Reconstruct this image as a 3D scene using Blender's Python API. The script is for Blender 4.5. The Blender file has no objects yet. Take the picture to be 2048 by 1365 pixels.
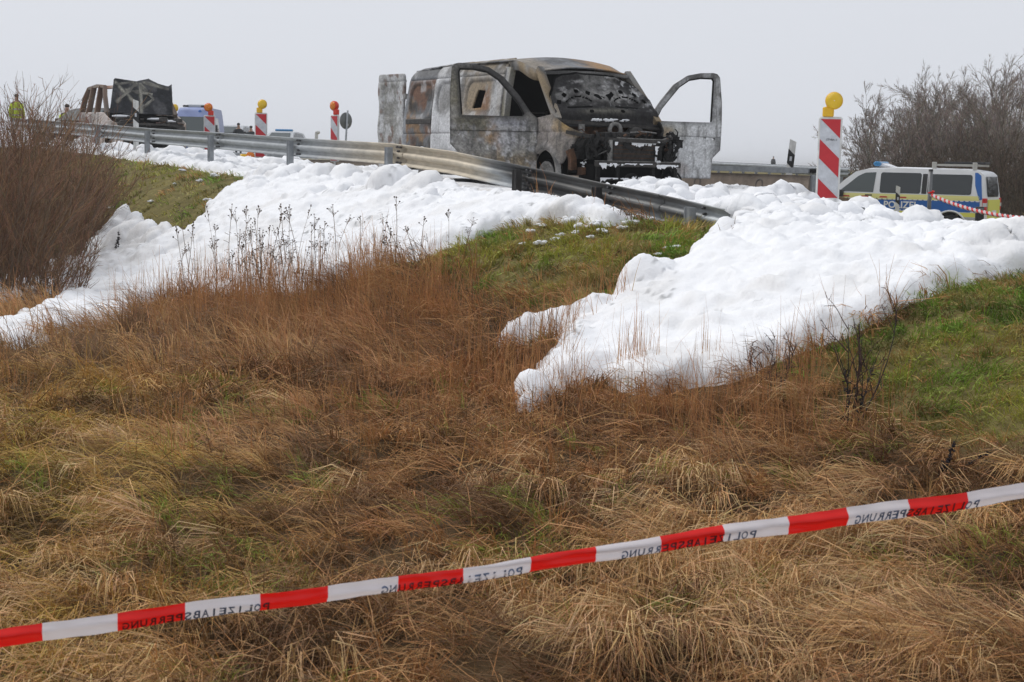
import bpy, bmesh, math, random
import numpy as np
from mathutils import Vector, Matrix

# ------------------------------------------------------------------ camera, sky, sun
SC = bpy.context.scene
COL = SC.collection
F = 3200.0                      # focal length in photo pixels (photo 2048 wide)
CX, CY = 1024.0, 682.5
PITCH = math.atan(357.5 / F)
ROLL = math.radians(1.2)
CAM = np.array([0.0, 0.0, 1.9])
_f = np.array([0, math.cos(PITCH), -math.sin(PITCH)])
_u0 = np.array([0, math.sin(PITCH), math.cos(PITCH)])
_r0 = np.array([1.0, 0, 0])
_r = _r0 * math.cos(ROLL) + _u0 * math.sin(ROLL)
_u = _u0 * math.cos(ROLL) - _r0 * math.sin(ROLL)

cam_d = bpy.data.cameras.new('camera')
cam_d.sensor_width = 36.0
cam_d.lens = F / 2048 * 36.0
cam_d.clip_start = 0.1
cam_d.clip_end = 5000
cam_d.dof.use_dof = True
cam_d.dof.focus_distance = 19.0
cam_d.dof.aperture_fstop = 10.0
cam = bpy.data.objects.new('camera', cam_d)
COL.objects.link(cam)
M4 = Matrix.Identity(4)
for i in range(3):
    M4[i][0] = _r[i]; M4[i][1] = _u[i]; M4[i][2] = -_f[i]; M4[i][3] = CAM[i]
cam.matrix_world = M4
SC.camera = cam

SUN_ELEV, SUN_AZ = math.radians(50), math.radians(-55)     # azimuth from +Y, to the left
world = bpy.data.worlds.new('World'); SC.world = world
world.use_nodes = True
wn, wl = world.node_tree.nodes, world.node_tree.links
wn.clear()
w_out = wn.new('ShaderNodeOutputWorld'); w_bg = wn.new('ShaderNodeBackground')
sky = wn.new('ShaderNodeTexSky'); sky.sky_type = 'NISHITA'; sky.sun_disc = False
sky.sun_elevation = SUN_ELEV; sky.sun_rotation = SUN_AZ
sky.air_density = 1.0; sky.dust_density = 6.0; sky.ozone_density = 1.0
hsv = wn.new('ShaderNodeHueSaturation'); hsv.inputs['Saturation'].default_value = 0.25
wl.new(sky.outputs[0], hsv.inputs['Color'])
mixc = wn.new('ShaderNodeMix'); mixc.data_type = 'RGBA'
mixc.inputs[0].default_value = 0.9                          # closed cloud layer over the clear sky
mixc.inputs[7].default_value = (7.5, 7.78, 8.4, 1)
wl.new(hsv.outputs[0], mixc.inputs[6])
# faint unevenness of the cloud deck
tc = wn.new('ShaderNodeTexCoord'); nz = wn.new('ShaderNodeTexNoise')
nz.inputs['Scale'].default_value = 1.6; nz.inputs['Detail'].default_value = 3
mr = wn.new('ShaderNodeMapRange'); mr.inputs[3].default_value = 0.94; mr.inputs[4].default_value = 1.04
wl.new(tc.outputs['Generated'], nz.inputs['Vector']); wl.new(nz.outputs[0], mr.inputs[0])
mul = wn.new('ShaderNodeMix'); mul.data_type = 'RGBA'; mul.blend_type = 'MULTIPLY'; mul.inputs[0].default_value = 1
wl.new(mixc.outputs[2], mul.inputs[6]); wl.new(mr.outputs[0], mul.inputs[7])
wl.new(mul.outputs[2], w_bg.inputs['Color'])
w_bg.inputs['Strength'].default_value = 0.1
wl.new(w_bg.outputs[0], w_out.inputs['Surface'])

sun_d = bpy.data.lights.new('sun', 'SUN'); sun_d.energy = 1.5; sun_d.angle = math.radians(16)
sun_d.color = (1.0, 0.97, 0.93)
sun = bpy.data.objects.new('sun', sun_d); COL.objects.link(sun)
sv = Vector((math.sin(SUN_AZ) * math.cos(SUN_ELEV), math.cos(SUN_AZ) * math.cos(SUN_ELEV), math.sin(SUN_ELEV)))
sun.rotation_euler = sv.to_track_quat('Z', 'Y').to_euler()
sun.location = (-20, 10, 40)

vs = SC.view_settings
vs.view_transform = 'Standard'; vs.look = 'None'; vs.exposure = 0.06; vs.gamma = 1.0
vs.use_curve_mapping = False
try:
    SC.cycles.max_bounces = 6; SC.cycles.diffuse_bounces = 3; SC.cycles.glossy_bounces = 2
    SC.cycles.transparent_max_bounces = 8
except Exception:
    pass

# ------------------------------------------------------------------ photo <-> place
def ray(px, py):
    return _r * ((px - CX) / F) + _u * ((CY - py) / F) + _f

def at(px, py, Y):
    d = ray(px, py); return CAM + d * (Y / d[1])

def proj(P):
    q = np.asarray(P) - CAM
    z = q @ _f
    return CX + F * (q @ _r) / z, CY - F * (q @ _u) / z, z

# ------------------------------------------------------------------ noise in numpy
def _hash(i, j, seed):
    h = (i.astype(np.int64) * 374761393 + j.astype(np.int64) * 668265263 + seed * 1442695041) & 0xffffffff
    h = ((h ^ (h >> 13)) * 1274126177) & 0xffffffff
    return ((h ^ (h >> 16)) & 0xffffff) / float(0xffffff)

def vnoise(x, y, seed=0):
    x = np.asarray(x, float); y = np.asarray(y, float)
    i, j = np.floor(x), np.floor(y); u, v = x - i, y - j
    u = u * u * (3 - 2 * u); v = v * v * (3 - 2 * v)
    a, b = _hash(i, j, seed), _hash(i + 1, j, seed); c, d = _hash(i, j + 1, seed), _hash(i + 1, j + 1, seed)
    return (a * (1 - u) + b * u) * (1 - v) + (c * (1 - u) + d * u) * v

def fbm(x, y, seed=0, octv=4):
    s, a, t = 0.0, 0.5, 0.0
    for o in range(octv):
        s = s + a * vnoise(x * 2 ** o, y * 2 ** o, seed + o * 17); t += a; a *= 0.5
    return s / t

def worley(x, y, seed=0):
    x = np.asarray(x, float); y = np.asarray(y, float)
    i, j = np.floor(x), np.floor(y); best = np.full(x.shape, 9.0)
    for a in (-1, 0, 1):
        for b in (-1, 0, 1):
            ox, oy = _hash(i + a, j + b, seed), _hash(i + a, j + b, seed + 91)
            best = np.minimum(best, (i + a + ox - x) ** 2 + (j + b + oy - y) ** 2)
    return np.sqrt(best)

def billow(x, y, seed=0):
    w = worley(x, y, seed); return np.sqrt(np.clip(1 - (w / 0.95) ** 2, 0, 1))

def sstep(a, b, x):
    t = np.clip((np.asarray(x, float) - a) / (b - a), 0, 1); return t * t * (3 - 2 * t)

# ------------------------------------------------------------------ the lie of the land
def rail_plane_pt(px, py, s=0.0):
    """where the sight line through a photo pixel meets the vertical plane of the guardrail"""
    d = ray(px, py)
    n = np.array([RN[0], RN[1], 0]); o = np.array([R0[0] + RN[0] * s, R0[1] + RN[1] * s, 0])
    k = ((o - CAM) @ n) / (d @ n)
    return CAM + d * k
_A = at(200, 300, 36.8)[:2]; _B = at(1420, 440, 16.7)[:2]
R0 = _B; RD = (_A - _B) / np.linalg.norm(_A - _B)          # along the rail, to the far left
RN = np.array([-RD[1], RD[0]]);
if RN[1] < 0: RN = -RN                                      # across, towards the road
def st(x, y):
    dx, dy = x - R0[0], y - R0[1]
    return dx * RN[0] + dy * RN[1], dx * RD[0] + dy * RD[1]
def xy(s, t):
    return R0[0] + RN[0] * s + RD[0] * t, R0[1] + RN[1] * s + RD[1] * t

_base_px = [(200, 309), (302, 326), (427, 340), (586, 360), (783, 382), (1049, 408), (1200, 425), (1420, 456)]
_bt, _bz = [], []
for p in _base_px:
    P = rail_plane_pt(*p); _bt.append(st(P[0], P[1])[1]); _bz.append(P[2])
_bt, _bz = np.array(_bt)[::-1], np.array(_bz)[::-1]
_bt = np.concatenate([[-14, -4.2], _bt, [30, 70, 200]]); _bz = np.concatenate([[0.8, 1.08], _bz, [2.0, 2.2, 1.8]])
def z_road(t):
    t = np.asarray(t, float)
    return (np.interp(t - 1.2, _bt, _bz) + np.interp(t, _bt, _bz) + np.interp(t + 1.2, _bt, _bz)) / 3

def terrain(x, y):
    x = np.asarray(x, float); y = np.asarray(y, float)
    s, t = st(x, y)
    zr = z_road(t)
    low = np.where(True, 0.04, 0.0) * np.ones_like(zr)
    low = low + sstep(40, 120, y) * 1.5
    toe = -4.4 + 0.5 * (fbm(x * 0.3, y * 0.3, 5, 2) - 0.5)
    q = np.clip((-0.45 - s) / (-0.45 - toe), 0, 1)
    q = q - 0.09 * np.sin(2 * np.pi * q)
    base = 0.0 + 0.10 * (fbm(x * 0.45, y * 0.45, 3, 3) - 0.5) - 0.1 * sstep(6, 3, y)
    tuss = sstep(24, 16, y) * (0.24 * (fbm(x * 1.35, y * 1.6, 31, 3) - 0.5) + 0.13 * (billow(x * 1.1 + 0.4 * y, y * 1.7, 33) - 0.5))
    base = base + tuss
    zs = zr * (1 - q) + base * q + 0.10 * (fbm(x * 0.8, y * 0.8, 8, 3) - 0.5) * np.sin(np.pi * np.clip(q, 0, 1))
    right = sstep(40, 30, t)
    s0 = 2.9 + 5.1 * sstep(5.4, 7.4, t)
    k = sstep(0, 1, (s - s0) / 4.2) * right + sstep(14, 40, s) * (1 - right)
    zr = zr - 0.055 * np.clip(s, 0, 9) * sstep(9, 24, t)
    zf = zr * (1 - k) + (low * right + (1.25 + 0.3 * sstep(60, 150, y)) * (1 - right)) * k
    z = np.where(s < 0, zs, zf)
    far = sstep(130, 260, y)
    return z * (1 - far) + 1.55 * far

def hit(px, py, y0=3.5, y1=70.0, n=600):
    d = ray(px, py); d = d / d[1]
    Y = np.geomspace(y0, y1, n)
    P = CAM[None, :] + d[None, :] * Y[:, None]
    below = P[:, 2] < terrain(P[:, 0], P[:, 1])
    i = int(np.argmax(below)) if below.any() else n - 1
    a, b = Y[max(i - 1, 0)], Y[i]
    for _ in range(18):
        m = (a + b) / 2; p = CAM + d * m
        if p[2] < float(terrain(p[0], p[1])): b = m
        else: a = m
    return CAM + d * b

# ------------------------------------------------------------------ materials
MATS = {}
def mat(name, color=(0.5, 0.5, 0.5), rough=0.6, metal=0.0, vary=0.0, scale=8.0, bump=0.0, bscale=60.0,
        attr=None, spec=0.4, color2=None, trans=0.0, thin=0.0, emit=0.0, detail=5.0, stretch=None, sss=0.0):
    if name in MATS: return MATS[name]
    m = bpy.data.materials.new(name); m.use_nodes = True
    n, l = m.node_tree.nodes, m.node_tree.links
    b = n['Principled BSDF']
    b.inputs['Roughness'].default_value = rough; b.inputs['Metallic'].default_value = metal
    b.inputs['Specular IOR Level'].default_value = spec
    if trans: b.inputs['Transmission Weight'].default_value = trans
    c4 = (*color, 1)
    b.inputs['Base Color'].default_value = c4
    tcn = n.new('ShaderNodeTexCoord')
    vec = tcn.outputs['Object']
    if stretch:
        mp = n.new('ShaderNodeMapping'); mp.inputs['Scale'].default_value = stretch
        l.new(vec, mp.inputs['Vector']); vec = mp.outputs[0]
    src = None
    if attr:
        a = n.new('ShaderNodeAttribute'); a.attribute_name = attr; src = a.outputs['Color']
    if vary or color2:
        t = n.new('ShaderNodeTexNoise'); t.inputs['Scale'].default_value = scale; t.inputs['Detail'].default_value = detail
        t.inputs['Roughness'].default_value = 0.65
        l.new(vec, t.inputs['Vector'])
        r = n.new('ShaderNodeMapRange'); r.inputs[1].default_value = 0.32; r.inputs[2].default_value = 0.68
        l.new(t.outputs[0], r.inputs[0])
        if color2:
            mx = n.new('ShaderNodeMix'); mx.data_type = 'RGBA'
            if src: l.new(src, mx.inputs[6])
            else: mx.inputs[6].default_value = c4
            mx.inputs[7].default_value = (*color2, 1); l.new(r.outputs[0], mx.inputs[0]); src = mx.outputs[2]
        else:
            r.inputs[3].default_value = 1 - vary; r.inputs[4].default_value = 1 + vary
            mx = n.new('ShaderNodeMix'); mx.data_type = 'RGBA'; mx.blend_type = 'MULTIPLY'; mx.inputs[0].default_value = 1
            if src: l.new(src, mx.inputs[6])
            else: mx.inputs[6].default_value = c4
            l.new(r.outputs[0], mx.inputs[7]); src = mx.outputs[2]
    if src: l.new(src, b.inputs['Base Color'])
    if bump:
        t2 = n.new('ShaderNodeTexNoise'); t2.inputs['Scale'].default_value = bscale; t2.inputs['Detail'].default_value = 4
        l.new(vec, t2.inputs['Vector'])
        bp = n.new('ShaderNodeBump'); bp.inputs['Strength'].default_value = bump; bp.inputs['Distance'].default_value = 0.02
        l.new(t2.outputs[0], bp.inputs['Height']); l.new(bp.outputs[0], b.inputs['Normal'])
    if emit:
        b.inputs['Emission Strength'].default_value = emit
        b.inputs['Emission Color'].default_value = c4
    if thin:
        tb = n.new('ShaderNodeBsdfTranslucent'); ms = n.new('ShaderNodeMixShader'); ms.inputs[0].default_value = thin
        if src: l.new(src, tb.inputs['Color'])
        else: tb.inputs['Color'].default_value = c4
        l.new(b.outputs[0], ms.inputs[1]); l.new(tb.outputs[0], ms.inputs[2]); l.new(ms.outputs[0], n['Material Output'].inputs['Surface'])
    MATS[name] = m
    return m

# ------------------------------------------------------------------ objects
def tag(o, label=None, cat=None, group=None, kind=None):
    if label: o['label'] = label
    if cat: o['category'] = cat
    if group: o['group'] = group
    if kind: o['kind'] = kind
    return o

def obj(name, me, parent=None):
    o = bpy.data.objects.new(name, me); COL.objects.link(o)
    if parent is not None: o.parent = parent
    return o

def empty(name, loc=(0, 0, 0), rz=0.0, label=None, cat=None, group=None):
    o = bpy.data.objects.new(name, None); COL.objects.link(o)
    o.empty_display_size = 0.2
    o.location = loc; o.rotation_euler = (0, 0, rz)
    return tag(o, label, cat, group)

def copy_tree(o, parent=None):
    c = o.copy(); COL.objects.link(c); c.parent = parent
    for ch in o.children: copy_tree(ch, c)
    return c

def quick_mesh(name, V, Q, material=None, col=None, smooth=False):
    """V (n,3), Q (m,4) or (m,3) index arrays; fast"""
    me = bpy.data.meshes.new(name)
    V = np.ascontiguousarray(V, dtype=np.float32); Q = np.ascontiguousarray(Q, dtype=np.int32)
    k = Q.shape[1]
    me.vertices.add(len(V)); me.vertices.foreach_set('co', V.ravel())
    me.loops.add(Q.size); me.loops.foreach_set('vertex_index', Q.ravel())
    me.polygons.add(len(Q)); me.polygons.foreach_set('loop_start', np.arange(0, Q.size, k, dtype=np.int32))
    if smooth: me.polygons.foreach_set('use_smooth', np.ones(len(Q), dtype=bool))
    if col is not None:
        a = me.attributes.new('Col', 'FLOAT_COLOR', 'POINT')
        c4 = np.ones((len(V), 4), np.float32); c4[:, :3] = col
        a.data.foreach_set('color', c4.ravel())
    me.update(calc_edges=True)
    if material: me.materials.append(material)
    return me

class MB:
    """collects simple shapes into one mesh"""
    def __init__(s): s.v = []; s.f = []; s.sm = []
    def add(s, V, Fc, smooth=False):
        o = len(s.v); s.v.extend([tuple(map(float, p)) for p in V])
        for f in Fc: s.f.append(tuple(i + o for i in f)); s.sm.append(smooth)
        return s
    def box(s, a, b):
        x0, y0, z0 = a; x1, y1, z1 = b
        V = [(x0, y0, z0), (x1, y0, z0), (x1, y1, z0), (x0, y1, z0), (x0, y0, z1), (x1, y0, z1), (x1, y1, z1), (x0, y1, z1)]
        return s.add(V, [(0, 3, 2, 1), (4, 5, 6, 7), (0, 1, 5, 4), (1, 2, 6, 5), (2, 3, 7, 6), (3, 0, 4, 7)])
    def rbox(s, a, b, r=0.02, axis=2):
        """box with its edges along one axis chamfered and slightly pulled-in caps"""
        a, b = list(a), list(b); ax = [i for i in range(3) if i != axis]
        x0, x1, y0, y1 = a[ax[0]], b[ax[0]], a[ax[1]], b[ax[1]]
        def ring(i, z):
            pts = [(x0 + r + i, y0 + i), (x1 - r - i, y0 + i), (x1 - i, y0 + r + i), (x1 - i, y1 - r - i), (x1 - r - i, y1 - i), (x0 + r + i, y1 - i), (x0 + i, y1 - r - i), (x0 + i, y0 + r + i)]
            out = []
            for p in pts:
                q = [0, 0, 0]; q[ax[0]], q[ax[1]], q[axis] = p[0], p[1], z; out.append(tuple(q))
            return out
        e = r * 0.5
        R = [ring(e, a[axis]), ring(0, a[axis] + e), ring(0, b[axis] - e), ring(e, b[axis])]
        return s.loft(R, cap=True)
    def loft(s, rings, cap=False, closed=True, smooth=False):
        n = len(rings[0]); V = [p for r in rings for p in r]; Fc = []
        for i in range(len(rings) - 1):
            for j in range(n if closed else n - 1):
                k = (j + 1) % n
                Fc.append((i * n + j, i * n + k, (i + 1) * n + k, (i + 1) * n + j))
        if cap:
            Fc.append(tuple(range(n))[::-1]); Fc.append(tuple((len(rings) - 1) * n + j for j in range(n)))
        return s.add(V, Fc, smooth)
    def tube(s, pts, r, n=6, cap=True, smooth=True):
        pts = [Vector(p) for p in pts]; rs = r if hasattr(r, '__len__') else [r] * len(pts)
        rings = []; ref = None
        for i, p in enumerate(pts):
            d = (pts[min(i + 1, len(pts) - 1)] - pts[max(i - 1, 0)]).normalized()
            if ref is None:
                ref = d.orthogonal().normalized()
            ref = (ref - d * ref.dot(d))
            ref = ref.normalized() if ref.length > 1e-6 else d.orthogonal().normalized()
            w = d.cross(ref)
            rings.append([tuple(p + (ref * math.cos(2 * math.pi * k / n) + w * math.sin(2 * math.pi * k / n)) * rs[i]) for k in range(n)])
        return s.loft(rings, cap=cap, smooth=smooth)
    def bar(s, pts, w, h, up=(0, 0, 1)):
        """rectangular bar along a path; w across, h along up"""
        pts = [Vector(p) for p in pts]; up = Vector(up); rings = []
        for i, p in enumerate(pts):
            d = (pts[min(i + 1, len(pts) - 1)] - pts[max(i - 1, 0)]).normalized()
            a = d.cross(up).normalized(); b = a.cross(d).normalized()
            rings.append([tuple(p + a * w / 2 * i1 + b * h / 2 * i2) for i1, i2 in ((-1, -1), (1, -1), (1, 1), (-1, 1))])
        return s.loft(rings, cap=True)
    def prism(s, poly, axis, a, b):
        """poly of 2D points extruded along axis 0/1/2 from a to b"""
        def P(p, w):
            q = [0, 0, 0]; ax = [i for i in range(3) if i != axis]
            q[ax[0]], q[ax[1]], q[axis] = p[0], p[1], w; return tuple(q)
        return s.loft([[P(p, a) for p in poly], [P(p, b) for p in poly]], cap=True)
    def lathe(s, prof, c=(0, 0, 0), axis=2, n=20, smooth=True, arc=2 * math.pi):
        rings = []; m = n if arc > 6.28 else n + 1
        for r, h in prof:
            ring = []
            for k in range(m):
                a = arc * k / n; q = [0, 0, 0]; ax = [i for i in range(3) if i != axis]
                q[ax[0]], q[ax[1]], q[axis] = r * math.cos(a), r * math.sin(a), h
                ring.append((q[0] + c[0], q[1] + c[1], q[2] + c[2]))
            rings.append(ring)
        return s.loft(rings, cap=False, closed=arc > 6.28, smooth=smooth)
    def ball(s, c, r, n=10, m=6, smooth=True):
        rx, ry, rz = r if hasattr(r, '__len__') else (r, r, r); rings = []
        for i in range(m + 1):
            a = math.pi * i / m; sn = max(math.sin(a), 0.02)
            rings.append([(c[0] + rx * sn * math.cos(2 * math.pi * k / n), c[1] + ry * sn * math.sin(2 * math.pi * k / n), c[2] - rz * math.cos(a)) for k in range(n)])
        return s.loft(rings, cap=True, smooth=smooth)
    def build(s, name, material, parent=None, loc=None):
        me = bpy.data.meshes.new(name); me.from_pydata(s.v, [], s.f)
        me.polygons.foreach_set('use_smooth', np.array(s.sm, dtype=bool))
        bm = bmesh.new(); bm.from_mesh(me); bmesh.ops.recalc_face_normals(bm, faces=bm.faces); bm.to_mesh(me); bm.free()
        me.update()
        if material: me.materials.append(material)
        o = obj(name, me, parent)
        if loc is not None: o.location = loc
        return o

def text_mesh(name, txt, size, material, parent=None, matrix=None, extrude=0.002, bold=0.0, align='LEFT', mirror=False):
    cu = bpy.data.curves.new(name, 'FONT'); cu.body = txt; cu.size = size; cu.extrude = extrude; cu.align_x = align
    cu.offset = bold; cu.resolution_u = 3
    t = bpy.data.objects.new(name + '_tmp', cu); COL.objects.link(t)
    dg = bpy.context.evaluated_depsgraph_get()
    me = bpy.data.meshes.new_from_object(t.evaluated_get(dg)); bpy.data.objects.remove(t)
    if mirror:
        me.transform(Matrix.Diagonal((-1, 1, 1, 1)))
    me.materials.clear(); me.materials.append(material)
    o = obj(name, me, parent)
    if matrix is not None: me.transform(matrix)
    return o
# ------------------------------------------------------------------ polygons in plan
def plan_poly(pixels):
    return np.array([hit(*p)[:2] for p in pixels])

def poly_sdf(poly, x, y):
    """signed distance, positive inside"""
    x = np.asarray(x, float); y = np.asarray(y, float)
    d = np.full(x.shape, 1e9); inside = np.zeros(x.shape, bool); n = len(poly)
    for i in range(n):
        ax, ay = poly[i]; bx, by = poly[(i + 1) % n]
        ex, ey = bx - ax, by - ay; L = ex * ex + ey * ey + 1e-12
        k = np.clip(((x - ax) * ex + (y - ay) * ey) / L, 0, 1)
        d = np.minimum(d, (x - ax - k * ex) ** 2 + (y - ay - k * ey) ** 2)
        c = ((ay > y) != (by > y)) & (x < ex * (y - ay) / (ey if abs(ey) > 1e-12 else 1e-12) + ax)
        inside ^= c
    d = np.sqrt(d); return np.where(inside, d, -d)

# where the short green grass grows (photo outline brought down onto the ground)
GREEN_A = plan_poly([(780, 545), (900, 492), (1040, 440), (1260, 445), (1450, 462), (1500, 480), (1400, 540), (1270, 580), (1230, 610),
                     (1120, 625), (1010, 615), (900, 560)])
GREEN_B = plan_poly([(1590, 710), (1700, 650), (1900, 570), (2048, 548), (2300, 520), (2400, 900), (2048, 905), (1850, 880), (1720, 800)])
GREEN_C = plan_poly([(120, 322), (300, 322), (430, 338), (560, 352), (480, 380), (420, 420), (400, 452), (330, 470), (250, 470), (180, 470), (120, 500), (-60, 420), (0, 330)])

def green_amount(x, y):
    w = 0.55 * (fbm(np.asarray(x) * 2.2, np.asarray(y) * 2.2, 21, 3) - 0.5)
    g = np.maximum(np.maximum(poly_sdf(GREEN_A, x, y), poly_sdf(GREEN_B, x, y)), poly_sdf(GREEN_C, x, y))
    return sstep(-0.3, 0.3, g + w)

# ------------------------------------------------------------------ ground sheet
def grid_mesh(name, X, Y, Z, material, col=None, keep=None, smooth=True, tri=False):
    ny, nx = X.shape
    V = np.stack([X, Y, Z], -1).reshape(-1, 3)
    idx = np.arange(nx * ny).reshape(ny, nx)
    Q = np.stack([idx[:-1, :-1], idx[:-1, 1:], idx[1:, 1:], idx[1:, :-1]], -1).reshape(-1, 4)
    if keep is not None:
        kk = keep.reshape(-1); cnt = kk[Q].sum(1); full = Q[cnt == 4]
        if tri:
            part = Q[cnt == 3]; ok = kk[part]; r = np.argmin(ok, 1)
            T = np.stack([part[np.arange(len(part)), (r + i) % 4] for i in (1, 2, 3)], -1) if len(part) else np.zeros((0, 3), int)
            Q = np.concatenate([full[:, [0, 1, 2]], full[:, [0, 2, 3]], T])
            ar = np.linalg.norm(np.cross(V[Q[:, 1]] - V[Q[:, 0]], V[Q[:, 2]] - V[Q[:, 0]]), axis=1); Q = Q[ar > 0.06 * np.median(ar)]
        else: Q = full
        used = np.zeros(len(V), bool); used[Q.ravel()] = True
        rm = np.cumsum(used) - 1; V = V[used]; Q = rm[Q]
        if col is not None: col = col.reshape(-1, 3)[used]
    elif col is not None: col = col.reshape(-1, 3)
    return quick_mesh(name, V, Q, material, col, smooth)

def axis_steps(a, b, fine0, fine1, h, grow=1.12):
    c = list(np.arange(fine0, fine1 + h * 0.5, h)); st_ = h; v = c[-1]
    while v < b: st_ *= grow; v += st_; c.append(v)
    st_ = h; v = c[0]; lo = []
    while v > a: st_ *= grow; v -= st_; lo.append(v)
    return np.array(lo[::-1] + c)

m_ground = mat('soil and turf', attr='Col', rough=0.95, vary=0.35, scale=9, bump=0.6, bscale=35, spec=0.1)
gx = axis_steps(-1500, 1500, -12, 11, 0.15); gy = axis_steps(-6, 3500, 2.5, 40, 0.16)
GX, GY = np.meshgrid(gx, gy)
GZ = terrain(GX, GY)
ga = green_amount(GX, GY)[..., None]
s_, t_ = st(GX, GY)
far_green = np.maximum(sstep(9, 11, s_), sstep(60, 90, GY))[..., None]
dry = np.array([0.075, 0.048, 0.024]) * (0.7 + 0.6 * fbm(GX * 3, GY * 3, 2)[..., None])
grn = np.array([0.15, 0.125, 0.045]) * (0.6 + 0.8 * fbm(GX * 4, GY * 4, 6)[..., None])
gcol = dry * (1 - np.maximum(ga, far_green)) + grn * np.maximum(ga, far_green)
ground = obj('ground', grid_mesh('ground', GX, GY, GZ, m_ground, gcol)); tag(ground, kind='structure')

# ------------------------------------------------------------------ road
m_asph = mat('asphalt', (0.055, 0.055, 0.058), rough=0.9, vary=0.25, scale=3, bump=0.3, bscale=120, spec=0.25)
ts = np.concatenate([np.arange(-9, 40, 0.7), np.arange(40, 130, 4)]); ss = np.array([0.55, 2.5, 5.0, 7.2, 9.3])
S2, T2 = np.meshgrid(ss, ts); RX, RY = xy(S2, T2)
road = obj('road', grid_mesh('road', RX, RY, terrain(RX, RY) + 0.006, m_asph)); tag(road, kind='structure')
m_line = mat('road paint', (0.72, 0.72, 0.70), rough=0.7, vary=0.12, scale=6)
for s0 in (1.0, 8.9):
    S2, T2 = np.meshgrid(np.array([s0, s0 + 0.15]), ts); LX, LY = xy(S2, T2)
    o = obj('edge_line', grid_mesh('edge_line', LX, LY, terrain(LX, LY) + 0.012, m_line), road)

# ------------------------------------------------------------------ foam
m_foam = mat('extinguishing foam', (0.80, 0.81, 0.83), rough=0.75, spec=0.25, bump=0.35, bscale=32, attr='Col')
def lump(lst, X, Y, h):
    for (px, py, r, hh) in lst:
        P = hit(px, py); d2 = ((X - P[0]) ** 2 + (Y - P[1]) ** 2) / (r * r)
        h = np.maximum(h, hh * np.sqrt(np.clip(1 - d2, 0, 1)) * (h > 0.0) + 0 * h)
    return h

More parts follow.
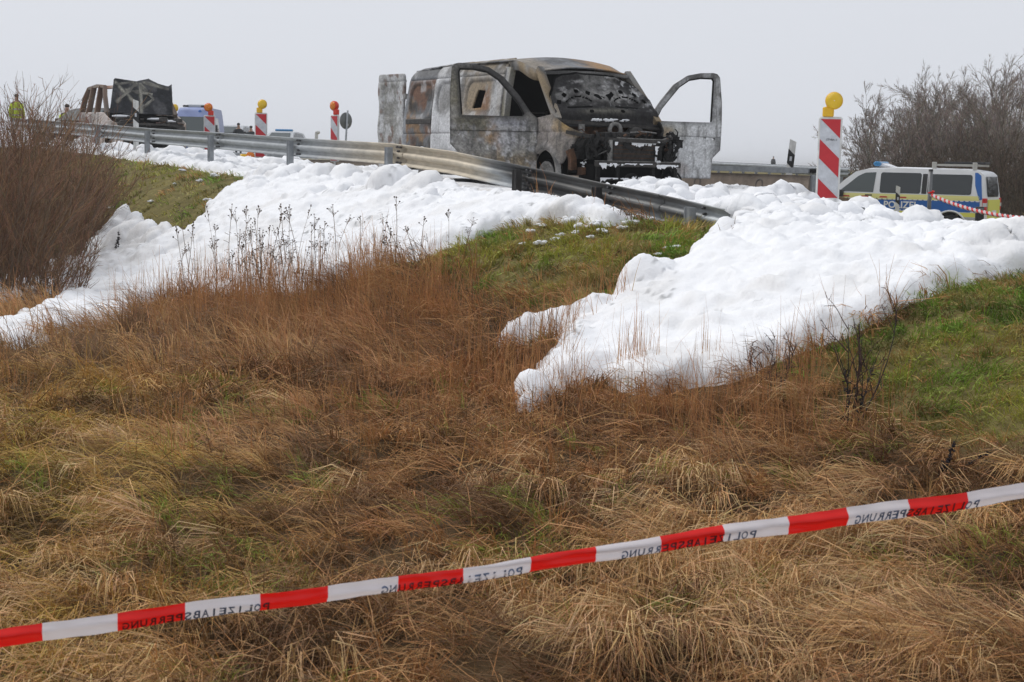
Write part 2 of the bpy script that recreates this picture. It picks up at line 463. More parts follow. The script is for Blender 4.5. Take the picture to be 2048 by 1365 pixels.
def make_foam(name, poly_list, lumps, label, thick, seed, step=0.033, cut=None):
    allp = np.concatenate(poly_list); a = allp.min(0) - 0.4; b = allp.max(0) + 0.4
    X, Y = np.meshgrid(np.arange(a[0], b[0], step), np.arange(a[1], b[1], step))
    sd = np.full(X.shape, -1e9)
    for p in poly_list: sd = np.maximum(sd, poly_sdf(p, X, Y))
    if cut is not None: sd = np.minimum(sd, -poly_sdf(cut, X, Y))
    # warped plan coordinates give the froth its broken outline
    wx = X + 0.16 * (fbm(X * 2.3, Y * 2.3, seed + 30, 4) - 0.5); wy = Y + 0.16 * (fbm(X * 2.3, Y * 2.3, seed + 31, 4) - 0.5)
    sd = sd + 0.22 * (fbm(X * 1.5, Y * 1.5, seed, 4) - 0.5) + 0.14 * (billow(wx * 2.6, wy * 2.6, seed + 3) - 0.5) + 0.07 * (billow(wx * 7, wy * 7, seed + 2) - 0.5)
    keep = sd > -0.13
    e_ = np.clip(sd / 0.24, 0, 1); edge = 1 - (1 - e_) ** 2.2
    h = thick(X, Y) * edge * (0.40 + 1.0 * fbm(X * 0.8, Y * 0.8, seed + 9, 4))
    rag = 0.45 + 1.1 * fbm(X * 4.5, Y * 4.5, seed + 14, 4)
    for (px, py, r, hh) in lumps:
        P = hit(px, py); d2 = ((wx - P[0]) ** 2 + (wy - P[1]) ** 2) / (r * r) * rag
        h = np.maximum(h, hh * np.clip(1 - d2, 0, 1) ** 0.62 * np.clip(sd / 0.10, 0, 1))
    s, t = st(X, Y)
    flow = billow(t * 0.9 + 0.5 * fbm(X, Y, seed + 4, 2), s * 0.35, seed + 5)
    h = h * (0.80 + 0.28 * flow)
    Z = terrain(X, Y) + h - 0.02 - 0.5 * np.clip(-sd, 0, 1)
    gy_, gx_ = np.gradient(Z, step)
    nrm = np.stack([-gx_, -gy_, np.ones_like(Z)], -1); nrm /= np.linalg.norm(nrm, axis=-1, keepdims=True)
    fresh = sstep(0.02, 0.14, h)
    amp = lumpiness(X, Y)
    q2 = wx * 0.8 + wy * 0.6; q1 = wx * 0.6 - wy * 0.8; hz = h * 3.0
    dsp = amp * (0.075 * (billow(wx * 1.9, wy * 1.9, seed + 6) - 0.5) + 0.085 * (billow(q1 * 3.9 + hz, q2 * 3.9, seed + 7) - 0.45) + 0.058 * (billow(wx * 8.5, wy * 8.5 + hz * 2, seed + 8) - 0.45) + 0.030 * (billow(q1 * 16 + hz * 3, q2 * 16, seed + 18) - 0.4)) \
        + 0.035 * (fbm(X * 7, Y * 7, seed + 10, 3) - 0.5)
    wr = fbm(t * 1.7 + 0.9 * fbm(X * 1.3, Y * 1.3, seed + 50, 2), s * 5.5 + 2.5 * fbm(X * 0.9, Y * 0.9, seed + 51, 2), seed + 52, 4)
    wr2 = fbm(t * 3.6 + 1.2 * fbm(X * 2, Y * 2, seed + 60, 2), s * 12 + 4 * fbm(X * 1.4, Y * 1.4, seed + 61, 3), seed + 62, 3)
    dsp = dsp * fresh + (0.10 * (np.abs(wr - 0.5) * 2 - 0.25) + 0.045 * (np.abs(wr2 - 0.5) * 2 - 0.25)) * sstep(0.02, 0.1, h)
    Xd, Yd, Zd = X + nrm[..., 0] * dsp, Y + nrm[..., 1] * dsp, Z + nrm[..., 2] * dsp
    col = np.ones(X.shape + (3,)) * np.array([0.83, 0.838, 0.855])
    soot = sstep(0.66, 0.80, fbm(X * 16, Y * 16, seed + 40, 3)) * sstep(0.52, 0.68, fbm(X * 1.1, Y * 1.1, seed + 41, 3))
    col = col * (1 - 0.55 * soot[..., None])
    grime = sstep(0.55, 0.75, fbm(X * 1.7, Y * 1.7, seed + 43, 4)) * 0.10
    col = col * (1 - grime[..., None] * np.array([0.9, 1.0, 1.15]))
    wet = sstep(0.07, 0.015, h)                                  # thin froth lets the dead grass show
    col = col * (1 - 0.35 * wet[..., None] * np.array([0.7, 0.9, 1.1]) * sstep(0.4, 0.6, fbm(X * 9, Y * 9, seed + 44, 3))[..., None])
    o = obj(name, grid_mesh(name, Xd, Yd, Zd, m_foam, col, keep))
    return tag(o, label, 'foam', kind='stuff')

def lumpiness(X, Y):
    s, t = st(X, Y)
    top = sstep(-1.3, 0.1, s)
    return 0.17 + (0.36 + 0.75 * sstep(0.3, 0.6, fbm(X * 0.6, Y * 0.6, 77, 2))) * top + 0.38 * sstep(0.52, 0.72, fbm(X * 0.7, Y * 0.7, 78, 2))

FOAM_L = plan_poly([(500, 352), (600, 358), (790, 378), (900, 392), (1040, 408), (1150, 428), (1262, 446), (1220, 452), (1110, 444), (1050, 446), (990, 462), (930, 484), (880, 502),
                    (820, 524), (760, 538), (690, 560), (600, 590), (500, 610), (420, 600), (350, 590), (290, 610), (230, 640), (150, 665), (70, 690), (0, 705), (-120, 750),
                    (-160, 590), (0, 575), (70, 560), (140, 535), (190, 480), (250, 458), (310, 470), (370, 478), (410, 455), (420, 425), (450, 400), (490, 378)])
_sh = lambda pts: np.array([xy(s, t) for s, t in pts])
FOAM_ROADSIDE = _sh([(-0.35, 5.0), (-0.4, 10), (-0.45, 14.0), (-0.15, 17), (-0.1, 23), (0.0, 30), (2.4, 31), (3.4, 26), (2.6, 18), (4.8, 15.5), (4.5, 9), (2.0, 7.2), (1.6, 5.0), (1.2, 3.4), (0.2, 3.6)])
FOAM_R = plan_poly([(1478, 462), (1452, 480), (1395, 508), (1380, 532), (1310, 556), (1252, 575), (1238, 602), (1160, 628), (1080, 648), (1016, 665), (1004, 694), (1060, 690), (1128, 676), (1118, 706), (1070, 750), (1024, 798),
                    (1050, 820), (1090, 804), (1130, 770), (1200, 762), (1262, 770), (1300, 795), (1400, 770), (1500, 745), (1600, 705), (1700, 655), (1800, 610), (1900, 575), (2050, 553), (2300, 520)])
_fr_top = _sh([(1.0, -12), (4.6, -9), (5.0, -2), (5.2, 1.5), (6.6, 5.0), (6.9, 7.0), (5.6, 9.3), (3.4, 6.6), (1.2, 4.6), (0.6, 2.4), (0.5, 0.8), (0.35, -0.6)])
FOAM_R = np.concatenate([FOAM_R, _fr_top])

def th_left(X, Y):
    s, t = st(X, Y)
    base = 0.15 - 0.04 * sstep(12, 18, t)
    return base * (1 - 0.70 * sstep(-0.9, 0.1, s) * sstep(17, 12, t))
FOAM_CUT = plan_poly([(-90, 632), (0, 612), (60, 600), (120, 602), (100, 622), (40, 648), (-90, 690)])
_ll = [(250, 460, 0.34, 0.42), (236, 466, 0.3, 0.36), (268, 468, 0.3, 0.36), (222, 482, 0.34, 0.3), (205, 498, 0.3, 0.26), (290, 478, 0.3, 0.3), (315, 488, 0.32, 0.26), (250, 490, 0.4, 0.36), (340, 492, 0.25, 0.22), (370, 490, 0.34, 0.2), (395, 465, 0.26, 0.2), (320, 510, 0.5, 0.24), (100, 550, 0.4, 0.2),
       (785, 396, 0.34, 0.40), (768, 388, 0.24, 0.28), (812, 402, 0.22, 0.3), (842, 402, 0.26, 0.30), (862, 396, 0.16, 0.24), (735, 385, 0.36, 0.24), (640, 372, 0.4, 0.26), (580, 366, 0.36, 0.24), (690, 378, 0.3, 0.26), (540, 366, 0.3, 0.2), (1190, 438, 0.3, 0.16), (1130, 434, 0.34, 0.15), (1212, 430, 0.14, 0.16)]
_rl = random.Random(8)
for _ in range(60):
    px = _rl.uniform(470, 880); py = 352 + (px - 470) * 0.105 + _rl.uniform(-6, 55); _ll.append((px, py, _rl.uniform(0.1, 0.3), _rl.uniform(0.08, 0.24)))
for _ in range(40):
    t_ = _rl.uniform(14, 30); P_ = proj(np.array([[*xy(_rl.uniform(0.1, 2.2), t_), 0]])); x_, y_ = xy(_rl.uniform(0.0, 2.4), t_)
    q_ = proj(np.array([[x_, y_, float(terrain(x_, y_))]])); _ll.append((float(q_[0][0]), float(q_[1][0]), _rl.uniform(0.12, 0.3), _rl.uniform(0.1, 0.26)))
foam_left = make_foam('foam_blanket', [FOAM_L, FOAM_ROADSIDE], _ll,
    'white firefighting foam sliding down the left bank from under the guardrail', th_left, 11, cut=FOAM_CUT)

def th_right(X, Y):
    s, t = st(X, Y)
    return 0.16 - 0.08 * sstep(0.2, 1.5, s)
_rl = random.Random(12)
_lr = [(1490, 458, 0.26, 0.30), (1415, 499, 0.24, 0.2), (1440, 488, 0.22, 0.2), (1276, 582, 0.26, 0.26), (1300, 574, 0.22, 0.22), (1262, 594, 0.2, 0.2), (1178, 640, 0.24, 0.2), (1205, 632, 0.2, 0.18), (1262, 642, 0.3, 0.17), (1335, 560, 0.18, 0.14), (1050, 672, 0.22, 0.2), (1055, 802, 0.16, 0.16), (1090, 762, 0.18, 0.17), (1130, 718, 0.22, 0.2),
       (1905, 530, 0.4, 0.26), (1965, 540, 0.36, 0.3), (2030, 540, 0.42, 0.33), (2000, 490, 0.4, 0.22), (1560, 420, 0.24, 0.30), (1585, 424, 0.2, 0.24), (1520, 425, 0.26, 0.26), (1725, 430, 0.2, 0.26), (1745, 436, 0.22, 0.24), (1770, 428, 0.13, 0.2)]
for _ in range(70):
    px = _rl.uniform(1475, 1800); py = _rl.uniform(412, 480); k = 1.0 if px < 1700 else 0.7
    _lr.append((px, py, _rl.uniform(0.09, 0.26), _rl.uniform(0.08, 0.24) * k))
for _ in range(26):
    _lr.append((_rl.uniform(1250, 1460), _rl.uniform(392, 425), _rl.uniform(0.1, 0.24), _rl.uniform(0.06, 0.2)))
for _ in range(24):
    _lr.append((_rl.uniform(1800, 2060), _rl.uniform(440, 545), _rl.uniform(0.12, 0.3), _rl.uniform(0.06, 0.17)))
foam_right = make_foam('foam_blanket', [FOAM_R], _lr,
    'wide white firefighting foam tongue spilling down the right bank from the road', th_right, 23)
# ------------------------------------------------------------------ near guardrail
m_zinc = mat('galvanised steel', (0.36, 0.385, 0.40), rough=0.5, metal=0.2, vary=0.18, scale=5, bump=0.08, bscale=30, stretch=(1, 1, 1), attr='Col')
m_post = mat('galvanised post', (0.30, 0.32, 0.34), rough=0.55, metal=0.4, vary=0.25, scale=6, color2=None, bump=0.1)
m_soot_post = mat('sooty post', (0.035, 0.033, 0.032), rough=0.8, vary=0.4, scale=9)
m_bolt = mat('bolt steel', (0.10, 0.10, 0.105), rough=0.5, metal=0.6)
BEAM_TOP = [(20, 236), (90, 241), (150, 245), (200, 248.5), (300, 257), (427, 264.5), (586, 275.5), (783, 287), (900, 302), (1040, 331), (1100, 343), (1200, 365), (1300, 385), (1387, 404), (1447, 418)]
_bp = np.array([rail_plane_pt(px, py) for px, py in BEAM_TOP])
_bt2 = np.array([st(p[0], p[1])[1] for p in _bp]); _o = np.argsort(_bt2); BT, BZ = _bt2[_o], _bp[_o, 2]
def beam_z(t): return np.interp(t, BT, BZ)
PROF = [(0.0, 0.0), (0.0, -0.02), (0.078, -0.058), (0.08, -0.10), (0.012, -0.13), (0.006, -0.155), (0.012, -0.18), (0.08, -0.21), (0.078, -0.252), (0.0, -0.29), (0.0, -0.31)]
def beam_piece(t0, t1, lift, parent, name='beam', n=24):
    tt = np.linspace(t0, t1, n); V = []; C = []; k = len(PROF)
    for side in (0, 1):
        for t in tt:
            z = beam_z(t)
            for (u, v) in PROF:
                x, y = xy(u + 0.004 * side + lift, t); V.append((x, y, z + v)); 
                C.append(beam_colour(t, v))
    Q = []; m = n * k
    for i in range(n - 1):
        for j in range(k - 1):
            a = i * k + j; Q.append((a, a + 1, a + k + 1, a + k)); b = a + m; Q.append((b, b + k, b + k + 1, b + 1))
    for i in range(n - 1):
        a = i * k; Q.append((a, a + k, a + k + m, a + m)); a = i * k + k - 1; Q.append((a, a + m, a + k + m, a + k))
    for i in (0, n - 1):
        for j in range(k - 1): a = i * k + j; Q.append((a, a + m, a + m + 1, a + 1))
    return obj(name, quick_mesh(name, np.array(V), np.array(Q), m_zinc, np.array(C)), parent)
_tp = lambda px, py: st(*rail_plane_pt(px, py)[:2])[1]
def beam_colour(t, v):
    """bare zinc, scorched to tan and soot where the van burned beside it (the zinc itself is discoloured)"""
    zinc = np.array([0.37, 0.395, 0.41]); tan = np.array([0.53, 0.465, 0.36]); soot = np.array([0.012, 0.0115, 0.011]); grey = np.array([0.105, 0.105, 0.10])
    tA, tB, tC, tD, tE = _T['a'], _T['b'], _T['c'], _T['d'], _T['e']
    n = float(fbm(np.array([t * 3.0]), np.array([v * 14.0]), 4, 3)[0]) - 0.5
    t = t + n * 0.5
    ktan = float(sstep(tA, tB, t)) * float(sstep(_T['h'], _T['g'], t))       # 1 inside scorch
    lower = -v / 0.31
    ks = float(sstep(tC + 0.9 - 1.3 * lower * (1 if lower > 0.4 else 0.3), tC - 0.5 - 0.3 * lower, t)) * float(sstep(tE, tD, t))
    ks *= 1.0 if lower > 0.12 else 0.9
    c = zinc * (1 - ktan) + tan * ktan
    c = c * (1 - ks) + soot * ks
    gz = float(sstep(tD + 1.2, tD - 0.2, t)) * float(sstep(tE - 0.9, tE, t)) * (0.85 if lower < 0.6 else 0.55)
    c = c * (1 - gz) + grey * gz
    return c
_T = dict(a=_tp(790, 300) - 3.2, b=_tp(900, 305) + 0.0, c=_tp(985, 325), d=_tp(1165, 355), e=_tp(1330, 392), g=_tp(800, 290), h=_tp(600, 280))
_T['a'] = _tp(1000, 330); _T['b'] = _tp(930, 320)
rail = empty('guardrail', (*xy(0, 0), float(terrain(*xy(0, 0)))), label='grey steel guardrail scorched black in the middle, in front of the burnt van', cat='guardrail')
bpy.context.view_layer.update()
def under(o, root):
    o.parent = root; o.matrix_parent_inverse = root.matrix_world.inverted(); return o
posts_px = [(100, 300), (200, 309), (300, 326), (427, 340), (586, 360), (783, 382), (1040, 408), (1200, 425), (1387, 452)]
post_t = [_tp(*p) for p in posts_px]
segs = [_tp(20, 240)] + [t - 0.15 for t in post_t[1:7]] + [_tp(1300, 390), _tp(1447, 430)]
for i in range(len(segs) - 1):
    under(beam_piece(segs[i] + 0.16, segs[i + 1] - 0.16 if i < len(segs) - 2 else segs[i + 1], 0.010 * (i % 2), None), rail)
for i, t in enumerate(post_t):
    x, y = xy(-0.06, t); g = float(terrain(x, y)); top = float(beam_z(t)) - 0.055
    m = MB()
    c = [(-0.05, -0.035), (-0.02, -0.05), (-0.012, -0.028), (0.012, -0.028), (0.02, -0.05), (0.05, -0.035), (0.05, 0.05), (-0.05, 0.05)]
    ang = math.atan2(RD[1], RD[0])
    def W(p, z):
        a = -ang
        ux, uy = RD[0], RD[1]
        return (x - ux * p[0] + RN[0] * p[1], y - uy * p[0] + RN[1] * p[1], z)
    m.loft([[W(p, g - 0.4) for p in c], [W(p, top) for p in c]], cap=True)
    o = under(m.build('post', m_soot_post if i in (6, 7) else m_post), rail)
    # joint bolts
    for j, (dt, dv) in enumerate([(-0.14, -0.045), (-0.14, -0.105), (-0.14, -0.2), (-0.14, -0.265), (-0.24, -0.045), (-0.24, -0.265)]):
        if t < 1.2 and j > 1: continue
        z = float(beam_z(t + dt)) + dv; off = 0.04 if dv in (-0.045, -0.265) else 0.07
        bx, by = xy(off - 0.035 if off > .05 else off - 0.022, t + dt); b = MB()
        b.lathe([(0.0, -0.022), (0.013, -0.022), (0.016, -0.012), (0.016, 0.02)], n=6, axis=1)
        bo = b.build('bolt', m_bolt); bo.location = (bx, by, z); bo.rotation_euler = (0, 0, math.atan2(RN[1], RN[0]) - math.pi / 2)
        under(bo, rail)

# ------------------------------------------------------------------ simple far guardrails
def far_rail(P0, P1, label, top=0.75, posts=8, name='guardrail'):
    P0, P1 = Vector(P0), Vector(P1)
    r = empty(name, (P0.x, P0.y, P0.z), 0, label, 'guardrail')
    d = (P1 - P0); L = d.length; d2 = Vector((d.x, d.y, 0)).normalized(); n = Vector((-d2.y, d2.x, 0))
    if n.y > 0: n = -n
    m = MB(); rings = []
    for P in (P0, P1):
        rings.append([tuple(P - P0 + n * (u * 1.0) + Vector((0, 0, top + v))) for u, v in PROF] + [tuple(P - P0 + n * (u - 0.01) + Vector((0, 0, top + v))) for u, v in PROF[::-1]])
    m.loft(rings, cap=True); m.build('beam', m_post, r)
    for i in range(posts):
        q = d * ((i + 0.5) / posts); b = MB()
        b.rbox((q.x - 0.05, q.y - 0.05 + 0.07, q.z - 0.5), (q.x + 0.05, q.y + 0.05 + 0.07, q.z + top - 0.04), 0.012); b.build('post', m_post, r)
    return r
def gpt(px, py, Y, lift=0.0):
    p = at(px, py, Y); return (p[0], p[1], p[2] - lift)
far_rail(gpt(1380, 321.5, 64, 0.75), gpt(1700, 336, 54, 0.75), 'distant guardrail on the far carriageway behind the concrete barrier', posts=12)
far_rail(gpt(380, 291, 62, 0.75), gpt(560, 319, 44, 0.75), 'distant guardrail across the road seen under the near rail', posts=7)

# ------------------------------------------------------------------ concrete barrier
m_conc = mat('weathered concrete', (0.24, 0.20, 0.165), rough=0.95, vary=0.35, scale=2.4, bump=0.3, bscale=25, spec=0.1, detail=8)
m_concdark = mat('concrete recess', (0.14, 0.125, 0.11), rough=0.95, vary=0.3, scale=6)
bar = empty('concrete_barrier', (*xy(7.6, 6.3), 0), math.atan2(RD[1], RD[0]), 'brown weathered concrete barrier with steel rail on top beside the open driver door', 'barrier')
_e0 = rail_plane_pt(1630, 352, 7.6); _e1 = rail_plane_pt(690, 322, 7.6)
_ta, _tb = st(_e0[0], _e0[1])[1], st(_e1[0], _e1[1])[1]
def bar_z(t): return float(_e0[2] + (_e1[2] - _e0[2]) * (t - _ta) / (_tb - _ta))     # concrete top
bar.location = (*xy(7.6, _ta), 0)
m_hole = mat('dark void', (0.01, 0.01, 0.01), rough=1.0)
for i in range(6):
    t0, t1 = 4.9 * i, 4.9 * i + 4.86
    z0, z1 = bar_z(_ta + t0), bar_z(_ta + t1)
    m = MB(); prof = [(-0.30, -0.95), (-0.28, -0.5), (-0.16, -0.32), (-0.11, 0), (0.11, 0), (0.16, -0.32), (0.28, -0.5), (0.30, -0.95)]
    m.loft([[(t0, p[0], z0 + p[1]) for p in prof], [(t1, p[0], z1 + p[1]) for p in prof]], cap=True)
    m.build('barrier_block', m_conc, bar)
    for q in (1.3, 3.1):
        c = MB(); c.lathe([(0.07, 0.0), (0.09, 0.012), (0.11, 0.0)], axis=1, n=16)
        o = c.build('lifting_ring', m_concdark, bar); o.location = (t0 + q, 0.138, z0 - 0.17); o.rotation_euler = (0.15, 0, 0)
    m = MB(); m.bar([(t0, 0.07, z0 + 0.08), (t1, 0.07, z1 + 0.08)], 0.16, 0.09); m.build('steel_rail', m_post, bar)
    if i == 0:
        m = MB(); m.box((-0.06, -0.02, z0 - 0.5), (-0.006, 0.1, z0 + 0.02)); m.build('end_plate', m_post, bar)
        m = MB(); m.box((-0.062, 0.01, z0 + 0.045), (-0.004, 0.12, z0 + 0.11)); m.build('rail_end', m_hole, bar)
# ------------------------------------------------------------------ grass blades
RNG = np.random.default_rng(7)
def blade_mesh(name, P, az, L, W, e0, e1, col, material, segs=3, twist=None, tipw=0.25):
    """P (n,3) roots; az heading; L length; W width; e0,e1 elevation at root and tip (radians)"""
    n = len(P); k = segs + 1
    pts = np.zeros((n, k, 3)); pts[:, 0] = P
    for i in range(segs):
        e = e0 + (e1 - e0) * ((i + 0.3) / (segs - 0.4))
        st_ = L / segs
        pts[:, i + 1, 0] = pts[:, i, 0] + np.cos(e) * np.cos(az) * st_
        pts[:, i + 1, 1] = pts[:, i, 1] + np.cos(e) * np.sin(az) * st_
        pts[:, i + 1, 2] = pts[:, i, 2] + np.sin(e) * st_
    tw = RNG.uniform(-0.9, 0.9, n) if twist is None else twist
    wd = np.stack([-np.sin(az) * np.cos(tw), np.cos(az) * np.cos(tw), np.sin(tw)], -1)
    # stems seen end-on would vanish: keep the flat side turned at random
    V = np.zeros((n, k, 2, 3))
    for i in range(k):
        w = W * (1 - (1 - tipw) * (i / segs) ** 1.5) * 0.5
        V[:, i, 0] = pts[:, i] - wd * w[:, None]; V[:, i, 1] = pts[:, i] + wd * w[:, None]
    base = (np.arange(n) * k * 2)[:, None]
    Q = np.concatenate([np.stack([base[:, 0] + 2 * i, base[:, 0] + 2 * i + 1, base[:, 0] + 2 * i + 3, base[:, 0] + 2 * i + 2], -1) for i in range(segs)])
    C = np.repeat(col, k * 2, axis=0)
    return quick_mesh(name, V.reshape(-1, 3), Q, material, C)

m_grass = mat('dry grass', attr='Col', rough=0.65, spec=0.2, thin=0.15)
m_gstem = mat('grass stems', attr='Col', rough=0.7, spec=0.15, thin=0.15)

def foam_dist(x, y):
    return np.maximum(np.maximum(np.minimum(poly_sdf(FOAM_L, x, y), -poly_sdf(FOAM_CUT, x, y)), poly_sdf(FOAM_R, x, y)), poly_sdf(FOAM_ROADSIDE, x, y))

def scatter(n, y0, y1, power=1.0, margin=0.9):
    """random ground points in the wedge in front of the camera; density falls as 1/Y^power"""
    u = RNG.random(n * 2)
    # pdf ~ Y * Y^-power
    a = 2 - power
    Y = (y0 ** a + u * (y1 ** a - y0 ** a)) ** (1 / a)
    X = (RNG.random(n * 2) * 2 - 1) * (0.325 * Y + margin)
    return X[:n], Y[:n]

def patch(x, y, sc, seed): return fbm(x * sc, y * sc, seed, 3)

STRAW = np.array([0.65, 0.445, 0.24]); TAN = np.array([0.55, 0.32, 0.13]); BROWN = np.array([0.38, 0.188, 0.074]); RUST = np.array([0.46, 0.235, 0.098])
DARK = np.array([0.12, 0.062, 0.030]); YELL = np.array([0.59, 0.40, 0.10]); GREEN = np.array([0.20, 0.32, 0.042]); OLIVE = np.array([0.37, 0.36, 0.07])

def flow_az(x, y):
    a = fbm(x * 0.55, y * 0.5, 51, 3) - 0.5; b = fbm(x * 1.6, y * 1.6, 57, 2) - 0.5
    return math.radians(215) + a * 5.2 + b * 2.2

def dry_colour(x, y, n):
    px, py, _ = proj(np.stack([x, y, terrain(x, y)], -1))
    pale = sstep(0.44, 0.58, patch(x, y, 2.1, 61)) * (0.10 + 0.65 * sstep(1150, 1750, px) * sstep(880, 1150, py))
    yel = sstep(800, 100, px) * sstep(640, 900, py) * sstep(0.30, 0.52, patch(x, y, 1.2, 63))
    rust = sstep(0.34, 0.56, patch(x, y, 0.9, 65)) * (0.35 + 0.65 * sstep(1050, 680, py)) * (0.5 + 0.5 * sstep(0, 600, px))
    dark = np.maximum(sstep(0.48, 0.60, patch(x, y, 2.6, 67)) * 0.8, (RNG.random(len(x)) < 0.18) * 0.8)
    c = TAN * 0.5 + BROWN * 0.5
    c = np.repeat(c[None], len(x), 0)
    for k, t in ((rust, RUST), (yel, YELL), (pale, STRAW), (dark, DARK)):
        c = c * (1 - k[:, None]) + t * k[:, None]
    return c

def tufts(nt, per, y0, y1, power, rad, L, W, e0, e1, spread, colfn, keepfn, seed, lift=0.0, az0=None, segs=3, jit=0.22):
    x, y = scatter(nt, y0, y1, power)
    k = keepfn(x, y); x, y = x[k], y[k]; n = len(x)
    az = flow_az(x, y) if az0 is None else az0(x, y)
    az = az + RNG.normal(0, 0.35, n)
    Lt = RNG.uniform(L[0], L[1], n); e0t = RNG.normal(e0[0], e0[1], n); e1t = RNG.normal(e1[0], e1[1], n)
    cb = colfn(x, y, n) * RNG.uniform(0.8, 1.2, n)[:, None]
    R = lambda a: np.repeat(a, per, axis=0)
    N = n * per; r = rad * np.sqrt(RNG.random(N)); th = RNG.random(N) * 6.283
    X = R(x) + r * np.cos(th); Y = R(y) + r * np.sin(th); Z = terrain(X, Y) - 0.015 + lift
    AZ = R(az) + RNG.normal(0, spread, N)
    LL = R(Lt) * RNG.uniform(0.55, 1.2, N)
    WW = RNG.uniform(W[0], W[1], N) * np.clip(R(y) / 8.0, 0.85, 2.2)
    C = np.clip(R(cb) * RNG.uniform(1 - jit, 1 + jit, N)[:, None] * RNG.normal(1, 0.05, (N, 3)), 0.01, 0.8)
    return np.stack([X, Y, Z], -1), AZ, LL, WW, R(e0t) + RNG.normal(0, 0.18, N), R(e1t) + RNG.normal(0, 0.25, N), C

def join(name, lst, material, label, segs=3):
    A = [np.concatenate([l[i] for l in lst]) for i in range(7)]
    o = obj(name, blade_mesh(name, *A, material, segs)); return tag(o, label, 'grass', kind='stuff')

def is_dry(x, y):
    s, t = st(x, y)
    return (RNG.random(len(x)) > green_amount(x, y)) & (foam_dist(x, y) < 0.05) & (s < -0.35)
def is_green(x, y):
    s, t = st(x, y)
    return (RNG.random(len(x)) < green_amount(x, y)) & (foam_dist(x, y) < 0.05) & (s < 0.4)

r_ = math.radians
near = tufts(5600, 18, 4.2, 13.5, 1.35, 0.06, (0.14, 0.40), (0.0032, 0.0075), (r_(50), r_(20)), (r_(-20), r_(20)), 0.42, dry_colour, is_dry, 1)
fine = tufts(30000, 1, 4.2, 13.5, 1.3, 0.02, (0.14, 0.4), (0.0018, 0.0035), (r_(40), r_(28)), (r_(0), r_(30)), 0.6, dry_colour, is_dry, 2, lift=0.03)
def pale_c(x, y, n):
    k = RNG.random(n)[:, None] * 0.9; return STRAW * k + TAN * (1 - k)
def pale_keep(x, y):
    px, py, _ = proj(np.stack([x, y, terrain(x, y)], -1))
    w = 0.10 + 0.55 * sstep(900, 1600, px) * sstep(950, 1150, py) + 0.35 * sstep(500, 0, px) * sstep(850, 1000, py)
    return is_dry(x, y) & (patch(x, y, 1.3, 81) > 0.52) & (RNG.random(len(x)) < w)
hang = tufts(5200, 26, 4.2, 11, 1.3, 0.06, (0.26, 0.5), (0.0035, 0.0075), (r_(78), r_(9)), (r_(-58), r_(14)), 0.42, pale_c, pale_keep, 3, jit=0.3)
mid = tufts(4200, 20, 12.5, 23, 0.6, 0.13, (0.25, 0.55), (0.003, 0.0055), (r_(58), r_(18)), (r_(-5), r_(22)), 0.45, dry_colour, is_dry, 4)
def stick_c(x, y, n):
    k = RNG.random(n)[:, None]; c = TAN * k + BROWN * (1 - k); return np.where(RNG.random(n)[:, None] < 0.3, DARK * 0.8, c)
stick = tufts(5500, 1, 4.2, 13.5, 1.3, 0.02, (0.15, 0.55), (0.003, 0.0055), (r_(14), r_(16)), (r_(12), r_(16)), 3.0, stick_c, is_dry, 9, lift=0.07)
dry_grass = join('dry_grass', [near, fine, hang, mid, stick], m_grass, 'matted brown and straw coloured dead grass covering the foreground')

# standing brown stems, thickest in front of the foam
def stem_keep(x, y):
    px, py, _ = proj(np.stack([x, y, terrain(x, y)], -1))
    a = (np.exp(-((px - 520) / 170) ** 2) + 0.7 * np.exp(-((px - 800) / 260) ** 2)) * sstep(760, 600, py) * sstep(490, 530, py)
    b = np.exp(-((px - 1150) / 300) ** 2) * sstep(960, 720, py) * sstep(600, 700, py) * 0.55
    c = np.exp(-((px - 1500) / 260) ** 2) * sstep(980, 800, py) * sstep(690, 760, py) * 0.8
    w = np.clip(a + b + c, 0, 1) * sstep(0.3, 0.55, patch(x, y, 1.3, 91)) + 0.05
    s, t = st(x, y)
    return (foam_dist(x, y) < 0.22 + 0.6 * np.exp(-((px - 510) / 110) ** 2) * (py > 480)) & (RNG.random(len(x)) < w) & (RNG.random(len(x)) > green_amount(x, y)) & (s < -0.5)
def stem_c(x, y, n):
    k = RNG.random(n)[:, None]; return RUST * k + BROWN * (1 - k)
stems = tufts(8500, 9, 9.0, 20, 0.6, 0.12, (0.28, 0.62), (0.0022, 0.0042), (r_(82), r_(6)), (r_(66), r_(16)), 1.5, stem_c, stem_keep, 5)
standing = join('standing_dry_stems', [stems], m_gstem, 'thin rust brown dead stems standing upright in front of the foam')

# short green turf
def turf_c(x, y, n):
    k = sstep(0.35, 0.65, patch(x, y, 1.4, 71))[:, None]; k2 = sstep(0.5, 0.7, patch(x, y, 2.6, 73))[:, None]
    c = GREEN * k + OLIVE * (1 - k); c = c * (1 - 0.7 * k2) + np.array([0.42, 0.31, 0.13]) * 0.7 * k2
    dead = (RNG.random(len(x)) < 0.16)[:, None]; c = np.where(dead, TAN, c); k3 = sstep(0.55, 0.7, patch(x, y, 3.1, 75))[:, None]; c = c * (1 - 0.5 * k3)
    return c
turf_a = tufts(17000, 12, 9.0, 21, 0.8, 0.07, (0.05, 0.17), (0.004, 0.007), (r_(62), r_(14)), (r_(12), r_(22)), 0.9, turf_c, is_green, 6)
turf_n = tufts(9000, 12, 7.5, 15.5, 0.9, 0.06, (0.05, 0.13), (0.004, 0.007), (r_(62), r_(14)), (r_(12), r_(22)), 0.9, turf_c, is_green, 16)
turf_b = tufts(5500, 12, 20, 42, 0.4, 0.14, (0.07, 0.16), (0.007, 0.011), (r_(62), r_(14)), (r_(15), r_(22)), 0.9, turf_c, is_green, 7)
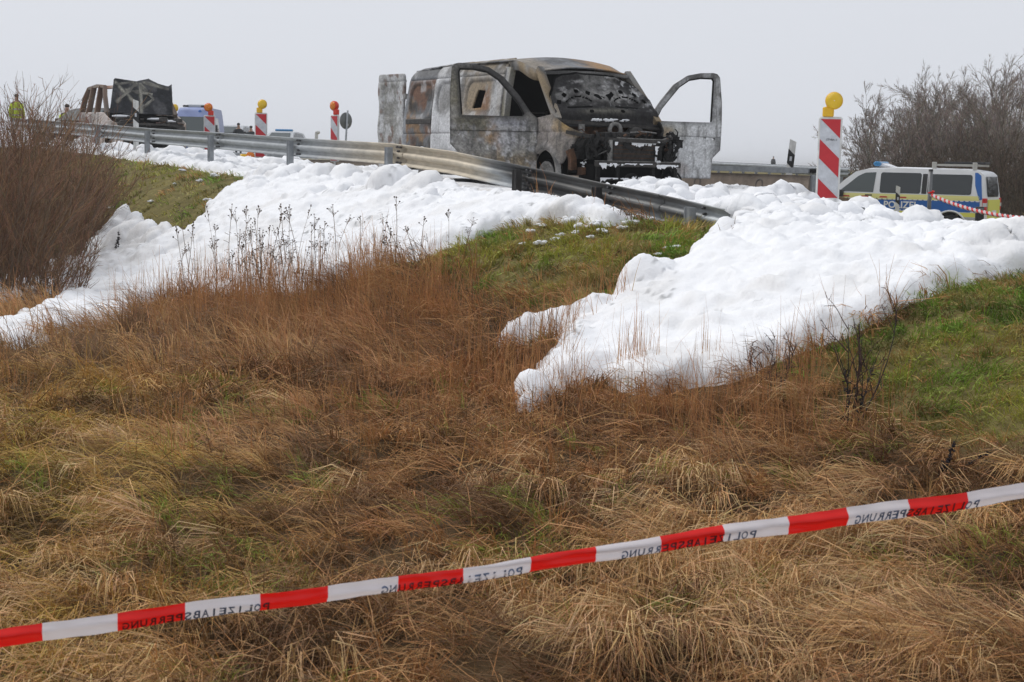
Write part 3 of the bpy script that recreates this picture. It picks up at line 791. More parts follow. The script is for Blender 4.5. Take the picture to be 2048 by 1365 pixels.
def fleck(x, y):
    return is_dry(x, y) & (patch(x, y, 1.9, 101) > 0.59)
turf_c2 = tufts(3000, 14, 4.2, 14, 1.2, 0.05, (0.10, 0.22), (0.003, 0.005), (r_(65), r_(12)), (r_(10), r_(20)), 0.9, lambda x, y, n: np.repeat((GREEN * 0.6 + OLIVE * 0.5)[None], n, 0), fleck, 8, lift=0.02)
turf = join('green_grass', [turf_a, turf_n, turf_b, turf_c2], m_grass, 'short olive green turf on the embankment between the foam tongues')

# ------------------------------------------------------------------ woody growth
def tubes(paths, r0, r1, sides=3):
    n, k, _ = paths.shape
    d = np.zeros_like(paths); d[:, 1:-1] = paths[:, 2:] - paths[:, :-2]; d[:, 0] = paths[:, 1] - paths[:, 0]; d[:, -1] = paths[:, -1] - paths[:, -2]
    d /= np.linalg.norm(d, axis=-1, keepdims=True) + 1e-9
    ref = np.where(np.abs(d[..., 2:3]) > 0.9, np.array([1.0, 0, 0]), np.array([0, 0, 1.0]))
    a = np.cross(d, ref); a /= np.linalg.norm(a, axis=-1, keepdims=True) + 1e-9; b = np.cross(d, a)
    u = np.linspace(0, 1, k)[None, :]; r = (r0[:, None] * (1 - u) + r1[:, None] * u)[..., None]
    V = np.stack([paths + (a * math.cos(6.2832 * j / sides) + b * math.sin(6.2832 * j / sides)) * r for j in range(sides)], 2)
    base = (np.arange(n) * k * sides)[:, None, None] + (np.arange(k - 1) * sides)[None, :, None] + np.arange(sides)[None, None, :]
    nxt = (np.arange(n) * k * sides)[:, None, None] + (np.arange(k - 1) * sides)[None, :, None] + ((np.arange(sides) + 1) % sides)[None, None, :]
    Q = np.stack([base, nxt, nxt + sides, base + sides], -1).reshape(-1, 4)
    return V.reshape(-1, 3), Q

def ribbons(rng, paths, r0, r1):
    n, k, _ = paths.shape
    d = paths[:, -1] - paths[:, 0]; w = np.cross(d, rng.normal(0, 1, (n, 3))); w /= np.linalg.norm(w, axis=-1, keepdims=True) + 1e-9
    u = np.linspace(0, 1, k)[None, :]; r = (r0[:, None] * (1 - u) + r1[:, None] * u)[..., None]
    V = np.stack([paths - w[:, None] * r, paths + w[:, None] * r], 2)
    b = (np.arange(n) * k * 2)[:, None] + (np.arange(k - 1) * 2)[None]
    return V.reshape(-1, 3), np.stack([b, b + 1, b + 3, b + 2], -1).reshape(-1, 4)

def grow_paths(rng, P, D, L, k, wobble, up):
    n = len(P); pts = np.zeros((n, k, 3)); pts[:, 0] = P; d = D / np.linalg.norm(D, axis=-1, keepdims=True)
    for i in range(1, k):
        d = d + rng.normal(0, wobble, (n, 3)) + np.array([0, 0, up]); d /= np.linalg.norm(d, axis=-1, keepdims=True)
        pts[:, i] = pts[:, i - 1] + d * (L / (k - 1))[:, None]
    return pts

def branch_off(rng, paths, L, per, umin, umax, ang, ratio, k, wobble, up):
    n, kk, _ = paths.shape; N = n * per; idx = np.repeat(np.arange(n), per)
    u = rng.uniform(umin, umax, N) * (kk - 1); i = np.minimum(u.astype(int), kk - 2); f = (u - i)[:, None]
    P = paths[idx, i] * (1 - f) + paths[idx, i + 1] * f
    d = paths[idx, i + 1] - paths[idx, i]; d /= np.linalg.norm(d, axis=-1, keepdims=True) + 1e-9
    rv = rng.normal(0, 1, (N, 3)); rv -= d * (rv * d).sum(-1, keepdims=True); rv /= np.linalg.norm(rv, axis=-1, keepdims=True)
    a = rng.uniform(ang[0], ang[1], N)[:, None]
    D = d * np.cos(a) + rv * np.sin(a)
    LL = L[idx] * ratio * rng.uniform(0.55, 1.15, N) * (1.15 - 0.5 * u / (kk - 1))
    return grow_paths(rng, P, D, LL, k, wobble, up), LL, u / (kk - 1)

def woody(name, seed, loc, nstem, height, base_r, lean, r0, levels, label, cat, group, mats, parts=('stem', 'twigs'), rz=0.0, lean_dir=None):
    rng = np.random.default_rng(seed)
    root = empty(name, loc, rz, label, cat, group)
    th = rng.random(nstem) * 6.283; rr = base_r * np.sqrt(rng.random(nstem))
    P = np.stack([rr * np.cos(th), rr * np.sin(th), np.full(nstem, -0.1)], -1)
    out = rng.uniform(0.0, lean, nstem) + lean * 0.5 * rr / max(base_r, 1e-6)
    D = np.stack([np.cos(th) * out, np.sin(th) * out, np.ones(nstem)], -1)
    if lean_dir is not None: D[:, :2] += np.array(lean_dir)
    L = height * rng.uniform(0.62, 1.0, nstem)
    paths = grow_paths(rng, P, D, L, 7, 0.09, 0.04)
    R0 = r0 * rng.uniform(0.7, 1.15, nstem)
    V, Q = tubes(paths, R0, R0 * 0.25, 5)
    obj(parts[0], quick_mesh(parts[0], V, Q, mats[0], smooth=True), root)
    tint = TINT.get(mats[1].name, (0.1, 0.08, 0.06)); cols = []
    Vs, Qs, o = [], [], 0; cur, cl = paths, L; rcur = r0
    for (per, umin, umax, ang, ratio, k, wob, up, rad) in levels:
        cur, cl, u = branch_off(rng, cur, cl, per, umin, umax, ang, ratio, k, wob, up)
        cols.append(np.repeat(np.array(tint)[None] * rng.uniform(0.45, 1.6, len(cur))[:, None] * rng.normal(1, 0.08, (len(cur), 3)), cur.shape[1] * (3 if len(cur) < 1600 else 2), axis=0))
        ra = np.full(len(cur), rad) * rng.uniform(0.7, 1.2, len(cur))
        V, Q = tubes(cur, ra, ra * 0.4, 3) if len(cur) < 1600 else ribbons(rng, cur, ra * 1.25, ra * 0.5)
        Vs.append(V); Qs.append(Q + o); o += len(V)
    t = obj(parts[1], quick_mesh(parts[1], np.concatenate(Vs), np.concatenate(Qs), m_wood, np.clip(np.concatenate(cols), 0.005, 0.7)), root); t['kind'] = 'stuff'
    return root

m_wood = mat('twig bark', attr='Col', rough=0.85, spec=0.15)
TINT = {'red brown twigs': (0.21, 0.125, 0.075), 'hazed grey twigs': (0.23, 0.185, 0.155), 'dark bramble twigs': (0.085, 0.062, 0.042), 'black weed': (0.03, 0.025, 0.026), 'weed twigs': (0.07, 0.045, 0.042), 'dead stalk': (0.2, 0.15, 0.11)}  # far tree twigs are tinted paler, distance haze put into their colour
m_bark = mat('bark', (0.17, 0.12, 0.08), rough=0.9, vary=0.3, scale=7)
m_twig = mat('red brown twigs', (0.23, 0.150, 0.095), rough=0.85, vary=0.35, scale=1.2)
m_bark2 = mat('grey green bark', (0.12, 0.12, 0.085), rough=0.9, vary=0.35, scale=3)
m_twig2 = mat('hazed grey twigs', (0.24, 0.19, 0.16), rough=0.9, vary=0.3, scale=0.6)  # grey lightened to include the haze over the far trees
BUSH = [(12, 0.2, 1.0, (0.2, 0.7), 0.38, 4, 0.14, 0.09, 0.0044), (4, 0.2, 1.0, (0.25, 0.9), 0.42, 3, 0.18, 0.06, 0.0026)]
def gz(px, py): 
    P = hit(px, py); return (float(P[0]), float(P[1]), float(P[2]))
G = 'bare shrubs on the left bank'
woody('bare_shrub', 1, gz(20, 575), 90, 2.75, 0.6, 0.34, 0.012, BUSH, 'tallest bare shrub at the left edge with a single leader above the rest', 'shrub', G, (m_bark, m_twig))
woody('bare_shrub', 2, gz(-40, 600), 90, 2.75, 0.6, 0.36, 0.012, BUSH, 'bare brown shrub cut off by the left picture edge', 'shrub', G, (m_bark, m_twig))
woody('bare_shrub', 3, gz(85, 555), 85, 2.3, 0.5, 0.40, 0.011, BUSH, 'dense bare reddish shrub beside the foam at lower left', 'shrub', G, (m_bark, m_twig))
woody('bare_shrub', 4, gz(120, 515), 75, 1.9, 0.5, 0.50, 0.010, BUSH, 'bare shrub leaning right over the green bank, before the guardrail end', 'shrub', G, (m_bark, m_twig), lean_dir=(0.10, 0))
woody('bare_shrub', 5, gz(50, 470), 80, 2.3, 0.7, 0.36, 0.011, BUSH, 'bare shrub growing up the bank behind the front shrubs', 'shrub', G, (m_bark, m_twig))
woody('bare_shrub', 6, gz(60, 600), 70, 1.0, 0.6, 0.45, 0.006, BUSH, 'low thin bare shrub poking out of the foam at lower left', 'shrub', G, (m_bark, m_twig))
# the leader and the loose sprays at the top
woody('bare_sapling', 7, gz(28, 560), 6, 3.3, 0.22, 0.12, 0.013, [(9, 0.5, 1.0, (0.3, 0.7), 0.22, 4, 0.12, 0.06, 0.005), (4, 0.2, 1.0, (0.3, 0.8), 0.4, 3, 0.12, 0.03, 0.0032)], 'thin bare sapling rising above the left shrubs into the sky', 'sapling', None, (m_bark, m_twig))
woody('bare_sapling', 8, gz(140, 470), 9, 1.75, 0.25, 0.42, 0.008, [(7, 0.4, 1.0, (0.3, 0.7), 0.26, 4, 0.12, 0.04, 0.004), (3, 0.2, 1.0, (0.3, 0.8), 0.4, 3, 0.12, 0.03, 0.003)], 'loose bare twigs in front of the guardrail beside the burnt car', 'sapling', None, (m_bark, m_twig), lean_dir=(0.15, 0))

TREE = [(11, 0.15, 0.95, (0.4, 0.9), 0.46, 5, 0.10, 0.08, 0.014), (9, 0.25, 1.0, (0.3, 0.8), 0.48, 4, 0.12, 0.08, 0.0075), (8, 0.3, 1.0, (0.25, 0.8), 0.55, 3, 0.12, 0.07, 0.0052)]
TG = 'bare trees behind the police van'
tl = ['leftmost low bare tree right of the striped beacon', 'small bare tree above the front of the police van', 'bare rounded tree above the blue roof light of the police van', 'tall bare tree rising over the middle of the police van', 'bare tree in the second row above the roof rack', 'tallest bare tree behind the rear of the police van', 'bare tree just right of the police van', 'bare tree cut by the right picture edge', 'bare tree in the back row between the two tallest', 'low bare tree in the back row behind the striped beacon', 'bare tree in the back row above the police van windscreen', 'bare tree in the back row above the middle window of the police van', 'bare tree in the back row at the right picture edge']
tp = [(1752, 58, 2.5), (1778, 60, 3.3), (1822, 61, 4.0), (1872, 62, 4.6), (1922, 66, 4.9), (1985, 60, 4.9), (2035, 57, 4.6), (2090, 60, 4.9), (1950, 72, 5.4), (1762, 68, 3.4), (1806, 70, 4.3), (1850, 72, 5.0), (2015, 72, 5.6)]
for i, (px, Y, h) in enumerate(tp):
    P = at(px, 460, Y); z = float(terrain(P[0], P[1]))
    woody('bare_tree', 40 + i, (float(P[0]), float(P[1]), z), 9, h, 0.7, 0.5, 0.045, TREE, tl[i], 'tree', TG, (m_bark2, m_twig2), parts=('trunk', 'branches'))
UNDER = [(9, 0.2, 1.0, (0.3, 0.9), 0.38, 4, 0.15, 0.05, 0.009), (4, 0.2, 1.0, (0.3, 1.0), 0.45, 3, 0.15, 0.02, 0.007)]
m_twig3 = mat('dark bramble twigs', (0.075, 0.060, 0.042), rough=0.9, vary=0.4, scale=0.8)
for i, (px, Y, h, lb) in enumerate([(1725, 56, 1.9, 'low brown bramble behind the striped beacon'), (1800, 57, 2.2, 'low brown bramble behind the police van windscreen'), (1880, 57, 2.4, 'low brown bramble behind the police van windows'), (1955, 55, 2.9, 'dark bramble behind the rear of the police van'), (2010, 52, 3.0, 'dark bramble thicket right of the police van'), (2060, 50, 3.0, 'dark bramble thicket at the right picture edge')]):
    P = at(px, 460, Y); z = float(terrain(P[0], P[1]))
    woody('bramble_bush', 70 + i, (float(P[0]), float(P[1]), z), 80, h, 1.1, 0.7, 0.014, UNDER, lb, 'bush', 'brambles behind the police van', (m_bark, m_twig3))
# ------------------------------------------------------------------ sheet panels with clean cut-outs
def sd_rbox(a, b, a0, a1, b0, b1, r=0.0):
    """positive inside a rounded rectangle"""
    qa = np.abs(a - (a0 + a1) / 2) - (a1 - a0) / 2 + r; qb = np.abs(b - (b0 + b1) / 2) - (b1 - b0) / 2 + r
    return -(np.hypot(np.maximum(qa, 0), np.maximum(qb, 0)) + np.minimum(np.maximum(qa, qb), 0) - r)
def sd_circ(a, b, ca, cb, r): return r - np.hypot(a - ca, b - cb)
def sd_poly(pts): return lambda a, b: poly_sdf(np.array(pts, float), a, b)

def panel(name, sdf, bounds, h, fmap, material, parent, colfn=None, thick=0.0, smooth=True):
    a0, a1, b0, b1 = bounds
    A, B = np.meshgrid(np.arange(a0 - h, a1 + 1.5 * h, h), np.arange(b0 - h, b1 + 1.5 * h, h))
    S = sdf(A, B); ga_b, ga_a = np.gradient(S, h); g2 = ga_a ** 2 + ga_b ** 2 + 1e-6
    near = np.abs(S) < 0.5 * h
    mvA = np.where(near, -S * ga_a / g2, 0); mvB = np.where(near, -S * ga_b / g2, 0)
    lim = 0.55 * h; A2 = A + np.clip(mvA, -lim, lim); B2 = B + np.clip(mvB, -lim, lim)
    keep = S > -0.5 * h
    X, Y, Z = fmap(A2, B2)
    X = X + 0 * A2; Y = Y + 0 * A2; Z = Z + 0 * A2
    me = grid_mesh(name, X, Y, Z, material, colfn(A2, B2) if colfn else None, keep, smooth, tri=True)
    o = obj(name, me, parent)
    if thick:
        m = o.modifiers.new('thickness', 'SOLIDIFY'); m.thickness = abs(thick); m.offset = -1 if thick > 0 else 1
    return o

ASHW = np.array([0.50, 0.505, 0.515]); ASHG = np.array([0.245, 0.24, 0.23]); TANB = np.array([0.26, 0.20, 0.125]); RUSTC = np.array([0.155, 0.078, 0.046])
ORNG = np.array([0.30, 0.175, 0.075]); SOOT = np.array([0.018, 0.017, 0.017]); OLV = np.array([0.21, 0.195, 0.14]); YELC = np.array([0.48, 0.31, 0.09]); DGREY = np.array([0.10, 0.098, 0.095])
def cmix(c, t, k): return c * (1 - k[..., None]) + t * k[..., None]
def box_k(a, b, a0, a1, b0, b1, soft=0.12, seed=0, amp=0.25, sc=5):
    soft = soft * 1.8 if soft > 0.04 else soft; d = sd_rbox(a, b, a0, a1, b0, b1, 0.05) + amp * (fbm(a * sc, b * sc, seed, 4) - 0.5)
    return sstep(-soft, soft, d)
def speckle(c, a, b, seed, amt=0.5, sc=38):
    n = fbm(a * sc, b * sc, seed, 3); return c * (1 + amt * (n - 0.5) * 2.2)[..., None]
def streaks(c, a, b, seed, target, thr=0.55, sc=(22, 3)):
    n = fbm(a * sc[0], b * sc[1], seed, 4); return cmix(c, target, sstep(thr, thr + 0.15, n) * 0.7)

m_burnt = mat('fire bared sheet metal', attr='Col', rough=0.78, metal=0.0, vary=0.28, scale=45, bump=0.25, bscale=55, spec=0.25, detail=8)
m_soot = mat('soot black steel', (0.016, 0.0155, 0.015), rough=0.85, vary=0.5, scale=12, bump=0.5, bscale=40, spec=0.2)
m_char = mat('charred interior', (0.006, 0.006, 0.006), rough=0.95, spec=0.05)
m_ashmetal = mat('ash grey metal', (0.20, 0.195, 0.185), rough=0.75, vary=0.55, scale=16, bump=0.3, bscale=40)
m_darkmetal = mat('dark scorched metal', (0.036, 0.033, 0.030), rough=0.7, vary=0.6, scale=14, bump=0.4, bscale=30)
m_rustpart = mat('rusted casting', (0.085, 0.042, 0.022), rough=0.9, vary=0.5, scale=14, bump=0.5, bscale=40)
m_foambit = mat('foam residue', (0.78, 0.79, 0.81), rough=0.8, bump=0.4, bscale=30)

VC = at(1128, 370, 24.5); vz = float(terrain(VC[0], VC[1])) + 0.0
VH = -RD; VL = np.array([-VH[1], VH[0]]);
VL = VL if VL[0] > 0 else -VL
vo = VC[:2] + VL * 1.0
van = empty('burnt_van', (float(vo[0]), float(vo[1]), vz), math.atan2(VH[1], VH[0]), 'burnt out panel van with both front doors open and raised hood behind the guardrail', 'van')
VW_, VHT = 1.0, 2.12
def side_y(z, x=None):
    """half width of the body at height z"""
    z = np.asarray(z, float)
    y = np.where(z < 1.0, 1.0, 1.0 - 0.10 * ((z - 1.0) / 0.9) ** 1.5)
    y = np.where(z > 1.86, y - np.clip((z - 1.86) / 0.26, 0, 1) ** 2 * 0.16, y)
    return y - 0.035 * sstep(0.35, 0.1, z)

# --- right side (towards the camera), rear two thirds
def relief_right(x, z):
    y = side_y(z)
    r = np.zeros_like(y)
    for (x0, x1) in ((-3.30, -2.22), (-4.28, -3.46), (-5.42, -4.55)):                  # blind window pressings
        r = np.maximum(r, 0.035 * sstep(-0.02, 0.05, sd_rbox(x, z, x0, x1, 1.25, 1.82, 0.22)))
    r = np.maximum(r, 0.022 * np.exp(-((z - 0.93) / 0.018) ** 2)); r = np.maximum(r, 0.03 * np.exp(-((z - 0.60) / 0.03) ** 2) * 0.5)
    r = np.maximum(r, 0.03 * np.exp(-((x + 4.40) / 0.012) ** 2)); r = np.maximum(r, 0.03 * np.exp(-((x + 3.38) / 0.010) ** 2))
    r = np.maximum(r, 0.03 * np.exp(-((z - 1.875) / 0.012) ** 2))
    buckle = 0.018 * (fbm(x * 2.3, z * 2.3, 12, 2) - 0.5) + 0.010 * (fbm(x * 6, z * 6, 13, 2) - 0.5)
    proud = 0.045 * sstep(-4.40, -4.37, x) * sstep(-3.36, -3.4, x)
    return y - r + buckle + proud
def col_right(x, z):
    c = np.ones(x.shape + (3,)) * ASHG * 1.1
    # mid panel: tan / ash with a sooty crown
    k = box_k(x, z, -3.35, -2.1, 0.9, 1.86, 0.1, 31); c = cmix(c, TANB * 1.15, k * 0.8)
    c = cmix(c, ORNG, box_k(x, z, -3.0, -2.6, 1.25, 1.45, 0.1, 32) * 0.7); c = cmix(c, RUSTC * 1.3, box_k(x, z, -2.72, -2.45, 1.2, 1.65, 0.08, 33) * 0.7)
    c = cmix(c, ASHW * 0.85, box_k(x, z, -2.42, -2.16, 1.15, 1.85, 0.07, 34, 0.1)); c = cmix(c, ASHG, box_k(x, z, -3.3, -2.2, 1.1, 1.2, 0.05, 35))
    # pale panel
    k = box_k(x, z, -4.40, -3.42, 0.3, 2.1, 0.03, 36, 0.03); c = cmix(c, ASHW * 1.15, k)
    k = box_k(x, z, -4.2, -3.5, 1.28, 1.8, 0.08, 37, 0.2); c = cmix(c, ASHG * 0.75, k * 0.8); c = streaks(c, x * 0.4, z, 38, ASHG, 0.62)
    c = cmix(c, SOOT * 2, sstep(0.42, 0.25, z + 0.2 * (fbm(x * 6, z * 6, 39, 3) - 0.5)))
    # rusty rear panel
    k = sstep(-4.38, -4.46, x); rear = np.ones(x.shape + (3,)) * np.array([0.15, 0.155, 0.16])
    rear = cmix(rear, RUSTC, sstep(0.40, 0.66, fbm(x * 4.1, z * 4.1, 41, 4)) * 0.9); rear = cmix(rear, np.array([0.27, 0.16, 0.075]), sstep(0.60, 0.72, fbm(x * 5.2, z * 3.6, 42, 4)) * 0.8)
    rear = cmix(rear, DGREY * 0.5, sstep(0.45, 0.7, fbm(x * 3.2, z * 4.3, 43, 4)) * 0.85)
    rear = cmix(rear, np.array([0.24, 0.25, 0.265]), np.maximum(sstep(-5.42, -5.5, x), sstep(1.83, 1.9, z)))
    c = c * (1 - k[..., None]) + rear * k[..., None]
    # roof edge browned
    c = cmix(c, TANB * 0.8, sstep(1.9, 2.0, z) * sstep(-4.2, -3.4, x) * 0.8); c = cmix(c, DGREY, sstep(1.86, 1.95, z) * sstep(0.4, 0.65, fbm(x * 3, z * 3, 44, 3)) * 0.7)
    for (x0, x1) in ((-3.30, -2.22), (-4.28, -3.46), (-5.42, -4.55)):
        q = sd_rbox(x, z, x0, x1, 1.25, 1.82, 0.22); n = fbm(x * 6, z * 6, 47, 3)
        c = cmix(c, DGREY * 0.6, np.exp(-((q - 0.02) / 0.025) ** 2) * (0.25 + 0.6 * n)); c = cmix(c, ASHW * 0.9, np.exp(-((q + 0.035) / 0.025) ** 2) * 0.25)
    c = cmix(c, SOOT * 3, np.exp(-((z - 0.93) / 0.014) ** 2) * 0.6); c = cmix(c, SOOT * 2, np.exp(-((x + 4.40) / 0.015) ** 2) * 0.7)
    smoke = sstep(0.42, 0.68, fbm(x * 1.3, z * 1.1 + 4, 48, 3)); c = c * (1 - 0.5 * smoke)[..., None]; c = cmix(c, np.array([0.55, 0.55, 0.55]), sstep(0.60, 0.70, fbm(x * 3.4, z * 3.4 + 9, 49, 4)) * 0.5)
    return speckle(c, x, z, 45, 0.35) * 0.92
def sdf_right(x, z):
    top = sd_poly([(-5.6, 0.22), (-5.62, 0.9), (-5.5, 1.9), (-5.42, 2.02), (-5.2, 2.07), (-4.0, 2.11), (-2.03, 2.12), (-2.03, 0.22)])(x, z)
    s = np.minimum(top, -sd_poly([(-3.06, 1.33), (-2.74, 1.34), (-2.64, 1.62), (-2.92, 1.64)])(x, z))
    s = np.minimum(s, -sd_circ(x, z, -4.85, 0.30, 0.40))
    return s
panel('side_panel', sdf_right, (-5.65, -2.0, 0.2, 2.14), 0.022, lambda x, z: (x, -relief_right(x, z), z), m_burnt, van, col_right, -0.03)['label'] = 'rust streaked right side wall with pale panel and torn square hole'
MB().rbox((-5.45, -1.045, 1.095), (-4.45, -0.96, 1.185), 0.012, axis=0).build('sliding_door_rail', m_darkmetal, van)
# --- left side wall, plain and sooty
def sdf_left(x, z):
    s = sd_poly([(-5.6, 0.25), (-5.5, 1.9), (-5.2, 2.07), (-2.03, 2.12), (-2.03, 0.25)])(x, z)
    return np.minimum(s, -sd_circ(x, z, -4.85, 0.30, 0.40))
panel('side_panel', sdf_left, (-5.65, -2.0, 0.2, 2.14), 0.05, lambda x, z: (x, side_y(z), z), m_darkmetal, van, None, 0.03)
# --- roof: cambered, dropping over the windscreen
def roof_z(x, y):
    edge = 0.85
    z = 2.10 + 0.075 * (1 - (y / edge) ** 2) - 0.05 * sstep(-4.3, -5.5, x)
    z = z - 0.20 * sstep(-1.95, -1.05, x) ** 1.3
    return z + 0.006 * np.sin(x * 18) * sstep(-2.4, -3, x) + 0.012 * (fbm(x * 2.5, y * 2.5, 52, 2) - 0.5)
def col_roof(x, y):
    c = np.ones(x.shape + (3,)) * np.array([0.19, 0.195, 0.205])
    c = cmix(c, TANB * 0.9, sstep(0.52, 0.68, fbm(x * 2.6, y * 2.6, 53, 3)) * 0.25); c = cmix(c, DGREY * 0.7, sstep(0.5, 0.66, fbm(x * 4, y * 4, 57, 3)) * 0.6)
    c = cmix(c, ORNG * 1.1, box_k(x, y, -1.7, -0.95, 0.25, 0.8, 0.12, 54, 0.5, 8) * 0.85); c = cmix(c, np.array([0.28, 0.245, 0.20]), box_k(x, y, -2.2, -0.9, -0.95, -0.55, 0.1, 55, 0.3) * 0.7)
    return speckle(c, x, y, 56, 0.35)
panel('roof', lambda x, y: sd_poly([(-5.45, -0.84), (-5.45, 0.84), (-2.0, 0.87), (-1.25, 0.84), (-1.05, 0.78), (-1.0, 0.5), (-0.98, 0.0), (-1.0, -0.5), (-1.05, -0.78), (-1.25, -0.84), (-2.0, -0.87)])(x, y),
      (-5.5, -0.95, -0.9, 0.9), 0.03, lambda x, y: (x, y, roof_z(x, y)), m_burnt, van, col_roof, 0.02)
# --- cab side shoulders beside the roof, with the door opening below
def shoulder(sgn):
    m = MB(); 
    rings = []
    for x in np.linspace(-2.05, -1.06, 9):
        zt = float(roof_z(np.array(x), np.array(0.83))); zb = zt - 0.16
        yo = float(side_y(zb)) - 0.02
        rings.append([(x, sgn * 0.80, zt + 0.0), (x, sgn * 0.86, zt - 0.012), (x, sgn * (yo - 0.015), zt - 0.07), (x, sgn * yo, zb), (x, sgn * (yo - 0.05), zb - 0.01), (x, sgn * 0.80, zb)])
    m.loft(rings, cap=True, smooth=True); return m
CA = {}
def brush_cols(o, fn):
    me = o.data; n = len(me.vertices); co = np.zeros(n * 3, np.float32); me.vertices.foreach_get('co', co); co = co.reshape(-1, 3)
    a = me.attributes.new('Col', 'FLOAT_COLOR', 'POINT'); c4 = np.ones((n, 4), np.float32); c4[:, :3] = fn(co); a.data.foreach_set('color', c4.ravel())
def ashy(seed, base=ASHG, alt=TANB, dark=DGREY, sc=6.0):
    def fn(P):
        a, b = P[:, 0] + P[:, 1] * 0.7, P[:, 2] + P[:, 1] * 0.4
        c = np.ones((len(P), 3)) * base; c = cmix(c, alt, sstep(0.45, 0.6, fbm(a * sc, b * sc, seed, 3))); c = cmix(c, dark, sstep(0.56, 0.7, fbm(a * sc * 1.4, b * sc * 0.8, seed + 1, 3)) * 0.8)
        return speckle(c, a, b, seed + 2, 0.4)
    return fn
for sgn, sd in ((-1, 61), (1, 62)):
    o = shoulder(sgn).build('roof_rail', m_burnt, van); brush_cols(o, ashy(sd, TANB * 0.85, ASHG * 0.8))
    # A pillar
    o = MB().bar([(-1.10, sgn * 0.82, 1.93), (-0.98, sgn * 0.845, 1.80), (-0.62, sgn * 0.90, 1.42), (-0.34, sgn * 0.935, 1.12)], 0.11, 0.09, (0.5, 0, 0.8)).build('windscreen_pillar', m_burnt, van); brush_cols(o, ashy(sd + 5, TANB * 0.9, ASHG * 0.9, SOOT * 2))
    # B pillar
    o = MB().bar([(-2.02, sgn * 0.93, 0.3), (-2.01, sgn * 0.955, 1.0), (-2.0, sgn * 0.90, 1.6), (-1.98, sgn * 0.84, 1.98)], 0.10, 0.17, (1, 0, 0)).build('door_pillar', m_burnt, van); brush_cols(o, ashy(sd + 9, ASHW * 0.8, OLV, TANB))
    # sill
    o = MB().bar([(-2.1, sgn * 0.94, 0.27), (-0.95, sgn * 0.94, 0.27)], 0.1, 0.16).build('door_sill', m_burnt, van); brush_cols(o, ashy(sd + 12, ASHG * 0.8, DGREY))
# windscreen header and dash line
o = MB().bar([(-1.04, -0.80, 1.865), (-0.99, -0.4, 1.885), (-0.975, 0, 1.89), (-0.99, 0.4, 1.885), (-1.04, 0.80, 1.865)], 0.10, 0.05).build('windscreen_header', m_burnt, van); brush_cols(o, ashy(80, DGREY, ASHG, SOOT * 2))
# inside: bulkhead, floor, dashboard, seats burnt to frames
m = MB(); m.box((-2.16, -0.86, 0.3), (-2.12, 0.86, 2.02)); m.build('bulkhead', m_char, van)
m = MB(); m.box((-5.5, -0.9, 0.28), (-0.4, 0.9, 0.34)); m.build('floor', m_char, van)
m = MB(); m.bar([(-0.75, -0.85, 1.05), (-0.70, 0, 1.08), (-0.75, 0.85, 1.05)], 0.25, 0.2); m.tube([(-0.85, 0.75, 1.0), (-1.05, 0.42, 1.12)], 0.02); m.build('dashboard_frame', m_char, van)
for y in (-0.45, 0.42):
    m = MB()
    for dy in (-0.22, 0.22):
        m.tube([(-1.35, y + dy, 0.35), (-1.35, y + dy, 0.62), (-1.72, y + dy, 0.66), (-1.86, y + dy, 1.3)], 0.018)
    for q in range(5): m.tube([(-1.74 - 0.028 * q, y - 0.22, 0.74 + 0.13 * q), (-1.74 - 0.028 * q, y + 0.22, 0.74 + 0.13 * q)], 0.010)
    m.box((-1.72, y - 0.2, 0.6), (-1.36, y + 0.2, 0.63)); m.build('seat_frame', m_darkmetal, van)
# --- front wings with wheel arch
def wing_y(x, z):
    y = side_y(z) - 0.02
    y = y - 0.42 * np.clip((x + 0.42) / 0.62, 0, 1) ** 2.2                                     # wraps round to the nose
    bulge = 0.035 * np.exp(-((np.hypot(x + 0.62, z - 0.30) - 0.42) / 0.05) ** 2)
    return y + bulge - 0.02 * np.exp(-((z - 0.93) / 0.02) ** 2) + 0.012 * (fbm(x * 5, z * 5, 91, 2) - 0.5)
def sdf_wing(x, z):
    s = sd_poly([(-0.98, 0.3), (-0.96, 1.14), (-0.40, 1.20), (-0.18, 1.06), (0.06, 0.92), (0.02, 0.84), (-0.08, 0.62), (-0.16, 0.45), (-0.28, 0.42), (-0.45, 0.2)])(x, z)
    return np.minimum(s, -sd_circ(x, z, -0.62, 0.28, 0.385))
def col_wing(x, z):
    c = np.ones(x.shape + (3,)) * np.array([0.24, 0.215, 0.19])
    c = cmix(c, np.array([0.30, 0.27, 0.25]), sstep(0.4, 0.6, fbm(x * 5, z * 5, 93, 3))); c = cmix(c, YELC, box_k(x, z, -0.28, 0.2, 0.92, 1.12, 0.06, 94, 0.2))
    c = streaks(c, x * 1.3, z, 95, DGREY, 0.55); c = cmix(c, ASHG * 0.9, np.exp(-((np.hypot(x + 0.62, z - 0.28) - 0.43) / 0.05) ** 2) * 0.6)
    c = cmix(c, SOOT * 2, sstep(-0.05, 0.02, x) * sstep(0.9, 0.8, z))
    c = cmix(c, SOOT * 2.5, sstep(0.07, 0.0, sdf_wing(x, z)) * 0.55 * fbm(x * 6, z * 6, 99, 2))
    return speckle(c, x, z, 96, 0.5) * 0.9
panel('front_wing', sdf_wing, (-1.0, 0.1, 0.2, 1.22), 0.018, lambda x, z: (x, -wing_y(x, z), z), m_burnt, van, col_wing, -0.02)
panel('front_wing', sdf_wing, (-1.0, 0.1, 0.2, 1.22), 0.03, lambda x, z: (x, wing_y(x, z) - 0.05 * fbm(x * 6, z * 6, 97, 2), z), m_soot, van, None, 0.02)['label'] = 'crumpled sooty left front wing'
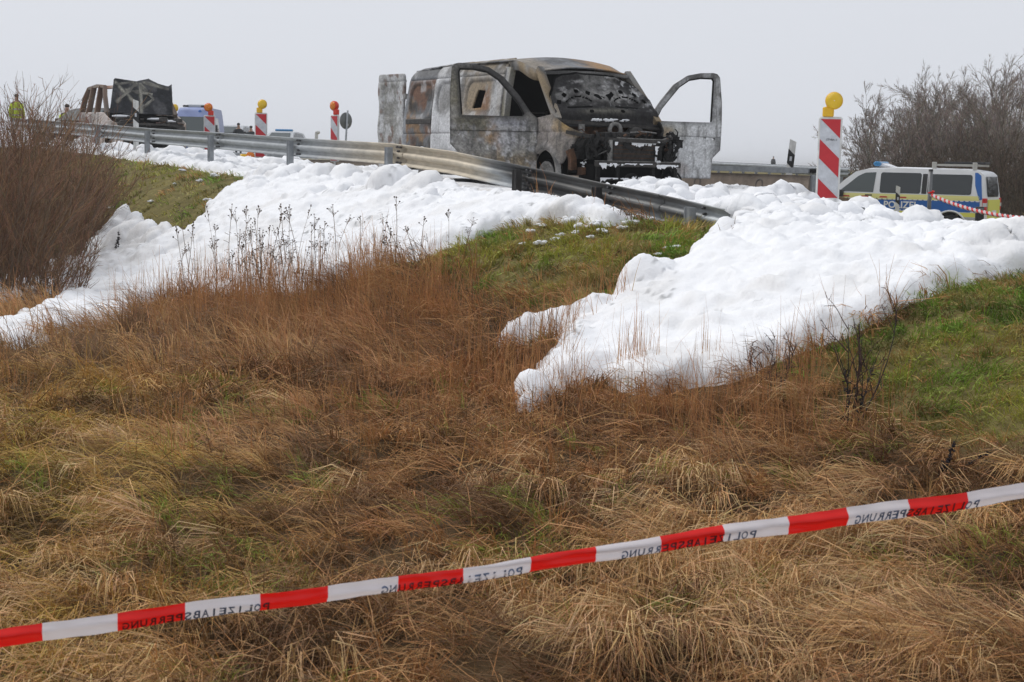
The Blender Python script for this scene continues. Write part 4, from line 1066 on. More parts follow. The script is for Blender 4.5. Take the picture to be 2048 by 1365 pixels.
q = MB(); q.lathe([(0.375, -0.05), (0.38, 0.028), (0.43, 0.034), (0.455, 0.012), (0.46, -0.03)], axis=1, n=26, arc=math.pi); al = q.build('wheel_arch_lip', m_burnt, van); brush_cols(al, ashy(98, np.array([0.33, 0.30, 0.275]), ASHG))
al.location = (-0.62, -0.985, 0.28); al.scale = (1, -1, 1)
# wheel housings behind the arches
for sgn in (-1, 1):
    for wx in (-0.62, -4.85):
        m = MB(); m.lathe([(0.42, 0.0), (0.42, 0.34), (0.05, 0.36)], axis=1, n=20, arc=math.pi)
        o = m.build('wheel_housing', m_char, van); o.location = (wx, sgn * 0.90 - (0.34 if sgn > 0 else 0.0), 0.29)
# --- wheels: bare rims, tyres burnt off
def wheel(x, y, z=0.24, r=0.24):
    s = -1 if y < 0 else 1
    m = MB(); m.lathe([(r * 0.86, -0.09), (r, -0.095), (r, -0.075), (r * 0.82, -0.06), (r * 0.78, 0.02), (r * 0.82, 0.06), (r, 0.075), (r, 0.095), (r * 0.86, 0.09), (r * 0.8, 0.03), (r * 0.62, 0.035), (r * 0.42, 0.075), (0.03, 0.075)], axis=1, n=22)
    w = m.build('wheel', m_ashmetal, van); w.location = (x, y, z)
    if s < 0: w.rotation_euler = (0, 0, math.pi)
    h = MB(); h.lathe([(0.0, 0.10), (0.05, 0.10), (0.06, 0.07)], axis=1, n=10); h.build('hub', m_rustpart, w)
    t = MB(); t.lathe([(r * 1.02, -0.08), (r * 1.16, -0.05), (r * 1.15, 0.05), (r * 1.02, 0.08)], axis=1, n=22); t.build('tyre_remains', m_char, w)
for wx in (-0.62, -4.85):
    wheel(wx, -0.86); wheel(wx, 0.86)
# --- doors: flat frame panel in (u along the door from the hinge, z)
def door_relief(u, z):
    b = 0.014 * np.exp(-((z - 0.93) / 0.02) ** 2) + 0.012 * (fbm(u * 3, z * 3, 101, 2) - 0.5)
    r = np.where(z > 1.02, 0.10 * ((z - 1.02) / 0.95) ** 1.4, 0)
    return b + r
DOOR = [(0.0, 0.25), (0.0, 1.14), (0.10, 1.22), (0.30, 1.498), (0.54, 1.768), (0.78, 1.916), (1.0, 1.962), (1.24, 1.972), (1.31, 1.955), (1.355, 1.90), (1.38, 1.5), (1.37, 1.1), (1.36, 0.72), (1.28, 0.64), (1.22, 0.58), (1.20, 0.25)]
DWIN = [(0.20, 1.20), (0.30, 1.372), (0.44, 1.534), (0.62, 1.732), (0.80, 1.849), (1.02, 1.892), (1.23, 1.892), (1.255, 1.84), (1.20, 1.18), (1.17, 1.165), (0.24, 1.165)]
def sdf_door(u, z):
    s = np.minimum(sd_poly(DOOR)(u, z), -sd_poly(DWIN)(u, z))
    s = np.minimum(s, -sd_circ(u, z, 1.24, 0.90, 0.028)); return np.minimum(s, -sd_circ(u, z, 1.08, 0.91, 0.02))
def col_door_r(u, z):
    c = np.ones(u.shape + (3,)) * np.array([0.29, 0.28, 0.255])
    c = cmix(c, np.array([0.33, 0.335, 0.36]), box_k(u, z, 0.15, 0.75, 0.96, 1.15, 0.06, 111, 0.2)); c = cmix(c, OLV * 0.95, box_k(u, z, 0.85, 1.2, 0.95, 1.15, 0.08, 112, 0.3))
    c = cmix(c, ORNG, box_k(u, z, 0.62, 0.85, 0.72, 1.05, 0.06, 113, 0.5) * 0.8); c = cmix(c, np.array([0.36, 0.36, 0.38]), box_k(u, z, 0.1, 0.6, 0.72, 0.88, 0.08, 114, 0.35))
    c = cmix(c, TANB * 1.1, sstep(0.68, 0.5, z + 0.2 * (fbm(u * 5, z * 5, 115, 3) - 0.5)) * 0.8); c = cmix(c, ASHG * 1.05, box_k(u, z, 0.95, 1.4, 0.3, 0.9, 0.1, 116, 0.3) * 0.8)
    c = cmix(c, OLV * 1.1, box_k(u, z, 1.15, 1.4, 1.25, 1.75, 0.1, 117, 0.5)); c = cmix(c, DGREY * 0.9, sstep(1.18, 1.3, z) * sstep(1.12, 1.0, u))
    c = cmix(c, ASHW * 0.8, box_k(u, z, 0.92, 1.25, 1.95, 2.06, 0.03, 118, 0.05))
    c = cmix(c, DGREY * 0.7, np.exp(-((z - 0.925) / 0.02) ** 2) * 0.7)
    n = fbm(u * 42, z * 42, 119, 2); c = streaks(c, u, z, 120, DGREY * 1.1, 0.54, (14, 2.2)); c = cmix(c, np.array([0.52, 0.52, 0.53]), sstep(0.58, 0.68, fbm(u * 9, z * 9, 128, 4)) * sstep(1.15, 0.9, z) * 0.6); sm = sstep(0.45, 0.7, fbm(u * 2, z * 2.4, 129, 3)); c = c * (1 - 0.45 * sm)[..., None]; return c * (0.74 + 0.5 * sstep(0.34, 0.66, n))[..., None]
def col_door_l(u, z):
    c = np.ones(u.shape + (3,)) * np.array([0.55, 0.555, 0.56])
    c = cmix(c, OLV * 1.2, box_k(u, z, 0.1, 0.7, 0.9, 1.12, 0.08, 121, 0.3) * 0.75); c = cmix(c, ORNG, box_k(u, z, 0.2, 0.5, 0.93, 1.03, 0.05, 122, 0.3) * 0.4)
    c = cmix(c, ASHG * 0.7, sstep(1.1, 1.25, z) * (0.35 + 0.65 * sstep(0.45, 0.6, fbm(u * 7, z * 4, 123, 3)))); c = cmix(c, DGREY, box_k(u, z, 1.22, 1.4, 0.66, 0.92, 0.06, 124, 0.2) * 0.8)
    c = cmix(c, RUSTC + 0.05, box_k(u, z, 0.35, 0.7, 0.3, 0.45, 0.06, 125, 0.3) * 0.5); c = streaks(c, u, z, 126, ASHG * 0.7, 0.58)
    return speckle(c, u, z, 127, 0.4)
def rim_soot(c, u, z, amt=0.75):
    d = np.abs(poly_sdf(np.array(DWIN), u, z)); e = np.abs(poly_sdf(np.array(DOOR), u, z)); n = fbm(u * 7, z * 7, 191, 3)
    c = cmix(c, SOOT * 2.2, np.exp(-(d / (0.03 + 0.05 * n)) ** 2) * amt); return cmix(c, SOOT * 2.5, np.exp(-(e / 0.022) ** 2) * 0.55)
def make_door(hx, hy, ang, sgn, colfn, label):
    """door hinged at (hx,hy) swung out by ang from the closed position"""
    a = ang
    ux, uy = -math.cos(a), sgn * math.sin(a)                                # along the door, hinge to rear edge
    nx, ny = -uy * -sgn, ux * -sgn
    nx, ny = (sgn * -uy * -1, sgn * ux * -1)
    # outer normal: for a closed door it points to the van's outside
    if a < math.pi / 2 + 2:
        nx, ny = (math.sin(a), sgn * math.cos(a))
    def fm(u, z):
        off = -door_relief(u, z) + 0.015 * fbm(u * 2, z * 2, 131, 2)
        return hx + ux * u + nx * off, hy + uy * u + ny * off, z
    d = panel('front_door', sdf_door, (-0.02, 1.4, 0.22, 2.08), 0.016, fm, m_burnt, van, lambda u, z: rim_soot(colfn(u, z), u, z, 0.8 if sgn < 0 else 0.45) * (0.88 if sgn < 0 else 1.0), 0.0)
    s = d.modifiers.new('thickness', 'SOLIDIFY'); s.thickness = 0.075; s.offset = 0
    d['label'] = label
    for z in (0.55, 1.0): MB().rbox((hx - 0.03, hy - 0.03, z), (hx + 0.03, hy + 0.03, z + 0.09), 0.01).build('hinge', m_darkmetal, d)
    # window seal channel, sooty
    def P(u, z): x, y, zz = fm(np.array(u, float), np.array(z, float)); return (float(x), float(y), float(zz))
    ch = MB().tube([P(u + 0.0, z) for u, z in [(1.195, 1.18), (1.25, 1.84), (1.22, 1.888), (1.02, 1.888), (0.80, 1.846), (0.62, 1.73), (0.44, 1.531), (0.30, 1.37), (0.21, 1.20)]], 0.020, n=5)
    ch.build('window_channel', m_soot, d)
    lb = MB().bar([P(0.1, 0.30), P(1.15, 0.30)], 0.06, 0.02); lb.build('lower_rail', m_ashmetal, d)
    return d
make_door(-0.86, -0.985, math.radians(62), -1, col_door_r, 'mottled grey right front door swung open toward the guardrail')
make_door(-0.80, 0.985, math.radians(101), 1, col_door_l, 'pale ash grey left front door standing wide open')
# --- rear barn door, swung back
def col_rear(u, z):
    c = np.ones(u.shape + (3,)) * np.array([0.42, 0.42, 0.415]); c = cmix(c, np.array([0.17, 0.165, 0.145]), box_k(u, z, 0.22, 0.78, 0.72, 1.85, 0.14, 141, 0.6, 9) * 0.85)
    c = cmix(c, ASHW, sstep(0.50, 0.72, fbm(u * 9, z * 7, 142, 4)) * 0.7); c = cmix(c, RUSTC * 0.8, sstep(0.62, 0.72, fbm(u * 8, z * 6, 143, 3)) * 0.7)
    return speckle(c, u, z, 144, 0.4)
ra = math.radians(97); rux, ruy = -math.sin(ra), -1 * -math.cos(ra)
def fm_rear(u, z):
    off = 0.03 * (fbm(u * 4, z * 3, 145, 2) - 0.5) - 0.025 * sstep(-0.02, 0.05, sd_rbox(u, z, 0.14, 0.76, 1.2, 1.82, 0.12)) - 0.02 * np.exp(-((z - 1.88) / 0.015) ** 2)
    wav = 0.02 * np.sin(z * 7)
    return -5.62 + math.cos(ra) * -0.0 - math.sin(ra) * (u + 0 * wav) * 1.0 + off * 0.4, -0.97 - (-math.cos(ra)) * u * 1.0 + off * -0.9, z
rd = panel('rear_door', lambda u, z: sd_rbox(u, z, 0.03, 0.88, 0.30, 2.02, 0.06) + 0.02 * np.sin(z * 8), (0, 0.95, 0.25, 2.06), 0.022, fm_rear, m_burnt, van, col_rear, 0.0)
s = rd.modifiers.new('thickness', 'SOLIDIFY'); s.thickness = 0.05; s.offset = 0
rd['label'] = 'pale scorched rear door swung back'
for z in (0.5, 1.1, 1.55): MB().rbox((-5.66, -1.0, z), (-5.58, -0.94, z + 0.1), 0.01).build('hinge', m_ashmetal, rd)
MB().rbox((-5.63, 0.02, 0.3), (-5.58, 0.92, 2.0), 0.03, axis=0).build('rear_door', m_soot, van)
# rear frame
o = MB().bar([(-5.58, -0.93, 0.3), (-5.58, -0.95, 1.0), (-5.5, -0.87, 1.85), (-5.42, -0.80, 2.0), (-5.40, 0, 2.06), (-5.42, 0.8, 2.0), (-5.5, 0.87, 1.85), (-5.58, 0.95, 1.0), (-5.58, 0.93, 0.3)], 0.09, 0.12, (1, 0, 0.01)).build('rear_frame', m_burnt, van); brush_cols(o, ashy(150, ASHG, RUSTC))
# --- raised hood, inner side to the front
def hood_pt(v, w):
    """v across (-1..1 m), w up the hood (0 hinge .. 0.86)"""
    th = math.radians(58)
    rel = np.zeros_like(v)
    A, B = v, w
    rim = sstep(0.07, 0.0, sdf_hood_outer(A, B)); rel = rel + 0.03 * rim
    for cx in (-0.42, 0.44):
        d = np.hypot((A - cx) * 0.9, (B - 0.28) * 1.25)
        rel = rel + 0.03 * np.exp(-((d - 0.34) / 0.10) ** 2) * sstep(0.22, 0.36, B) - 0.03 * sstep(0.30, 0.16, d) * sstep(0.24, 0.32, B)
    rel = rel + 0.035 * np.exp(-((B - 0.21) / 0.07) ** 2)
    rel = rel + 0.03 * np.exp(-((A * 0.8 - (B - 0.3) * 0.5) / 0.05) ** 2) * sstep(0.24, 0.34, B) + 0.03 * np.exp(-((A * 0.8 + (B - 0.3) * 0.5) / 0.05) ** 2) * sstep(0.24, 0.34, B)
    rel = rel + 0.02 * np.exp(-((B - 0.70 + 0.12 * A * A) / 0.03) ** 2) + 0.025 * (fbm(A * 5, B * 5, 161, 3) - 0.5) - 0.05 * sstep(0.16, 0.06, B)
    sag = 0.05 * A * A + 0.03 * np.sin(A * 3)
    x = -0.30 - B * math.cos(th) + rel * math.sin(th) - sag * 0.6
    z = 1.10 + B * math.sin(th) + rel * math.cos(th) - 0.02 * A - 0.05 * A * A
    return x, -v, z
HOODP = [(-0.98, 0.02), (-0.90, 0.46), (-0.60, 0.74), (-0.2, 0.84), (0.3, 0.87), (0.62, 0.865), (0.74, 0.82), (0.93, 0.50), (0.97, 0.05), (0.7, -0.04), (0.0, -0.07), (-0.7, -0.04)]
def sdf_hood_outer(v, w): return sd_poly(HOODP)(v, w)
def sdf_hood(v, w):
    s = sdf_hood_outer(v, w)
    for cx in (-0.42, 0.44):
        for a in ((48, 80, 118, 150) if cx < 0 else (22, 52, 88, 118)):
            q = math.radians(a); ca, cb = cx + 0.36 * math.cos(q) / 0.9, 0.28 + 0.36 * math.sin(q) / 1.25
            dv, dw = v - ca, w - cb; r1 = dv * math.cos(q) * 1 + dw * math.sin(q); r2 = -dv * math.sin(q) + dw * math.cos(q)
            s = np.minimum(s, -sd_rbox(r1, r2, -0.036, 0.036, -0.040, 0.040, 0.010))
        d = np.hypot((v - cx) * 0.9, (w - 0.28) * 1.25)
        s = np.minimum(s, -np.minimum(0.012 - np.abs(d - 0.25), w - 0.38))
    s = np.minimum(s, -sd_poly([(-0.19, 0.50), (-0.045, 0.50), (-0.06, 0.34)])(v, w)); s = np.minimum(s, -sd_poly([(0.05, 0.50), (0.19, 0.50), (0.06, 0.36)])(v, w))
    s = np.minimum(s, -sd_rbox(v, w, -0.32, -0.24, 0.17, 0.22, 0.015)); s = np.minimum(s, -sd_rbox(v, w, 0.24, 0.32, 0.17, 0.22, 0.015))
    return s
def col_hood(v, w):
    c = np.ones(v.shape + (3,)) * np.array([0.026, 0.025, 0.025])
    a = fbm(v * 4, w * 4, 171, 4); c = cmix(c, ASHG * 0.5, sstep(0.52, 0.68, a) * sstep(0.25, 0.45, w))
    sw = fbm(v * 7 + 2 * fbm(v * 3, w * 3, 175, 2), w * 12, 172, 4); c = cmix(c, np.array([0.36, 0.355, 0.35]), sstep(0.56, 0.70, sw) * sstep(0.28, 0.45, w) * 0.6); sw2 = fbm(v * 16 + 6 * fbm(v * 3, w * 3, 176, 3), w * 16 + 6 * fbm(v * 3, w * 3, 177, 3), 178, 3); c = cmix(c, np.array([0.42, 0.42, 0.42]), sstep(0.58, 0.66, sw2) * sstep(0.2, -0.5, v) * sstep(0.2, 0.3, w) * 0.8); c = cmix(c, SOOT * 1.5, sstep(0.55, 0.70, fbm(v * 5, w * 9, 179, 3)) * 0.7)
    c = cmix(c, np.array([0.40, 0.39, 0.37]), np.exp(-((w - 0.50) / 0.10) ** 2) * sstep(0.6, 0.1, np.abs(v)) * 0.5)
    c = cmix(c, np.array([0.22, 0.21, 0.17]), np.exp(-((w - 0.20) / 0.04) ** 2) * sstep(0.6, 0.2, np.abs(v)) * 0.45)
    c = cmix(c, SOOT, sstep(0.13, 0.03, w)); c = cmix(c, SOOT * 1.4, sstep(0.55, 0.72, np.abs(v)) * sstep(0.5, 0.1, w))
    return speckle(c, v, w, 173, 0.6, 30)
hood = panel('hood', sdf_hood, (-1.0, 1.0, -0.08, 0.9), 0.014, hood_pt, m_burnt, van, col_hood, 0.0)
hood['label'] = 'raised hood showing its soot streaked inner frame'
# outer skin a little behind the inner frame, covering only its rim zone
back = panel('hood_skin', sdf_hood_outer, (-1.0, 1.0, -0.08, 0.9), 0.05, lambda v, w: (lambda q: (q[0] - 0.055, q[1], q[2] + 0.03))(hood_pt(v, w)), m_char, hood)
m = MB()
rg = random.Random(33)
for i in range(46):
    yy = rg.choice((0.28, 0.22, 0.05, -0.02, -0.1, -0.16, -0.25, -0.33)) + rg.uniform(-0.045, 0.045)
    m.ball((-0.262, -yy * -1.0, 1.135 + 0.02 * yy + rg.uniform(-0.012, 0.014)), (0.025, rg.uniform(0.012, 0.035), rg.uniform(0.008, 0.02)), n=7, m=4)
m.build('foam_residue', m_foambit, van)['kind'] = 'stuff'
# --- engine bay and nose
m = MB(); m.box((-0.46, -0.88, 0.35), (-0.40, 0.88, 1.12)); m.build('firewall', m_rustpart, van)
o = MB().bar([(-0.30, -0.92, 1.10), (-0.24, -0.5, 1.075), (-0.22, 0, 1.06), (-0.24, 0.5, 1.05), (-0.34, 0.95, 1.02)], 0.06, 0.05).build('cowl_strip', m_darkmetal, van)
m = MB(); m.box((-0.24, -0.62, 0.93), (-0.21, -0.52, 1.06)); m.build('cowl_bracket', m_ashmetal, van)
m = MB(); m.lathe([(0.075, -0.02), (0.13, -0.02), (0.13, 0.02), (0.075, 0.02), (0.075, -0.02)], axis=0, n=16); m.box((-0.02, -0.13, -0.16), (0.02, 0.13, -0.08)); o = m.build('strut_mount', m_ashmetal, van); o.location = (-0.18, 0.02, 0.98)
m = MB(); m.rbox((-0.35, -0.32, 0.45), (0.12, 0.30, 0.86), 0.06); m.rbox((-0.3, -0.22, 0.86), (0.02, 0.18, 0.95), 0.03)
m.build('engine_block', m_darkmetal, van)
m = MB(); m.lathe([(0.0, 0.0), (0.15, 0.0), (0.155, 0.03), (0.13, 0.16), (0.05, 0.18)], axis=0, n=20); o = m.build('brake_servo', m_darkmetal, van); o.location = (-0.28, 0.42, 0.90)
m = MB()
rg = random.Random(5)
for i in range(16):
    y0 = rg.uniform(-0.75, 0.8); z0 = rg.uniform(0.72, 0.92); x0 = rg.uniform(-0.3, 0.2)
    pts = [(x0, y0, z0)]
    for q in range(5): pts.append((pts[-1][0] + rg.uniform(-0.08, 0.09), pts[-1][1] + rg.uniform(-0.12, 0.12), min(0.98, max(0.6, pts[-1][2] + rg.uniform(-0.06, 0.06)))))
    m.tube(pts, rg.choice((0.008, 0.011, 0.018)), n=5)
o = m.build('burnt_hoses', m_rustpart, van); o['kind'] = 'stuff'
m = MB()
for i in range(26):
    y0 = rg.uniform(-0.8, 0.85); z0 = rg.uniform(0.55, 0.86); x0 = rg.uniform(-0.3, 0.22); e = rg.uniform(0.03, 0.09)
    m.rbox((x0 - e, y0 - e * rg.uniform(.6, 1.6), z0 - e), (x0 + e, y0 + e * rg.uniform(.6, 1.6), z0 + e), e * 0.3)
o = m.build('charred_engine_parts', m_soot, van); o['kind'] = 'stuff'
o = MB().tube([(-0.1, 0.25, 0.95), (0.0, 0.5, 0.965), (-0.1, 0.75, 0.95)], 0.014).build('strut_bar', m_ashmetal, van)
# upper crossmember bowed round the nose
o = MB().bar([(-0.12, -0.90, 0.93), (0.12, -0.72, 0.88), (0.30, -0.52, 0.84), (0.38, -0.3, 0.82), (0.40, 0.3, 0.81), (0.34, 0.55, 0.81), (0.20, 0.80, 0.87), (0.02, 0.95, 0.96)], 0.075, 0.055).build('upper_crossmember', m_darkmetal, van)
o = MB().bar([(0.38, -0.3, 0.855), (0.40, 0.3, 0.845), (0.34, 0.55, 0.845)], 0.04, 0.012).build('crossmember_edge', m_ashmetal, van)
# right inner wing / lamp housing void
m = MB(); m.loft([[(-0.10, -0.86, 0.86), (0.22, -0.55, 0.80), (0.22, -0.55, 0.70), (-0.12, -0.88, 0.74)], [(-0.25, -0.80, 0.86), (0.05, -0.5, 0.80), (0.05, -0.5, 0.70), (-0.27, -0.8, 0.74)]], cap=True); m.build('inner_wing', m_darkmetal, van)
m = MB(); m.box((-0.2, -0.82, 0.3), (0.02, -0.2, 0.74)); m.box((-0.2, 0.2, 0.25), (0.1, 0.95, 0.9)); m.build('charred_wheel_bay', m_char, van)
m = MB(); m.bar([(0.02, -0.93, 0.66), (0.06, -0.90, 0.52), (0.04, -0.88, 0.36)], 0.10, 0.09, (1, 0, 0)); m.build('wing_stay', m_rustpart, van)
m = MB(); m.rbox((-0.02, -0.78, 0.28), (0.2, -0.52, 0.40), 0.02); m.build('fluid_tank', m_rustpart, van)
o = MB().tube([(0.1, -0.72, 0.50), (0.25, -0.55, 0.60), (0.34, -0.40, 0.68)], 0.009).build('loose_cable', m_ashmetal, van)
for i in range(7):
    m = MB(); y0 = 0.72 + 0.035 * i; m.tube([(0.28 - 0.05 * i, y0, 0.84 - 0.03 * (i % 3)), (0.30 - 0.05 * i, y0 + 0.03, 0.6), (0.28 - 0.04 * i, y0, 0.3)], 0.012 + 0.004 * (i % 3), n=5); m.build('hanging_strip', m_soot, van)
# radiator
m = MB(); m.box((0.34, -0.40, 0.47), (0.37, 0.50, 0.80)); rad = m.build('radiator', m_darkmetal, van)
for i in range(15):
    z = 0.485 + i * 0.021; m = MB(); m.box((0.371, -0.36, z), (0.381, 0.46, z + 0.011)); m.build('fin', m_darkmetal if i % 3 else m_rustpart, rad)
for y in (-0.42, 0.49):
    m = MB(); m.rbox((0.33, y - 0.03, 0.45), (0.40, y + 0.03, 0.82), 0.012); m.build('side_tank', m_soot if y > 0 else m_ashmetal, rad)
# bumper beams
m = MB(); m.rbox((0.46, -0.76, 0.415), (0.55, 0.78, 0.495), 0.015, axis=1); bb = m.build('bumper_beam', m_darkmetal, van)
m = MB(); m.box((0.47, -0.76, 0.497), (0.55, 0.78, 0.505)); m.build('beam_edge', m_ashmetal, bb)
m = MB(); m.rbox((0.46, -0.74, 0.20), (0.54, 0.76, 0.25), 0.012, axis=1); m.build('lower_beam', m_soot, van)
for y in (-0.70, -0.35, 0.30, 0.70):
    m = MB(); m.rbox((0.44, y - 0.03, 0.1), (0.50, y + 0.03, 0.42), 0.01); m.build('beam_support', m_soot, van)
m = MB(); m.box((0.0, -0.74, 0.06), (0.42, 0.76, 0.46)); m.build('charred_undertray', m_char, van)
m = MB(); m.lathe([(0.13, -0.03), (0.17, 0.0), (0.13, 0.03)], axis=0, n=18); o = m.build('fan_ring', m_soot, van); o.location = (0.50, -0.1, 0.16)
# torn black sheet hanging about the left front corner and across the nose
rg = random.Random(77)
m = MB()
for i in range(110):
    left = i < 40
    y0 = rg.uniform(0.55, 0.98) if left else rg.uniform(-0.85, 0.55); x0 = (0.42 - 0.45 * max(0, y0 - 0.5)) + rg.uniform(-0.12, 0.06) if left else rg.uniform(-0.1, 0.42); z0 = rg.uniform(0.3, 1.02) if left else rg.uniform(0.68, 0.95)
    w_, l_ = rg.uniform(0.02, 0.07), rg.uniform(0.08, 0.26); a = rg.uniform(-0.9, 0.9); b = rg.uniform(-0.5, 0.5)
    pts = [(x0, y0, z0)]
    for q in range(3): pts.append((pts[-1][0] + rg.uniform(-0.03, 0.05), pts[-1][1] + math.sin(a) * l_ / 3 + rg.uniform(-0.015, 0.015), pts[-1][2] - math.cos(a) * l_ / 3)); a += rg.uniform(-0.5, 0.5)
    m.bar(pts, w_, 0.008, (1, b, 0.2))
m.build('torn_sheet', m_soot, van)['kind'] = 'stuff'
# foam clinging to the nose: thin sheets with ragged lower edges
def drip(name, y0, y1, ztop, depth, xx, seed, sc=9):
    f = lambda y, z: np.minimum(ztop - z, z - (ztop - depth * (0.15 + 1.5 * sstep(0.35, 0.75, fbm(y * sc, y * 0 + 3.3, seed, 4))))) - 0.02 * sstep(0.52, 0.6, fbm(y * 14, z * 14, seed + 5, 3))
    o = panel(name, lambda y, z: np.minimum(f(y, z), np.minimum(y - y0, y1 - y)), (y0, y1, ztop - depth * 1.7, ztop), 0.009, lambda y, z: (xx + 0.012 * fbm(y * 25, z * 25, seed + 9, 2), y, z), m_foambit, van, None, 0.0)
    o['kind'] = 'stuff'; return o
drip('foam_residue', -0.73, 0.40, 0.470, 0.075, 0.552, 5); drip('foam_residue', 0.35, 0.72, 0.460, 0.06, 0.552, 15); drip('foam_residue', -0.36, 0.47, 0.812, 0.06, 0.402, 25); drip('foam_residue', -0.70, 0.72, 0.250, 0.12, 0.545, 35); drip('foam_residue', 0.38, 0.47, 0.74, 0.16, 0.405, 45, 20)
m = MB(); rg = random.Random(9)
for i in range(70):
    a = rg.uniform(0, math.pi); r = rg.uniform(0.17, 0.21); m.ball((0.54, -0.02 + math.cos(a) * r * 1.3, 0.10 + math.sin(a) * r * 0.8), (0.010, rg.uniform(0.008, 0.026), rg.uniform(0.006, 0.016)), n=7, m=4)
for (y0, z0, r) in [(0.58, 0.262, 0.07), (0.36, 0.50, 0.03), (-0.70, 0.40, 0.06), (-0.62, 0.43, 0.05), (-0.76, 0.46, 0.05), (-0.55, 0.37, 0.04)]:
    for q in range(12): m.ball(((0.53 if y0 > -0.5 else 0.15) + rg.uniform(-.01, .01), y0 + rg.uniform(-r, r), z0 + rg.uniform(-r, r) * 0.35), (0.015, rg.uniform(0.008, 0.024), rg.uniform(0.006, 0.014)), n=7, m=4)
m.build('foam_residue', m_foambit, van)['kind'] = 'stuff'
# ------------------------------------------------------------------ paints and glass
m_white = mat('white paint', (0.72, 0.73, 0.75), rough=0.35, vary=0.05, scale=4, spec=0.5)
m_blue = mat('police blue film', (0.015, 0.12, 0.42), rough=0.4, spec=0.4)
m_yellow = mat('fluorescent yellow film', (0.72, 0.70, 0.12), rough=0.5)
m_paleyellow = mat('pale yellow reflective film', (0.74, 0.70, 0.27), rough=0.5)
m_redfilm = mat('red reflective film', (0.52, 0.06, 0.035), rough=0.5)
m_glass = mat('tinted glass', (0.022, 0.028, 0.03), rough=0.06, spec=0.55)
m_glass2 = mat('clear glass over dark cabin', (0.06, 0.075, 0.075), rough=0.08, spec=0.6)
m_rubber = mat('black rubber', (0.015, 0.015, 0.015), rough=0.8)
m_plastic = mat('black plastic', (0.022, 0.022, 0.023), rough=0.55)
m_rim = mat('steel rim', (0.28, 0.28, 0.29), rough=0.4, metal=0.7)
m_silver = mat('silver paint', (0.46, 0.48, 0.50), rough=0.35, metal=0.3)
m_redlens = mat('red lens', (0.55, 0.02, 0.02), rough=0.25)
m_bluelens = mat('blue lens', (0.03, 0.20, 0.42), rough=0.2, spec=0.6)
m_lamp = mat('headlamp glass', (0.60, 0.62, 0.64), rough=0.15)
m_alu = mat('brushed aluminium', (0.5, 0.49, 0.46), rough=0.4, metal=0.5)
m_wtext = mat('white lettering', (0.78, 0.78, 0.78), rough=0.5)
m_lblue = mat('police light blue paint', (0.22, 0.27, 0.48), rough=0.4, vary=0.06, scale=3)
m_greyband = mat('grey lower paint', (0.42, 0.43, 0.44), rough=0.5)

def car_wheel(parent, x, y, r=0.34, w=0.22):
    s = 1 if y > 0 else -1
    t = MB(); t.lathe([(r * 0.62, -w / 2), (r * 0.95, -w / 2), (r, -w * 0.3), (r, w * 0.3), (r * 0.95, w / 2), (r * 0.62, w / 2)], axis=1, n=24)
    o = MB()
    wheel_ = t.build('wheel', m_rubber, parent); wheel_.location = (x, y, r)
    d = MB(); d.lathe([(r * 0.64, w * 0.45 * s), (r * 0.58, w * 0.30 * s), (r * 0.2, w * 0.36 * s), (0.01, w * 0.38 * s)], axis=1, n=20); d.build('rim', m_rim, wheel_)
    return wheel_

# ------------------------------------------------------------------ police van (right)
class BodySide:
    """vehicle shell: outline in side view, half width by height"""
    def __init__(s, top, W, belt, tum): s.top = top; s.W = W; s.belt = belt; s.tum = tum
    def y(s, z): return s.W - s.tum * (np.clip((np.asarray(z, float) - s.belt), 0, 9)) ** 1.25
def shell(name, outline, bs, parent, material, arches=(), h=0.04, nose=None, mid=9):
    """closed body: two side skins with wheel arches + skin strip round the outline"""
    pts = np.array(outline, float); seg = []
    for i in range(len(pts)):
        a, b = pts[i], pts[(i + 1) % len(pts)]; n = max(1, int(np.linalg.norm(b - a) / 0.10)); seg += [a + (b - a) * k / n for k in range(n)]
    seg = np.array(seg); N = len(seg)
    def taper(x): return 0.0 if nose is None else nose(x)
    parts = []
    m = MB(); ring = []
    for (x, z) in seg:
        yo = float(bs.y(z)) - taper(x); ring.append([(x, -yo + 2 * yo * k / mid, z + 0.035 * (1 - (2 * k / mid - 1) ** 2) * (1 if z > bs.belt + 0.5 else 0)) for k in range(mid + 1)])
    V = [p for r in ring for p in r]; Fc = []
    for i in range(N):
        j = (i + 1) % N
        for k in range(mid): a = i * (mid + 1) + k; b = j * (mid + 1) + k; Fc.append((a, a + 1, b + 1, b))
    m.add(V, Fc, True); o = m.build(name, material, parent)
    for sgn in (-1, 1):
        def sdf(x, z):
            s = poly_sdf(seg, x, z)
            for (ax, az, ar) in arches: s = np.minimum(s, -sd_circ(x, z, ax, az, ar))
            return s
        tp = np.vectorize(taper)
        panel('body_side', sdf, (pts[:, 0].min(), pts[:, 0].max(), pts[:, 1].min(), pts[:, 1].max()), h, lambda x, z: (x, sgn * (bs.y(z) - tp(x)), z), material, parent)
    return o

